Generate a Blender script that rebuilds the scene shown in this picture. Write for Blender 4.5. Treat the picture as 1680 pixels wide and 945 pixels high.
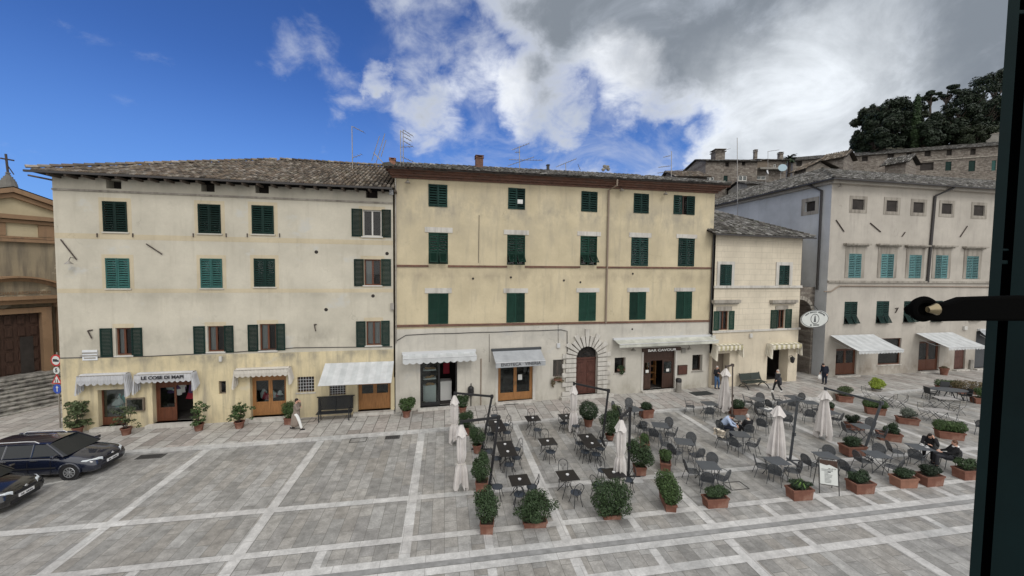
import bpy, bmesh, math, random
from math import sin, cos, pi, radians, atan2, hypot, sqrt
from mathutils import Vector, Matrix, noise
random.seed(7)
for o in list(bpy.data.objects): bpy.data.objects.remove(o)
SC = bpy.context.scene
COL = SC.collection
# ---------------------------------------------------------------- camera
FPX, PITCH, ROLL, HC = 637.0, .0471, -.0100, 8.6
cp, sp, cr, sr = cos(PITCH), sin(PITCH), cos(ROLL), sin(ROLL)
RM = Matrix(((1, 0, 0), (0, -sp, cp), (0, -cp, -sp))) @ Matrix(((cr, -sr, 0), (sr, cr, 0), (0, 0, 1)))
cam = bpy.data.objects.new('camera', bpy.data.cameras.new('camera'))
COL.objects.link(cam)
cam.data.sensor_width = 36; cam.data.lens = FPX / 1680 * 36
cam.data.clip_start = .02; cam.data.clip_end = 3000
c0, c1, c2 = RM.col[0], -RM.col[1], -RM.col[2]
cam.matrix_world = Matrix(((c0[0], c1[0], c2[0], 0), (c0[1], c1[1], c2[1], 0), (c0[2], c1[2], c2[2], HC), (0, 0, 0, 1)))
SC.camera = cam
def ray(x, y): return RM @ Vector((x - 840, y - 472.5, FPX))
def G(x, y, z=0):
    v = ray(x, y); t = (z - HC) / v.z
    return Vector((v.x * t, v.y * t, z))
def ht(b, t, z0=0):
    p = G(b[0], b[1], z0); v = ray(*t)
    return HC + v.z * hypot(p.x, p.y) / hypot(v.x, v.y)
def atY(x, y, Y):
    v = ray(x, y); t = Y / v.y
    return Vector((v.x * t, Y, HC + v.z * t))
# ---------------------------------------------------------------- world and light
SUN_EL, SUN_AZ = radians(46), radians(150)       # azimuth clockwise from +Y
w = bpy.data.worlds.new('World'); SC.world = w; w.use_nodes = True
nt = w.node_tree; nt.nodes.clear()
def N(t, **k):
    n = nt.nodes.new(t)
    for a, b in k.items(): setattr(n, a, b)
    return n
LK = lambda a, b: nt.links.new(a, b)
def math_(op, a, b=None, c=None, clamp=False):
    n = N('ShaderNodeMath', operation=op, use_clamp=clamp)
    for i, q in enumerate((a, b, c)):
        if q is None: continue
        if isinstance(q, (int, float)): n.inputs[i].default_value = q
        else: LK(q, n.inputs[i])
    return n.outputs[0]
def smooth(x, a, b):
    n = N('ShaderNodeMapRange', interpolation_type='SMOOTHSTEP'); LK(x, n.inputs[0])
    n.inputs[1].default_value = a; n.inputs[2].default_value = b
    return n.outputs[0]
def mixc(f, a, b):
    n = N('ShaderNodeMix', data_type='RGBA')
    if isinstance(f, float): n.inputs[0].default_value = f
    else: LK(f, n.inputs[0])
    for i, q in ((6, a), (7, b)):
        if isinstance(q, tuple): n.inputs[i].default_value = q + (1,)
        else: LK(q, n.inputs[i])
    return n.outputs[2]
tc = N('ShaderNodeTexCoord'); DIR = tc.outputs['Generated']
def warp(v, sc, amp):          # ragged outlines for the cloud masses
    n = N('ShaderNodeTexNoise'); LK(v, n.inputs['Vector']); n.inputs['Scale'].default_value = sc; n.inputs['Detail'].default_value = 7; n.inputs['Roughness'].default_value = .6
    s_ = N('ShaderNodeVectorMath', operation='SUBTRACT'); LK(n.outputs['Color'], s_.inputs[0]); s_.inputs[1].default_value = (.5,) * 3
    a = N('ShaderNodeVectorMath', operation='MULTIPLY_ADD'); LK(s_.outputs[0], a.inputs[0]); a.inputs[1].default_value = (amp,) * 3; LK(v, a.inputs[2])
    m = N('ShaderNodeVectorMath', operation='NORMALIZE'); LK(a.outputs[0], m.inputs[0]); return m.outputs[0]
DIRW = warp(DIR, 5.5, .20)
def dotdir(px, py, dv=None):
    d = ray(px, py).normalized()
    n = N('ShaderNodeVectorMath', operation='DOT_PRODUCT'); LK(dv or DIRW, n.inputs[0]); n.inputs[1].default_value = d
    return n.outputs['Value']
def blob(px, py, r0, r1, dv=None):      # 1 inside the angle r0, 0 outside r1 (degrees)
    return smooth(dotdir(px, py, dv), cos(radians(r1)), cos(radians(r0)))
sep = N('ShaderNodeSeparateXYZ'); LK(DIR, sep.inputs[0])
sky = N('ShaderNodeTexSky', sky_type='NISHITA', sun_disc=False, sun_elevation=SUN_EL, sun_rotation=SUN_AZ, altitude=400, air_density=1.0, dust_density=.3, ozone_density=3.0)
hs = N('ShaderNodeHueSaturation'); hs.inputs['Saturation'].default_value = 1.04; LK(sky.outputs[0], hs.inputs['Color'])
mul = N('ShaderNodeMix', data_type='RGBA', blend_type='MULTIPLY'); mul.inputs[0].default_value = 1
LK(hs.outputs[0], mul.inputs[6]); mul.inputs[7].default_value = (.42, .64, 1.08, 1)
BLUE = mixc(math_('MULTIPLY', smooth(sep.outputs[2], .42, .05), .55), mul.outputs[2], (1.5, 3.2, 7.0))
# cloud plane coordinates: direction / (z + c)
zz = math_('ADD', math_('MAXIMUM', sep.outputs[2], 0.0), .42)
cx = math_('DIVIDE', sep.outputs[0], zz); cy = math_('DIVIDE', sep.outputs[1], zz)
cmb = N('ShaderNodeCombineXYZ'); LK(cx, cmb.inputs[0]); LK(cy, cmb.inputs[1])
def ns(sc, det, rough=.55, dist=0., vec=None, off=0):
    m = N('ShaderNodeMapping'); LK(vec or cmb.outputs[0], m.inputs[0]); m.inputs['Location'].default_value = (off, off * .7, off * .3)
    n = N('ShaderNodeTexNoise'); LK(m.outputs[0], n.inputs['Vector'])
    n.inputs['Scale'].default_value = sc; n.inputs['Detail'].default_value = det; n.inputs['Roughness'].default_value = rough; n.inputs['Distortion'].default_value = dist
    return n.outputs['Fac']
big = ns(2.2, 6, .58, .25, off=3.1)
fine = ns(8.5, 8, .62, .4, off=7)
edge = math_('ADD', math_('MULTIPLY', big, .75), math_('MULTIPLY', fine, .45))
# coverage: heavy cloud deck on the right, added unseen overhead and behind; clear on the left
cover = blob(1175, -290, 19, 30)
for q in ((1640, 200, 17, 29, 1.), (880, 150, 1, 9, .84), (920, 195, 0, 7, .72), (800, 110, 0, 8, .5), (1030, 120, 0, 9, .82), (1100, 150, 0, 6, .75), (1290, 205, 4, 14, 1.), (850, 260, 1, 12, .40), (500, 90, 1, 8, .30), (1040, 260, 3, 14, .42), (720, 200, 1, 8, .42), (700, 60, 1, 12, .36)):
    cover = math_('MAXIMUM', cover, math_('MULTIPLY', blob(*q[:4]), q[4]))
cover = math_('MAXIMUM', cover, math_('MULTIPLY', blob(612, 128, .2, 3.6, warp(DIR, 16, .12)), .52))
back = smooth(sep.outputs[1], .25, -.25)                     # behind the viewer: unseen cloud added to light the facades
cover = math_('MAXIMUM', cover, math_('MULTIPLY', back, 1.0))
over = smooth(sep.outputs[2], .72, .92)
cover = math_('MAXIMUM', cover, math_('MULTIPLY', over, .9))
dens = math_('ADD', math_('MULTIPLY', cover, 1.05), math_('MULTIPLY', math_('SUBTRACT', edge, .6), 2.1))
alpha = smooth(dens, .18, .84)
thick = smooth(dens, .5, 1.15)
sh = ns(3.4, 7, .6, .5, off=11)
lum = math_('ADD', math_('MULTIPLY', math_('SUBTRACT', sh, .5), 1.3), .5, clamp=True)
CLD = mixc(thick, (.62, .66, .74), (.21, .24, .28))
CLD = mixc(math_('MULTIPLY', smooth(sh, .46, .66), .55), CLD, (.50, .55, .63))
glow = math_('MULTIPLY', blob(1290, 215, 1, 15), math_('ADD', math_('MULTIPLY', lum, .9), .1, clamp=True))
CLD = mixc(glow, CLD, (1.05, 1.1, 1.15))
glow2 = math_('MULTIPLY', math_('MAXIMUM', blob(1010, 130, 1, 7), blob(800, 160, 2, 7)), math_('ADD', math_('MULTIPLY', fine, 1.4), -.25, clamp=True))
CLD = mixc(glow2, CLD, (1.0, 1.03, 1.08))
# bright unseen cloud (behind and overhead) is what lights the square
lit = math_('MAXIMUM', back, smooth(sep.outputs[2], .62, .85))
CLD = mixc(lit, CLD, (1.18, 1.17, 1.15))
wisps = math_('MULTIPLY', smooth(ns(3.6, 7, .62, .8, off=21), .38, .8), smooth(dotdir(940, 240), cos(radians(30)), cos(radians(6))))
sk1 = N('ShaderNodeBackground'); LK(BLUE, sk1.inputs[0]); sk1.inputs[1].default_value = .10
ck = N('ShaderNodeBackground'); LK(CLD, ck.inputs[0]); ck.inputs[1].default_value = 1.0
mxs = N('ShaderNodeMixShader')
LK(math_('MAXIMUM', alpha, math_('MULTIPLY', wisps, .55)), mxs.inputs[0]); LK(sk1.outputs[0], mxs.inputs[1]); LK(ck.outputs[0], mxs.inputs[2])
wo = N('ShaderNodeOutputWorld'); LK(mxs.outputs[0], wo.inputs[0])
sun = bpy.data.objects.new('sun', bpy.data.lights.new('sun', 'SUN')); COL.objects.link(sun)
sun.data.energy = .95; sun.data.angle = radians(20); sun.data.color = (1, .965, .92)
sd = Vector((sin(SUN_AZ) * cos(SUN_EL), cos(SUN_AZ) * cos(SUN_EL), sin(SUN_EL)))
sun.rotation_euler = sd.to_track_quat('Z', 'Y').to_euler()
vs = SC.view_settings; vs.view_transform = 'Standard'; vs.look = 'None'; vs.exposure = .16; vs.gamma = 1; vs.use_curve_mapping = False
# ---------------------------------------------------------------- materials
MATS = {}
def mat(name, col=(.5, .5, .5), rough=.8, metal=0., spec=.3, noise_amt=0., noise_sc=3., bump=0., bump_sc=20., rnd=None, coat=0., detail=6., alpha=1., stretch=None, col2=None, c2thr=(.5, .7), c2sc=2., hue=None):
    if name in MATS: return MATS[name]
    m = bpy.data.materials.new(name); m.use_nodes = True; t = m.node_tree; nd = t.nodes; b = nd['Principled BSDF']
    b.inputs['Base Color'].default_value = (*col, 1); b.inputs['Roughness'].default_value = rough; b.inputs['Metallic'].default_value = metal
    b.inputs['Specular IOR Level'].default_value = spec; b.inputs['Coat Weight'].default_value = coat
    m.diffuse_color = (*col, 1)
    tcn = nd.new('ShaderNodeTexCoord'); cur = None
    mp = nd.new('ShaderNodeMapping'); t.links.new(tcn.outputs['Object'], mp.inputs[0])
    if stretch: mp.inputs['Scale'].default_value = stretch
    vec = mp.outputs[0]
    def noise_(sc, det=detail, off=0.):
        n = nd.new('ShaderNodeTexNoise'); n.inputs['Scale'].default_value = sc; n.inputs['Detail'].default_value = det; n.inputs['Roughness'].default_value = .6
        t.links.new(vec, n.inputs['Vector']); return n.outputs['Fac']
    def ramp(f, a, b_):
        n = nd.new('ShaderNodeMapRange'); t.links.new(f, n.inputs[0]); n.inputs[1].default_value = a; n.inputs[2].default_value = b_; return n.outputs[0]
    rgb = nd.new('ShaderNodeRGB'); rgb.outputs[0].default_value = (*col, 1); cur = rgb.outputs[0]
    def mx(f, a, b_, bt='MIX'):
        n = nd.new('ShaderNodeMix'); n.data_type = 'RGBA'; n.blend_type = bt
        if isinstance(f, float): n.inputs[0].default_value = f
        else: t.links.new(f, n.inputs[0])
        t.links.new(a, n.inputs[6])
        if isinstance(b_, tuple): n.inputs[7].default_value = (*b_, 1)
        else: t.links.new(b_, n.inputs[7])
        return n.outputs[2]
    if col2: cur = mx(ramp(noise_(c2sc), *c2thr), cur, col2)
    if noise_amt:
        f = ramp(noise_(noise_sc), .3, .7)
        v = nd.new('ShaderNodeMapRange'); t.links.new(f, v.inputs[0]); v.inputs[3].default_value = 1 - noise_amt; v.inputs[4].default_value = 1 + noise_amt * .7
        cmbn = nd.new('ShaderNodeCombineColor')
        for i in range(3): t.links.new(v.outputs[0], cmbn.inputs[i])
        cur = mx(1., cur, cmbn.outputs[0], 'MULTIPLY')
    if rnd:       # per-piece variation stored on the mesh
        a = nd.new('ShaderNodeAttribute'); a.attribute_name = 'rnd'
        cr_ = nd.new('ShaderNodeValToRGB'); e = cr_.color_ramp.elements
        cols = rnd
        e[0].position = 0; e[0].color = (*cols[0], 1); e[1].position = 1; e[1].color = (*cols[-1], 1)
        for i, c in enumerate(cols[1:-1]): x = e.new((i + 1) / (len(cols) - 1)); x.color = (*c, 1)
        t.links.new(a.outputs['Fac'], cr_.inputs[0]); cur = mx(1., cur, cr_.outputs[0], 'MULTIPLY')
    t.links.new(cur, b.inputs['Base Color'])
    if bump:
        bp = nd.new('ShaderNodeBump'); bp.inputs['Strength'].default_value = bump; bp.inputs['Distance'].default_value = .02
        t.links.new(noise_(bump_sc, 4), bp.inputs['Height']); t.links.new(bp.outputs[0], b.inputs['Normal'])
    if alpha < 1:
        b.inputs['Alpha'].default_value = alpha
    MATS[name] = m; return m
def plaster(name, col, stain=(.25, .22, .17), amt=.5, patch=None, zdirt_shade=(), courses=None, thr=(.56, .8)):
    """old lime render: broad mottling, vertical run-off streaks, flaked patches"""
    m = bpy.data.materials.new(name); m.use_nodes = True; t = m.node_tree; nd = t.nodes; b = nd['Principled BSDF']
    b.inputs['Roughness'].default_value = .92; b.inputs['Specular IOR Level'].default_value = .15
    tcn = nd.new('ShaderNodeTexCoord')
    def nz(sc, det, scale=(1, 1, 1), loc=0., rough=.6):
        mp = nd.new('ShaderNodeMapping'); mp.inputs['Scale'].default_value = scale; mp.inputs['Location'].default_value = (loc, loc, loc)
        t.links.new(tcn.outputs['Object'], mp.inputs[0])
        n = nd.new('ShaderNodeTexNoise'); n.inputs['Scale'].default_value = sc; n.inputs['Detail'].default_value = det; n.inputs['Roughness'].default_value = rough
        t.links.new(mp.outputs[0], n.inputs['Vector']); return n.outputs['Fac']
    def rp(f, a, b_, c=0., d=1.):
        n = nd.new('ShaderNodeMapRange'); t.links.new(f, n.inputs[0]); n.inputs[1].default_value = a; n.inputs[2].default_value = b_; n.inputs[3].default_value = c; n.inputs[4].default_value = d; return n.outputs[0]
    def mx(f, a, b_):
        n = nd.new('ShaderNodeMix'); n.data_type = 'RGBA'; t.links.new(f, n.inputs[0])
        for i, q in ((6, a), (7, b_)):
            if isinstance(q, tuple): n.inputs[i].default_value = (*q, 1)
            else: t.links.new(q, n.inputs[i])
        return n.outputs[2]
    dk = tuple(c * .86 for c in col); lt = tuple(min(1, c * 1.1) for c in col)
    cur = mx(rp(nz(.45, 7), .35, .65), dk, lt)
    cur = mx(rp(nz(2.2, 8, (1.3, 1.3, .16), 5), thr[0] - .03, thr[1], 0, min(1, amt * 1.3)), cur, stain)          # run-off streaks
    cur = mx(rp(nz(1.1, 9, (1, 1, 1), 13, .7), .62, .74, 0, amt * .7), cur, tuple(c * .62 for c in col))
    cur = mx(rp(nz(9, 6, (1, 1, 1), 3), .35, .7, 0, .22), cur, tuple(c * .8 for c in col))
    vo = nd.new('ShaderNodeTexVoronoi'); vo.feature = 'DISTANCE_TO_EDGE'; vo.inputs['Scale'].default_value = .55      # hairline cracks
    wv = nd.new('ShaderNodeVectorMath'); wv.operation = 'MULTIPLY_ADD'; wn = nd.new('ShaderNodeTexNoise'); wn.inputs['Scale'].default_value = 1.6; wn.inputs['Detail'].default_value = 6
    t.links.new(tcn.outputs['Object'], wn.inputs['Vector']); t.links.new(wn.outputs['Color'], wv.inputs[0]); wv.inputs[1].default_value = (.9, .9, .9); t.links.new(tcn.outputs['Object'], wv.inputs[2]); t.links.new(wv.outputs[0], vo.inputs['Vector'])
    ck_ = nd.new('ShaderNodeMath'); ck_.operation = 'MULTIPLY'; t.links.new(rp(vo.outputs['Distance'], .0, .010, .45, 0), ck_.inputs[0]); t.links.new(rp(nz(.6, 3, (1, 1, 1), 41), .56, .66, 0, 1), ck_.inputs[1])
    cur = mx(ck_.outputs[0], cur, tuple(c * .45 for c in col))
    if patch: cur = mx(rp(nz(.5, 6, (1, 1, 1.6), 31, .65), .6, .66, 0, .8), cur, patch)
    if zdirt_shade:      # damp / sooty zones and painted eave shade at given heights, broken up by noise
        sx_ = nd.new('ShaderNodeSeparateXYZ'); t.links.new(tcn.outputs['Object'], sx_.inputs[0])
        for zc, hw, c, am in zdirt_shade:
            d = nd.new('ShaderNodeMath'); d.operation = 'SUBTRACT'; t.links.new(sx_.outputs[2], d.inputs[0]); d.inputs[1].default_value = zc
            ab = nd.new('ShaderNodeMath'); ab.operation = 'ABSOLUTE'; t.links.new(d.outputs[0], ab.inputs[0])
            mu = nd.new('ShaderNodeMath'); mu.operation = 'MULTIPLY'; t.links.new(rp(ab.outputs[0], 0, hw, 1, 0), mu.inputs[0]); t.links.new(rp(nz(.8, 8, (1, 1, .6), zc + 2, .65), .42, .62, 0, am), mu.inputs[1])
            cur = mx(mu.outputs[0], cur, c)
    if courses:
        mp = nd.new('ShaderNodeMapping'); t.links.new(tcn.outputs['Object'], mp.inputs[0]); mp.inputs['Rotation'].default_value = (radians(90), 0, 0)
        br = nd.new('ShaderNodeTexBrick'); t.links.new(mp.outputs[0], br.inputs['Vector'])
        br.inputs['Scale'].default_value = 1; br.inputs['Brick Width'].default_value = courses[0]; br.inputs['Row Height'].default_value = courses[1]
        br.inputs['Mortar Size'].default_value = .014; br.inputs['Mortar Smooth'].default_value = .3
        cur = mx(rp(br.outputs['Fac'], 0, 1, 0, .5), cur, tuple(c * .5 for c in col))
    t.links.new(cur, b.inputs['Base Color'])
    bp = nd.new('ShaderNodeBump'); bp.inputs['Strength'].default_value = .35; bp.inputs['Distance'].default_value = .02
    t.links.new(nz(6, 8), bp.inputs['Height']); t.links.new(bp.outputs[0], b.inputs['Normal'])
    MATS[name] = m; return m
def bricky(name, cols, mortar, bw=.3, rh=.12, mort=.012, scale=1., rot=(90, 0, 0), rough=.9, squash=1., noise_amt=.4, bump=.5, distort=0.):
    """masonry / paving pattern with per-stone colour"""
    m = bpy.data.materials.new(name); m.use_nodes = True; t = m.node_tree; nd = t.nodes; b = nd['Principled BSDF']
    b.inputs['Roughness'].default_value = rough; b.inputs['Specular IOR Level'].default_value = .25
    tcn = nd.new('ShaderNodeTexCoord'); mp = nd.new('ShaderNodeMapping'); mp.inputs['Rotation'].default_value = tuple(radians(a) for a in rot)
    t.links.new(tcn.outputs['Object'], mp.inputs[0]); vec = mp.outputs[0]
    if distort:
        nn = nd.new('ShaderNodeTexNoise'); nn.inputs['Scale'].default_value = 1.7; nn.inputs['Detail'].default_value = 3
        t.links.new(vec, nn.inputs['Vector'])
        ad = nd.new('ShaderNodeVectorMath'); ad.operation = 'MULTIPLY_ADD'; t.links.new(nn.outputs['Color'], ad.inputs[0]); ad.inputs[1].default_value = (distort,) * 3; t.links.new(vec, ad.inputs[2]); vec = ad.outputs[0]
    br = nd.new('ShaderNodeTexBrick'); t.links.new(vec, br.inputs['Vector'])
    br.inputs['Scale'].default_value = scale; br.inputs['Brick Width'].default_value = bw; br.inputs['Row Height'].default_value = rh
    br.inputs['Mortar Size'].default_value = mort; br.inputs['Mortar Smooth'].default_value = .2; br.offset = .42; br.squash = squash
    br.inputs['Color1'].default_value = (0, 0, 0, 1); br.inputs['Color2'].default_value = (1, 1, 1, 1); br.inputs['Mortar'].default_value = (.5, .5, .5, 1)
    rpn = nd.new('ShaderNodeValToRGB'); e = rpn.color_ramp.elements
    e[0].color = (*cols[0], 1); e[1].color = (*cols[-1], 1)
    for i, c in enumerate(cols[1:-1]): x = e.new((i + 1) / (len(cols) - 1)); x.color = (*c, 1)
    t.links.new(br.outputs['Color'], rpn.inputs[0])
    def nz(sc, det, off=0.):
        mm = nd.new('ShaderNodeMapping'); mm.inputs['Location'].default_value = (off, off, off); t.links.new(tcn.outputs['Object'], mm.inputs[0])
        n = nd.new('ShaderNodeTexNoise'); n.inputs['Scale'].default_value = sc; n.inputs['Detail'].default_value = det; n.inputs['Roughness'].default_value = .62
        t.links.new(mm.outputs[0], n.inputs['Vector']); return n.outputs['Fac']
    def mxf(f, a, b_, bt='MIX'):
        n = nd.new('ShaderNodeMix'); n.data_type = 'RGBA'; n.blend_type = bt
        if isinstance(f, float): n.inputs[0].default_value = f
        else: t.links.new(f, n.inputs[0])
        t.links.new(a, n.inputs[6])
        if isinstance(b_, tuple): n.inputs[7].default_value = (*b_, 1)
        else: t.links.new(b_, n.inputs[7])
        return n.outputs[2]
    def grey(f, lo, hi, a=.3, b_=.7):
        n = nd.new('ShaderNodeMapRange'); t.links.new(f, n.inputs[0]); n.inputs[1].default_value = a; n.inputs[2].default_value = b_; n.inputs[3].default_value = lo; n.inputs[4].default_value = hi
        c = nd.new('ShaderNodeCombineColor')
        for i in range(3): t.links.new(n.outputs[0], c.inputs[i])
        return c.outputs[0]
    cur = mxf(1., rpn.outputs[0], grey(nz(.35, 5), 1 - noise_amt * .5, 1 + noise_amt * .35), 'MULTIPLY')
    cur = mxf(1., cur, grey(nz(3.2, 8, 9), 1 - noise_amt, 1 + noise_amt * .5), 'MULTIPLY')
    cur = mxf(1., cur, grey(nz(18, 6, 4), 1 - noise_amt * .5, 1 + noise_amt * .35), 'MULTIPLY')
    sp_ = nd.new('ShaderNodeMapRange'); t.links.new(nz(1.3, 9, 17), sp_.inputs[0]); sp_.inputs[1].default_value = .64; sp_.inputs[2].default_value = .78; sp_.inputs[4].default_value = .55
    cur = mxf(sp_.outputs[0], cur, tuple(c * .45 for c in cols[0]))
    cur = mxf(br.outputs['Fac'], cur, mortar)
    t.links.new(cur, b.inputs['Base Color'])
    if bump:
        inv = nd.new('ShaderNodeMath'); inv.operation = 'SUBTRACT'; inv.inputs[0].default_value = 1.; t.links.new(br.outputs['Fac'], inv.inputs[1])
        ad2 = nd.new('ShaderNodeMath'); ad2.operation = 'MULTIPLY_ADD'; t.links.new(nz(9, 6, 2), ad2.inputs[0]); ad2.inputs[1].default_value = .5; t.links.new(inv.outputs[0], ad2.inputs[2])
        bp = nd.new('ShaderNodeBump'); bp.inputs['Strength'].default_value = bump; bp.inputs['Distance'].default_value = .02
        t.links.new(ad2.outputs[0], bp.inputs['Height']); t.links.new(bp.outputs[0], b.inputs['Normal'])
    MATS[name] = m; return m
def glassy(name, tint=(.9, .95, .95), refl=.25):
    m = bpy.data.materials.new(name); m.use_nodes = True; t = m.node_tree; nd = t.nodes; nd.clear()
    tr = nd.new('ShaderNodeBsdfTransparent'); tr.inputs[0].default_value = (*tint, 1)
    gl = nd.new('ShaderNodeBsdfGlossy'); gl.inputs['Roughness'].default_value = .03; gl.inputs[0].default_value = (.9, .9, .9, 1)
    fr = nd.new('ShaderNodeFresnel'); fr.inputs[0].default_value = 1.5
    ad = nd.new('ShaderNodeMath'); ad.operation = 'ADD'; ad.use_clamp = True; t.links.new(fr.outputs[0], ad.inputs[0]); ad.inputs[1].default_value = refl * .3
    mx = nd.new('ShaderNodeMixShader'); t.links.new(ad.outputs[0], mx.inputs[0]); t.links.new(tr.outputs[0], mx.inputs[1]); t.links.new(gl.outputs[0], mx.inputs[2])
    o = nd.new('ShaderNodeOutputMaterial'); t.links.new(mx.outputs[0], o.inputs[0]); MATS[name] = m; return m
# ---------------------------------------------------------------- mesh helpers
class MB:
    def __init__(s): s.v = []; s.f = []; s.r = []
    def quad(s, *p, rnd=0.):
        n = len(s.v); s.v += [tuple(q) for q in p]; s.r += [rnd] * len(p); s.f.append(tuple(range(n, n + len(p)))); return s
    def box(s, x0, y0, z0, x1, y1, z1, rnd=0., M=None):
        n = len(s.v); P = [(x0, y0, z0), (x1, y0, z0), (x1, y1, z0), (x0, y1, z0), (x0, y0, z1), (x1, y0, z1), (x1, y1, z1), (x0, y1, z1)]
        if M is not None: P = [tuple(M @ Vector(p)) for p in P]
        s.v += P; s.r += [rnd] * 8
        s.f += [tuple(n + i for i in q) for q in ((3, 2, 1, 0), (4, 5, 6, 7), (0, 1, 5, 4), (1, 2, 6, 5), (2, 3, 7, 6), (3, 0, 4, 7))]; return s
    def cbox(s, c, d, rz=0., rx=0., ry=0., rnd=0.):
        M = Matrix.Translation(c) @ Matrix.Rotation(rz, 4, 'Z') @ Matrix.Rotation(ry, 4, 'Y') @ Matrix.Rotation(rx, 4, 'X')
        return s.box(-d[0] / 2, -d[1] / 2, -d[2] / 2, d[0] / 2, d[1] / 2, d[2] / 2, rnd, M)
    def prism(s, pts, lo, hi, axis='z', rnd=0.):     # pts 2D, extruded along axis
        def P(a, b, h): return {'z': (a, b, h), 'y': (a, h, b), 'x': (h, a, b)}[axis]
        n = len(s.v); k = len(pts)
        s.v += [P(a, b, lo) for a, b in pts] + [P(a, b, hi) for a, b in pts]; s.r += [rnd] * (2 * k)
        s.f.append(tuple(range(n + k - 1, n - 1, -1))); s.f.append(tuple(range(n + k, n + 2 * k)))
        for i in range(k): j = (i + 1) % k; s.f.append((n + i, n + j, n + k + j, n + k + i))
        return s
    def tube(s, path, r, n=6, closed=False, rnd=0., cap=True):
        path = [Vector(p) for p in path]; L = len(path); base = len(s.v)
        rr = r if isinstance(r, (list, tuple)) else [r] * L
        up = Vector((0, 0, 1)); prev = None
        for i, p in enumerate(path):
            a = path[(i - 1) % L] if (closed or i) else p; b = path[(i + 1) % L] if (closed or i < L - 1) else p
            t = (b - a).normalized() if (b - a).length > 1e-9 else Vector((0, 0, 1))
            if prev is None: u = t.cross(up); u = u.normalized() if u.length > 1e-3 else t.cross(Vector((1, 0, 0))).normalized()
            else: u = (prev - t * prev.dot(t)); u = u.normalized() if u.length > 1e-6 else t.cross(up).normalized()
            prev = u; v = t.cross(u)
            for k in range(n):
                q = p + (u * cos(2 * pi * k / n) + v * sin(2 * pi * k / n)) * rr[i]; s.v.append(tuple(q)); s.r.append(rnd)
        for i in range(L if closed else L - 1):
            for k in range(n):
                a = base + i * n + k; b = base + i * n + (k + 1) % n; c = base + ((i + 1) % L) * n + (k + 1) % n; d = base + ((i + 1) % L) * n + k
                s.f.append((a, b, c, d))
        if cap and not closed:
            s.f.append(tuple(base + k for k in range(n - 1, -1, -1))); s.f.append(tuple(base + (L - 1) * n + k for k in range(n)))
        return s
    def lathe(s, prof, n=16, c=(0, 0, 0), rnd=0., sx=1., sy=1.):
        base = len(s.v)
        for r, z in prof:
            for k in range(n): s.v.append((c[0] + r * cos(2 * pi * k / n) * sx, c[1] + r * sin(2 * pi * k / n) * sy, c[2] + z)); s.r.append(rnd)
        for i in range(len(prof) - 1):
            for k in range(n): s.f.append((base + i * n + k, base + i * n + (k + 1) % n, base + (i + 1) * n + (k + 1) % n, base + (i + 1) * n + k))
        s.f.append(tuple(base + k for k in range(n - 1, -1, -1))); s.f.append(tuple(base + (len(prof) - 1) * n + k for k in range(n)))
        return s
    def add(s, o, M=None):
        n = len(s.v); s.v += [tuple(M @ Vector(p)) if M is not None else p for p in o.v]; s.r += o.r; s.f += [tuple(n + i for i in q) for q in o.f]; return s
    def mesh(s, name, m, smooth=False):
        me = bpy.data.meshes.new(name); me.from_pydata(s.v, [], s.f); me.update()
        at = me.attributes.new('rnd', 'FLOAT', 'POINT'); at.data.foreach_set('value', s.r)
        me.materials.append(m if not isinstance(m, str) else MATS[m])
        if smooth:
            for p in me.polygons: p.use_smooth = True
            try: me.set_sharp_from_angle(angle=radians(40))
            except Exception: pass
        return me
    def build(s, name, m, parent=None, smooth=False, loc=None, bevel=0.):
        o = bpy.data.objects.new(name, s.mesh(name, m, smooth)); COL.objects.link(o)
        if parent: o.parent = parent
        if loc is not None: o.location = loc
        if bevel:
            b = o.modifiers.new('b', 'BEVEL'); b.width = bevel; b.segments = 2; b.limit_method = 'ANGLE'; b.angle_limit = radians(40)
        return o
def tag(o, label=None, cat=None, group=None, kind=None):
    if label: o['label'] = label
    if cat: o['category'] = cat
    if group: o['group'] = group
    if kind: o['kind'] = kind
    return o
def thing(name, label, cat, loc=(0, 0, 0), rz=0., group=None):
    o = bpy.data.objects.new(name, None); COL.objects.link(o); o.location = loc; o.rotation_euler = (0, 0, rz); o.empty_display_size = .2
    return tag(o, label, cat, group)
def kids(o): return KID.get(o.name, [])
def dup(root, loc, rz, label=None, group=None, scale=None):
    r = root.copy(); COL.objects.link(r); r.location = loc; r.rotation_euler = (0, 0, rz)
    if label: r['label'] = label
    if group: r['group'] = group
    if scale: r.scale = scale
    for ch in [c for c in bpy.data.objects if c.parent == root]:
        c = ch.copy(); COL.objects.link(c); c.parent = r
        for g in [q for q in bpy.data.objects if q.parent == ch]:
            d = g.copy(); COL.objects.link(d); d.parent = c
    return r
def text(name, s, size, mt, parent, loc, rot=(pi / 2, 0, 0), ext=.006, sx=1., bold=0.):
    cu = bpy.data.curves.new(name, 'FONT'); cu.body = s; cu.size = size; cu.extrude = ext; cu.align_x = 'CENTER'; cu.align_y = 'CENTER'; cu.offset = bold
    tmp = bpy.data.objects.new('tmp', cu); COL.objects.link(tmp); bpy.context.view_layer.update()
    me = bpy.data.meshes.new_from_object(tmp.evaluated_get(bpy.context.evaluated_depsgraph_get())); bpy.data.objects.remove(tmp)
    me.materials.clear(); me.materials.append(MATS[mt]); o = bpy.data.objects.new(name, me); COL.objects.link(o); o.parent = parent; o.location = loc; o.rotation_euler = rot; o.scale = (sx, 1, 1)
    return o
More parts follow.
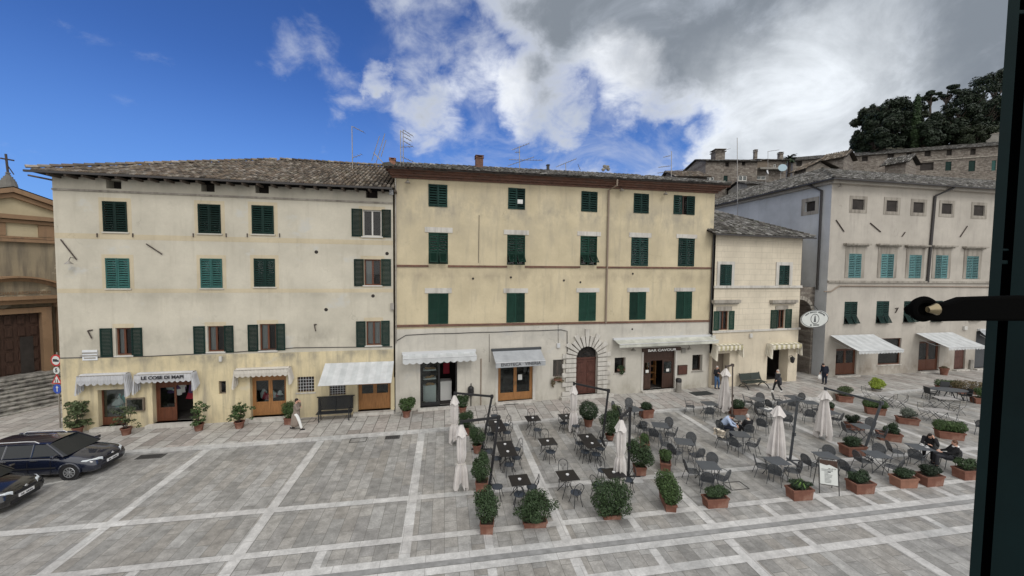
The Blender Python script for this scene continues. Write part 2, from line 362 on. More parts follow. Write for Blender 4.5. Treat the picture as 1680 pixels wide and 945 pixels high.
# ---------------------------------------------------------------- material library
plaster('render cream upper', (.50, .468, .39), (.30, .27, .21), amt=.36, zdirt_shade=((4.6, .9, (.24, .225, .19), .6), (7.1, .5, (.30, .28, .23), .5), (12.9, .5, (.24, .23, .2), .6)), patch=(.47, .465, .43))  # topmost zone is the eave's shade painted into the colour
plaster('render ochre lower', (.60, .515, .335), (.30, .27, .21), .7, zdirt_shade=((3.7, .9, (.20, .19, .16), .85), (.3, .5, (.30, .26, .2), .6)), patch=(.55, .50, .38), thr=(.5, .72))
plaster('paint beige band', (.495, .43, .31), amt=.35)
plaster('render yellow', (.52, .45, .31), (.30, .27, .22), .6, zdirt_shade=((12.2, 1.6, (.27, .25, .21), .75), (8.2, .7, (.28, .24, .18), .6), (10.5, 1.2, (.36, .32, .24), .5)))
plaster('render white lower', (.50, .475, .42), (.28, .26, .23), .5, zdirt_shade=((.2, 1.1, (.26, .24, .19), .7), (4.4, .6, (.30, .29, .27), .5)), patch=(.45, .44, .41))
plaster('render pale courses', (.58, .52, .415), amt=.3, courses=(1.05, .42))
plaster('render pale', (.58, .515, .405), amt=.3)
plaster('render grey pink', (.42, .39, .345), (.26, .24, .22), .5, zdirt_shade=((.6, 1.3, (.20, .165, .13), .8),))
plaster('render side sky tint', (.46, .475, .49), (.36, .35, .35), .35)  # blue skylight on the side wall is put into this colour
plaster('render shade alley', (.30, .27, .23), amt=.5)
plaster('travertine', (.52, .50, .46), (.30, .28, .25), .75, patch=(.45, .42, .38), thr=(.5, .7))
plaster('weathered stone', (.33, .305, .265), (.17, .15, .13), .8, thr=(.45, .68))
plaster('church tuff', (.30, .25, .17), (.17, .145, .11), .8, patch=(.50, .44, .33), thr=(.45, .65))
plaster('church plaster', (.48, .41, .27), (.40, .33, .22), .4)
plaster('church brown stone', (.27, .175, .105), (.12, .09, .07), .6)
plaster('steps stone', (.36, .345, .31), (.08, .075, .07), .9, thr=(.42, .62))
bricky('brick red', [(.14, .072, .052), (.20, .10, .07), (.125, .07, .055)], (.15, .105, .085), .25, .065, .008, noise_amt=.3)
bricky('rubble stone', [(.13, .11, .095), (.19, .165, .14), (.27, .245, .21), (.155, .13, .11)], (.15, .13, .115), .52, .2, .02, noise_amt=.45, distort=.35)
bricky('paving slabs', [(.25, .245, .232), (.30, .295, .28), (.37, .365, .35), (.285, .27, .246), (.345, .333, .31), (.27, .265, .255)], (.13, .125, .115), 1.25, .42, .008, rot=(0, 0, 90), rough=.48, noise_amt=.36, bump=.3)
bricky('pavement slabs', [(.37, .355, .33), (.44, .425, .395), (.40, .36, .33), (.48, .465, .435), (.31, .28, .255), (.45, .44, .415)], (.12, .11, .10), 1.15, .62, .018, rot=(0, 0, 90), rough=.7, noise_amt=.3, bump=.35)
bricky('strip stone', [(.44, .44, .43), (.51, .505, .49), (.47, .46, .445), (.55, .545, .53)], (.30, .29, .28), 1.3, 1.3, .01, rot=(0, 0, 0), rough=.6, noise_amt=.28, bump=.25)
TILEC = [(.07, .06, .05), (.20, .16, .125), (.32, .26, .205), (.10, .09, .08), (.46, .42, .37), (.16, .125, .10), (.25, .23, .20)]
mat('roof tile', (.68, .655, .62), .9, rnd=TILEC, noise_amt=.35, noise_sc=6, col2=(.45, .47, .38), c2thr=(.52, .7), c2sc=1.6, bump=.4)
mat('roof tile dark', (.62, .62, .62), .9, rnd=[(.05, .048, .045), (.15, .135, .12), (.27, .255, .235), (.08, .076, .07), (.50, .485, .46), (.11, .10, .09), (.22, .215, .20)], noise_amt=.4, noise_sc=6, col2=(.36, .38, .30), c2thr=(.5, .68), c2sc=1.9, bump=.4)
mat('roof under', (.022, .018, .015), .95)
mat('eave wood', (.10, .08, .065), .9, noise_amt=.3)
mat('shutter green dark', (.007, .022, .018), .6, spec=.15, rnd=[(.75, .75, .75), (1, 1, 1), (1.45, 1.4, 1.4)], noise_amt=.25, noise_sc=4)
mat('shutter green faded', (.013, .036, .031), .7, spec=.15, rnd=[(.75, .75, .75), (1, 1, 1), (1.45, 1.4, 1.4)], noise_amt=.35, noise_sc=5)
mat('shutter teal', (.025, .10, .09), .65, rnd=[(.75, .75, .75), (1, 1, 1), (1.45, 1.4, 1.4)], noise_amt=.3, noise_sc=5)
mat('shutter teal pale', (.075, .175, .18), .65, rnd=[(.75, .75, .75), (1, 1, 1), (1.45, 1.4, 1.4)], noise_amt=.25, noise_sc=5)
mat('shutter green', (.009, .036, .025), .6, spec=.15, rnd=[(.75, .75, .75), (1, 1, 1), (1.45, 1.4, 1.4)], noise_amt=.2)
mat('wood brown', (.115, .042, .022), .5, noise_amt=.35, noise_sc=4, stretch=(6, 6, .6))
mat('wood golden', (.30, .145, .055), .5, noise_amt=.3, noise_sc=4, stretch=(6, 6, .6))
mat('wood dark', (.055, .030, .022), .5, noise_amt=.4, noise_sc=4, stretch=(6, 6, .6))
mat('wood portal', (.085, .035, .026), .5, noise_amt=.4, noise_sc=4, stretch=(4, 4, 1))
mat('wood grey', (.16, .13, .10), .75, noise_amt=.4, noise_sc=4, stretch=(8, 8, .6))
mat('white frame', (.50, .49, .46), .6)
mat('black metal', (.012, .012, .013), .45, spec=.5)
mat('iron rust', (.07, .055, .048), .8, noise_amt=.3)
mat('chair grey', (.046, .051, .057), .5, spec=.5, noise_amt=.12)
mat('mesh grey', (.060, .066, .073), .6, noise_amt=.12, alpha=.68)
mat('table grey', (.068, .076, .085), .45, noise_amt=.12)
mat('chair black', (.016, .018, .021), .5, spec=.5)
mat('seat dark blue', (.035, .043, .055), .55)
mat('table black', (.010, .009, .010), .38, noise_amt=.2)
mat('zinc', (.33, .31, .28), .5, metal=.6, noise_amt=.2)
mat('pipe brown', (.23, .18, .14), .6)
mat('pipe dark', (.045, .042, .042), .6)
mat('white metal', (.50, .51, .52), .45)
mat('canvas white', (.50, .515, .52), .9, rnd=[(1, 1, 1), (.90, .91, .91)], noise_amt=.16, noise_sc=2)
mat('canvas cream', (.52, .49, .44), .9, noise_amt=.12, noise_sc=2)
mat('canvas grey', (.33, .345, .36), .9, noise_amt=.15, noise_sc=2)
mat('canvas umbrella', (.58, .55, .53), .9, noise_amt=.14, noise_sc=2.5)
mat('canvas pale', (.47, .475, .49), .9, noise_amt=.15, noise_sc=2); mat('canvas greenish', (.47, .475, .42), .9, noise_amt=.3, noise_sc=1.4)
mat('lettering dark', (.03, .03, .035), .7)
mat('slat pale', (.30, .29, .28), .7, noise_amt=.2); mat('lettering white', (.8, .8, .78), .6)
mat('sign white', (.55, .57, .55), .5, noise_amt=.05)
mat('sign red', (.42, .03, .03), .4); mat('sign blue', (.03, .07, .34), .4)
mat('marble plaque', (.62, .64, .66), .4, noise_amt=.1)
mat('terracotta', (.175, .078, .054), .85, col2=(.25, .155, .12), c2thr=(.52, .72), c2sc=2.4, noise_amt=.28, noise_sc=3, bump=.2)
mat('terracotta pale', (.25, .125, .085), .85, noise_amt=.3, noise_sc=3)
mat('soil', (.05, .035, .025), 1.)
LV = [(.35, .35, .35), (.8, .8, .8), (1.15, 1.15, 1.1), (.6, .62, .6), (1.6, 1.6, 1.4)]
for nme, c in (('leaf laurel', (.036, .062, .026)), ('leaf dark', (.026, .046, .022)), ('leaf privet', (.050, .085, .028)), ('leaf lime', (.25, .32, .045)), ('leaf lavender', (.11, .125, .105)), ('leaf olive', (.075, .10, .045)), ('leaf dry', (.13, .10, .055)), ('leaf cypress', (.016, .027, .014)), ('leaf pine', (.019, .031, .017)), ('leaf hill', (.027, .037, .019)), ('leaf bright', (.09, .16, .04))):
    mat(nme, c, .6, rnd=LV, spec=.25)
mat('mesh black', (.02, .022, .025), .5, alpha=.72); mat('bark', (.07, .055, .045), .95, noise_amt=.3)
mat('rubber', (.015, .015, .016), .8)
mat('car paint navy', (.006, .009, .022), .22, spec=.6, coat=.9)
mat('car paint black', (.006, .006, .007), .2, spec=.6, coat=.9)
mat('car glass', (.006, .009, .012), .06, spec=.45)
mat('plastic black', (.02, .02, .022), .6)
mat('chrome', (.60, .60, .61), .2, metal=.9)
mat('alloy', (.42, .43, .44), .35, metal=.7)
mat('headlamp', (.62, .66, .68), .1, spec=.9, coat=1.)
mat('plate white', (.7, .7, .7), .4)
mat('skin', (.52, .30, .22), .6); mat('hair dark', (.018, .013, .011), .7); mat('hair grey', (.42, .40, .38), .8); mat('hair brown', (.10, .05, .03), .7)
mat('cloth trench', (.23, .19, .16), .9, noise_amt=.12); mat('cloth white', (.72, .72, .70), .9); mat('cloth black', (.012, .012, .014), .9); mat('cloth navy', (.016, .020, .034), .9)
mat('cloth denim', (.05, .10, .19), .9); mat('cloth charcoal', (.035, .036, .042), .9); mat('cloth sky', (.38, .46, .62), .9); mat('cloth beige', (.55, .49, .40), .9)
mat('fur black', (.010, .009, .009), .8); mat('eye white', (.7, .7, .7), .3); mat('lips', (.32, .10, .09), .6)
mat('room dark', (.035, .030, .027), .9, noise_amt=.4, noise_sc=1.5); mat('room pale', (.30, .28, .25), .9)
mat('curtain', (.42, .41, .40), .95, noise_amt=.2, noise_sc=5, stretch=(8, 8, .5))
mat('goods red', (.35, .03, .05), .8); mat('goods teal', (.18, .38, .36), .8); mat('goods white', (.6, .6, .58), .8); mat('goods violet', (.12, .07, .16), .8); mat('goods bread', (.42, .24, .10), .8)
mat('paper', (.62, .62, .60), .8); mat('doormat', (.03, .033, .032), 1.); mat('drain iron', (.06, .058, .055), .7)
mat('brass', (.30, .25, .16), .3, metal=.9); mat('iron gloss', (.002, .002, .002), .9, spec=.03)
mat('shutter near', (.0025, .010, .011), .7, spec=.12, noise_amt=.25, noise_sc=8); mat('shutter near shadow', (.001, .0015, .002), .9, spec=.03)
mat('cloth red dark', (.14, .03, .03), .8); mat('dish white', (.6, .6, .6), .5); mat('dish blue', (.32, .42, .47), .5)
mat('wall dark joint', (.19, .17, .145), .95); mat('bench green', (.028, .036, .030), .5); mat('hill earth', (.10, .095, .06), 1., noise_amt=.4, noise_sc=.2)
mat('wall grey old', (.22, .21, .19), .95, noise_amt=.4, noise_sc=.6)
glassy('window glass', (.75, .8, .8), .0); glassy('shop glass', (.85, .9, .9), .0)
# ---------------------------------------------------------------- ground
GY = .1715; gc, gs = cos(GY), sin(GY)
def LW(u, v, z=0): return (u * gc - v * gs, u * gs + v * gc, z)     # paving grid -> world
KERB = [(-70, 17.9), (-14.47, 20.04), (-8.96, 20.18), (-1.39, 20.46), (3.69, 20.84), (12.43, 21.33), (17.0, 21.61), (31.72, 22.34), (34.98, 22.59), (60, 23.9)]
def kerb_v(u):
    for (a, b), (c, d) in zip(KERB, KERB[1:]):
        if a <= u <= c: return b + (d - b) * (u - a) / (c - a)
    return KERB[-1][1]
def gsheet(name, pts, z, m, kind='structure', th=None):
    mb = MB()
    if th: mb.prism(pts, z - th, z)
    else: mb.quad(*[(a, b, z) for a, b in pts])
    o = mb.build(name, m); o.rotation_euler = (0, 0, GY); tag(o, kind=kind); return o
m = MB(); gl = [-600, -200, -80] + list(range(-48, 57, 8)) + [90, 200, 600]      # finely split near the camera
for a, b in zip(gl, gl[1:]):
    for c, d in zip(gl, gl[1:]): m.quad((a, c, 0), (b, c, 0), (b, d, 0), (a, d, 0))
g = m.build('ground', 'paving slabs'); g.rotation_euler = (0, 0, GY); tag(g, kind='structure')
ks = [(u, v) for u, v in KERB]
# raised footway along the houses
gsheet('pavement', [(u, v + .30) for u, v in ks] + [(60, 60), (-70, 60)], .082, 'pavement slabs', th=.08)
kb = MB(); x = -40.
while x < 45:
    L_ = random.uniform(1.0, 1.9); a, b = x + .006, x + L_ - .006
    kb.prism([(a, kerb_v(a)), (b, kerb_v(b)), (b, kerb_v(b) + .3), (a, kerb_v(a) + .3)], 0, .085 + random.uniform(0, .004)); x += L_
ko = kb.build('kerb', 'strip stone'); ko.rotation_euler = (0, 0, GY); tag(ko, kind='structure')
st = MB(); Wd = .165
for u in (-21.1, -16.0, -11., -6.06, -1.18, 3.85, 9.0, 14.1, 19.42, 24.8, 30.0, 35.2):
    v0 = 11.52; v1 = kerb_v(u) - (.05 if u != 9 else 6.2)
    while v0 < v1 - .01: v2 = min(v1, v0 + 2.); st.quad((u - Wd, v0, .006), (u + Wd, v0, .006), (u + Wd, v2, .006), (u - Wd, v2, .006)); v0 = v2
    st.quad((u - Wd, -20, .004), (u + Wd, -20, .004), (u + Wd, 10.72, .004), (u - Wd, 10.72, .004))
for u in (-18.5, -13.5, -8.6, -3.65, 1.38, 6.38, 11.6, 15.8, 16.85, 18.0, 22.1, 27.4):
    st.quad((u - .13, 11.52, .004), (u + .13, 11.52, .004), (u + .13, 12.2, .004), (u - .13, 12.2, .004))
for u in (-18.5, -13.5, -8.6, -3.65, 1.35, 6.35, 11.5, 16.74, 22.1):
    st.quad((u - .13, 10.02, .004), (u + .13, 10.02, .004), (u + .13, 10.72, .004), (u - .13, 10.72, .004))
so = st.build('paving_strip', 'strip stone'); so.rotation_euler = (0, 0, GY); tag(so, kind='structure')
cs = MB()
for v, hw in ((14.6, .15), (12.33, .13), (11.37, .14), (10.87, .14), (9.9, .15), (7.4, .15), (4.9, .15)):
    [cs.quad((a, v - hw, .012), (a + 5, v - hw, .012), (a + 5, v + hw, .012), (a, v + hw, .012)) for a in range(-40, 45, 5)]
co = cs.build('cross_strip', 'strip stone'); co.rotation_euler = (0, 0, GY); tag(co, kind='structure')
gu = MB(); gu.quad((-40, 11.02, .016), (45, 11.02, .016), (45, 11.22, .016), (-40, 11.22, .016)); go = gu.build('gutter', mat('gutter stone', (.24, .24, .235), .7, noise_amt=.3)); go.rotation_euler = (0, 0, GY); tag(go, kind='structure')
# ---------------------------------------------------------------- facades
class Facade:
    def __init__(s, p0, p1, z=.08):
        a, b = G(*p0, z), G(*p1, z); s.o = Vector((a.x, a.y)); d = Vector((b.x - a.x, b.y - a.y)); s.L = d.length; s.d = d.normalized()
        s.n = Vector((s.d.y, -s.d.x)); s.yaw = atan2(s.d.y, s.d.x)
    def F(s, x, y, off=0.):
        v = ray(x, y); o = s.o + s.n * off; t = o.dot(s.n) / (v.x * s.n.x + v.y * s.n.y)
        return (v.x * t - s.o.x) * s.d.x + (v.y * t - s.o.y) * s.d.y, HC + v.z * t
    def W(s, u, z, off=0.): p = s.o + s.d * u + s.n * off; return Vector((p.x, p.y, z))
    def R(s, x0, y0, x1, y1, off=0.):
        ym = (y0 + y1) / 2; xm = (x0 + x1) / 2
        return s.F(x0, ym, off)[0], s.F(xm, y1, off)[1], s.F(x1, ym, off)[0], s.F(xm, y0, off)[1]
def wall_holes(mb, u0, u1, z0, z1, holes, y=0., topfn=None):
    """front face at y with rectangular openings (u0,z0,u1,z1,depth) and their reveals"""
    us = sorted({u0, u1} | {min(max(h[i], u0), u1) for h in holes for i in (0, 2)}); zs = sorted({z0, z1} | {min(max(h[i], z0), z1) for h in holes for i in (1, 3)})
    for i in range(len(us) - 1):
        for j in range(len(zs) - 1):
            a, b, c, d = us[i], us[i + 1], zs[j], zs[j + 1]; mu, mz = (a + b) / 2, (c + d) / 2
            if any(h[0] < mu < h[2] and h[1] < mz < h[3] for h in holes): continue
            za = d if (topfn is None or j < len(zs) - 2) else topfn(a); zb = d if (topfn is None or j < len(zs) - 2) else topfn(b)
            mb.quad((a, y, c), (b, y, c), (b, y, zb), (a, y, za))
    for h in holes:
        a, c, b, d, D = h
        c2, d2 = max(c, z0), min(d, z1)
        if d2 <= c2: continue
        mb.quad((a, y, c2), (a, y + D, c2), (a, y + D, d2), (a, y, d2)); mb.quad((b, y, c2), (b, y, d2), (b, y + D, d2), (b, y + D, c2))
        if d <= z1: mb.quad((a, y, d2), (a, y + D, d2), (b, y + D, d2), (b, y, d2))
        if c >= z0: mb.quad((a, y, c2), (b, y, c2), (b, y + D, c2), (a, y + D, c2))
def leaf_mb(w, h, slat=.075, frame=.06, th=.04, flap=False, mid=False):
    """louvred shutter leaf, local x 0..w, z 0..h, front at y=-th"""
    m = MB(); m.box(0, -th, 0, frame, 0, h); m.box(w - frame, -th, 0, w, 0, h)
    zb = 0.
    if flap: zb = h * .36
    m.box(frame, -th, zb, w - frame, 0, zb + frame); m.box(frame, -th, h - frame, w - frame, 0, h)
    if flap: m.box(frame, -th, 0, w - frame, 0, .05)
    if mid: m.box(frame, -th - .004, h * .5 - .04, w - frame, -.002, h * .5 + .04)
    if slat > .07: slat *= 1.35
    z = zb + frame; k = max(3, int((h - zb - 2 * frame) / slat)); st = (h - zb - 2 * frame) / k
    for i in range(k):
        c = zb + frame + st * (i + .5)
        m.cbox((w / 2, -th * .5, c), (w - 2 * frame, .012, st * .82), rx=radians(-38 + random.uniform(-5, 5)))
    m.r = [random.random()] * len(m.v)
    return m
def flap_mb(w, h, ang):
    m = MB(); f = .045; M = Matrix.Translation((0, -.04, h)) @ Matrix.Rotation(-ang, 4, 'X')
    m.box(0, -.03, -h, f, 0, 0, M=M); m.box(w - f, -.03, -h, w, 0, 0, M=M); m.box(f, -.03, -h, w - f, 0, -h + f, M=M); m.box(f, -.03, -f, w - f, 0, 0, M=M)
    k = max(3, int(h / .075))
    for i in range(k):
        q = MB(); q.cbox((w / 2, -.015, -f - (h - 2 * f) * (i + .5) / k), (w - 2 * f, .01, (h - 2 * f) / k * 1.05), rx=radians(-25)); m.add(q, M)
    return m
def shutter_open(par, u0, u1, z0, z1, mt, solid=False, y=0.):
    m = leaf_mb(u1 - u0, z1 - z0, .069); o = m.build('shutter', mt, par); o.location = (u0, y - .012, z0); return o
def window(b, r, kind='closed', sm='shutter green dark', left=None, right=None, fm='wood brown', sill=None, lintel=None, curtain=None, bars=None, depth=.16, slat=.075, mid=False, panes=2, frame=.07):
    """one window of a building: casement mesh with shutters, pane, sill ... as sub-parts"""
    u0, z0, u1, z1 = r; w_, h_ = u1 - u0, z1 - z0
    m = MB(); fr = frame; D = depth
    m.box(u0, D - .05, z0, u0 + fr, D, z1); m.box(u1 - fr, D - .05, z0, u1, D, z1); m.box(u0 + fr, D - .05, z1 - fr, u1 - fr, D, z1); m.box(u0 + fr, D - .05, z0, u1 - fr, D, z0 + fr)
    um = (u0 + u1) / 2
    if panes == 2 and w_ > .5: m.box(um - fr * .6, D - .06, z0 + fr, um + fr * .6, D, z1 - fr)
    win = m.build('window', fm, b)
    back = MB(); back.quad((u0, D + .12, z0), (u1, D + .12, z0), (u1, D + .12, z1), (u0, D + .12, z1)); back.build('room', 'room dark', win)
    p = MB(); p.quad((u0 + fr, D - .02, z0 + fr), (u1 - fr, D - .02, z0 + fr), (u1 - fr, D - .02, z1 - fr), (u0 + fr, D - .02, z1 - fr)); p.build('pane', 'window glass', win)
    if curtain:
        c = MB(); k = 14; a, e = (u0 + fr, um - .03) if curtain == 'left' else (u0 + fr, u1 - fr)
        for i in range(k):
            x0, x1 = a + (e - a) * i / k, a + (e - a) * (i + 1) / k; y0, y1 = D + .05 + .02 * (i % 2), D + .05 + .02 * ((i + 1) % 2)
            c.quad((x0, y0, z0 + fr), (x1, y1, z0 + fr), (x1, y1, z1 - fr), (x0, y0, z1 - fr))
        c.build('curtain', 'curtain', win)
    if kind == 'closed':
        for k in (0, 1):
            a = u0 - .02 + k * (w_ / 2 + .02); o = leaf_mb(w_ / 2 + .02 - .008, h_ + .02, slat, mid=mid).build('shutter', sm, win); o.location = (a, -.002, z0 - .01); o.rotation_euler = (random.uniform(-.012, .012), random.uniform(-.006, .006), 0)
    if kind in ('flap', 'flapopen'):
        for k in (0, 1):
            a = u0 + k * w_ / 2 + .004; o = leaf_mb(w_ / 2 - .008, h_, slat, flap=True).build('shutter', sm, win); o.location = (a, .03, z0)
            f = flap_mb(w_ / 2 - .13, h_ * .36, radians(28 if kind == 'flap' else 42)).build('shutter_flap', sm, win); f.location = (a + .06, .02, z0 + .0)
    if left: shutter_open(win, left[0], left[2], left[1], left[3], sm)
    if right: shutter_open(win, right[0], right[2], right[1], right[3], sm)
    if sill:
        s = MB(); s.box(u0 - .08, -.06, z0 - .07, u1 + .08, D - .05, z0 - .002); s.build('sill', sill, win)
    if lintel:
        s = MB(); a, c, e, d = lintel; s.box(a, -.035, c, e, .02, d); s.build('lintel', 'travertine', win)
    if bars:
        s = MB(); nx, nz = bars
        if nx == 'x':
            k = 5
            for i in range(-k, k + 1):
                for sgn in (1, -1):
                    pts = []
                    for t in range(21):
                        xx = u0 + w_ * t / 20; z_ = z0 + h_ / 2 + sgn * (xx - um) * 1.3 + i * .19
                        if z0 <= z_ <= z1: pts.append((xx, .05, z_))
                    if len(pts) > 1: s.tube([pts[0], pts[-1]], .009, 4)
        else:
            for i in range(1, nx): s.tube([(u0 + w_ * i / nx, .04, z0), (u0 + w_ * i / nx, .04, z1)], .012, 4)
            for i in range(1, nz): s.tube([(u0, .04, z0 + h_ * i / nz), (u1, .04, z0 + h_ * i / nz)], .012, 4)
        s.build('window_grille', 'white metal' if nx != 'x' else 'zinc', win)
    return win
def bands(b, name, mt, rects, y=-.004, th=.02):
    m = MB()
    for u0, z0, u1, z1 in rects: m.box(u0, y, z0, u1, y + th, z1)
    return m.build(name, mt, b)
def surround(r, w=.22):
    u0, z0, u1, z1 = r
    return [(u0 - w, z0 - w * .7, u0, z1 + w), (u1, z0 - w * .7, u1 + w, z1 + w), (u0, z1, u1, z1 + w), (u0, z0 - w * .7, u1, z0)]
def roof_plane(b, org, ea, up, poly, mt, name='roof', sp=.235, rl=.36, tl=.44, tr=.088, jit=1., under=True, seg=4):
    """barrel tiles laid on the plane org + a*ea + b*up; poly = clip polygon in (a, b)"""
    org, ea, up = Vector(org), Vector(ea).normalized(), Vector(up).normalized(); nn = ea.cross(up)
    if nn.z < 0: nn = -nn
    def inside(a, c):
        r = False; j = len(poly) - 1
        for i in range(len(poly)):
            if (poly[i][1] > c) != (poly[j][1] > c) and a < (poly[j][0] - poly[i][0]) * (c - poly[i][1]) / (poly[j][1] - poly[i][1]) + poly[i][0]: r = not r
            j = i
        return r
    m = MB(); A0, A1 = min(p[0] for p in poly), max(p[0] for p in poly); B0, B1 = min(p[1] for p in poly), max(p[1] for p in poly)
    for i in range(int((A1 - A0) / sp) + 1):
        a = A0 + (i + .5) * sp
        for j in range(int((B1 - B0) / rl) + 1):
            c = B0 + j * rl
            if not inside(a, c + rl * .45): continue
            aa = a + random.uniform(-.014, .014) * jit; cc = c + random.uniform(-.03, .03) * jit - (.05 if j == 0 else 0); tw = random.uniform(-.03, .03) * jit; lift = random.uniform(.0, .016) * jit
            rn = random.random(); base = len(m.v)
            for (q, rad, h) in ((cc, tr, .026 + lift), (cc + tl, tr * .82, lift)):
                for k in range(seg + 1):
                    t = pi * k / seg; m.v.append(tuple(org + ea * (aa - rad * cos(t) + tw * (q - cc)) + up * q + nn * (h + rad * sin(t) * .9))); m.r.append(rn)
            for k in range(seg): m.f.append((base + k, base + k + 1, base + seg + 2 + k, base + seg + 1 + k))
            m.f.append(tuple(base + k for k in range(seg, -1, -1)))
    r = m.build(name, mt, b)
    if under:
        u = MB(); top = [tuple(org + ea * p[0] + up * p[1]) for p in poly]; bot = [tuple(Vector(t) - Vector((0, 0, .10))) for t in top]
        u.quad(*top); u.quad(*bot[::-1])
        for i in range(len(poly)): j = (i + 1) % len(poly); u.quad(top[i], bot[i], bot[j], top[j])
        u.build('roof_deck', 'roof under', r)
    return r
def ridge(r, pts, mt):
    m = MB()
    for a, b in zip(pts, pts[1:]):
        a, b = Vector(a), Vector(b); d = (b - a); n = max(1, int(d.length / .4)); d.normalize(); s = d.cross(Vector((0, 0, 1))).normalized(); u = s.cross(d)
        for i in range(n):
            p = a + d * .4 * i; q = p + d * .46; rn = random.random(); base = len(m.v)
            for c, rad in ((p, .14), (q, .12)):
                for k in range(6): t = pi * k / 5; m.v.append(tuple(c + s * (-rad * cos(t)) + u * (rad * sin(t) + .03 * (c is p)))); m.r.append(rn)
            for k in range(5): m.f.append((base + k, base + k + 1, base + 7 + k, base + 6 + k))
            m.f.append(tuple(base + k for k in range(5, -1, -1)))
    return m.build('ridge_tiles', mt, r)
def chimney(par, x, y, z, w_=.6, h=.9, mt='brick red'):
    m = MB(); m.box(x - w_ / 2, y - w_ / 2, z - .5, x + w_ / 2, y + w_ / 2, z + h * .7); m.box(x - w_ * .6, y - w_ * .6, z + h * .7, x + w_ * .6, y + w_ * .6, z + h * .78)
    for a, c in ((-1, -1), (1, -1), (1, 1), (-1, 1)): m.cbox((x + a * w_ * .42, y + c * w_ * .42, z + h * .86), (.1, .1, h * .16))
    m.box(x - w_ * .6, y - w_ * .6, z + h * .94, x + w_ * .6, y + w_ * .6, z + h)
    return m.build('chimney', mt, par)
def pipe(b, pts, r=.05, mt='pipe brown', name='downpipe'):
    return MB().tube(pts, r, 8).build(name, mt, b, smooth=True)
def awning(name, label, fa, top, zt, bottom_out, zb, mt='canvas white', valance=.22, scal=.28, cassette=True, cas_mt='white metal', text_=None, tmt='lettering dark', tsize=.2, stripes=None, u_off=0.):
    """fabric from (u0,u1) at the wall, height zt, to bottom_out metres in front at height zb"""
    u0, u1 = top; root = thing(name, label, 'awning', fa.W((u0 + u1) / 2, zt), fa.yaw); hw = (u1 - u0) / 2; dz = zb - zt
    m = MB(); k = 12
    for i in range(k):
        for j in range(4):
            def P(a, t):
                sag = .05 * sin(pi * t) ; return (-hw + 2 * hw * a, -.08 - (bottom_out - .08) * t, dz * t - sag * .6 + random.uniform(-.003, .003))
            m.quad(P(i / k, j / 4), P((i + 1) / k, j / 4), P((i + 1) / k, (j + 1) / 4), P(i / k, (j + 1) / 4), rnd=(i % 2))
    m.build('canopy', mt, root)
    if valance:
        v = MB(); nsc = max(2, int(round(2 * hw / scal))) if scal else 1; q = 6 if scal else 1
        for i in range(nsc * q):
            a0, a1 = i / (nsc * q), (i + 1) / (nsc * q)
            d0 = (valance * (.72 + .28 * abs(sin(pi * nsc * a0)))) if scal else valance; d1 = (valance * (.72 + .28 * abs(sin(pi * nsc * a1)))) if scal else valance
            x0, x1 = -hw + 2 * hw * a0, -hw + 2 * hw * a1; yo = .012 * sin(i * .8)
            v.quad((x0, -bottom_out + yo, dz - d0), (x1, -bottom_out + yo, dz - d1), (x1, -bottom_out, dz), (x0, -bottom_out, dz))
        v.build('valance', stripes or mt, root)
    f = MB()
    f.tube([(-hw, -bottom_out, dz), (hw, -bottom_out, dz)], .025, 6)
    for s in (-.82, .82): f.tube([(s * hw, -.05, dz * .5 - .1), (s * hw, -bottom_out * .5, dz - .02), (s * hw * .98, -bottom_out, dz)], .018, 5)
    f.build('frame', 'white metal', root)
    if cassette: MB().box(-hw - .05, -.2, -.07, hw + .05, 0, .08).build('cassette', cas_mt, root, bevel=.01)
    if text_: text('lettering', text_, tsize, tmt, root, (0, -bottom_out - .02, dz - valance * .42))
    return root
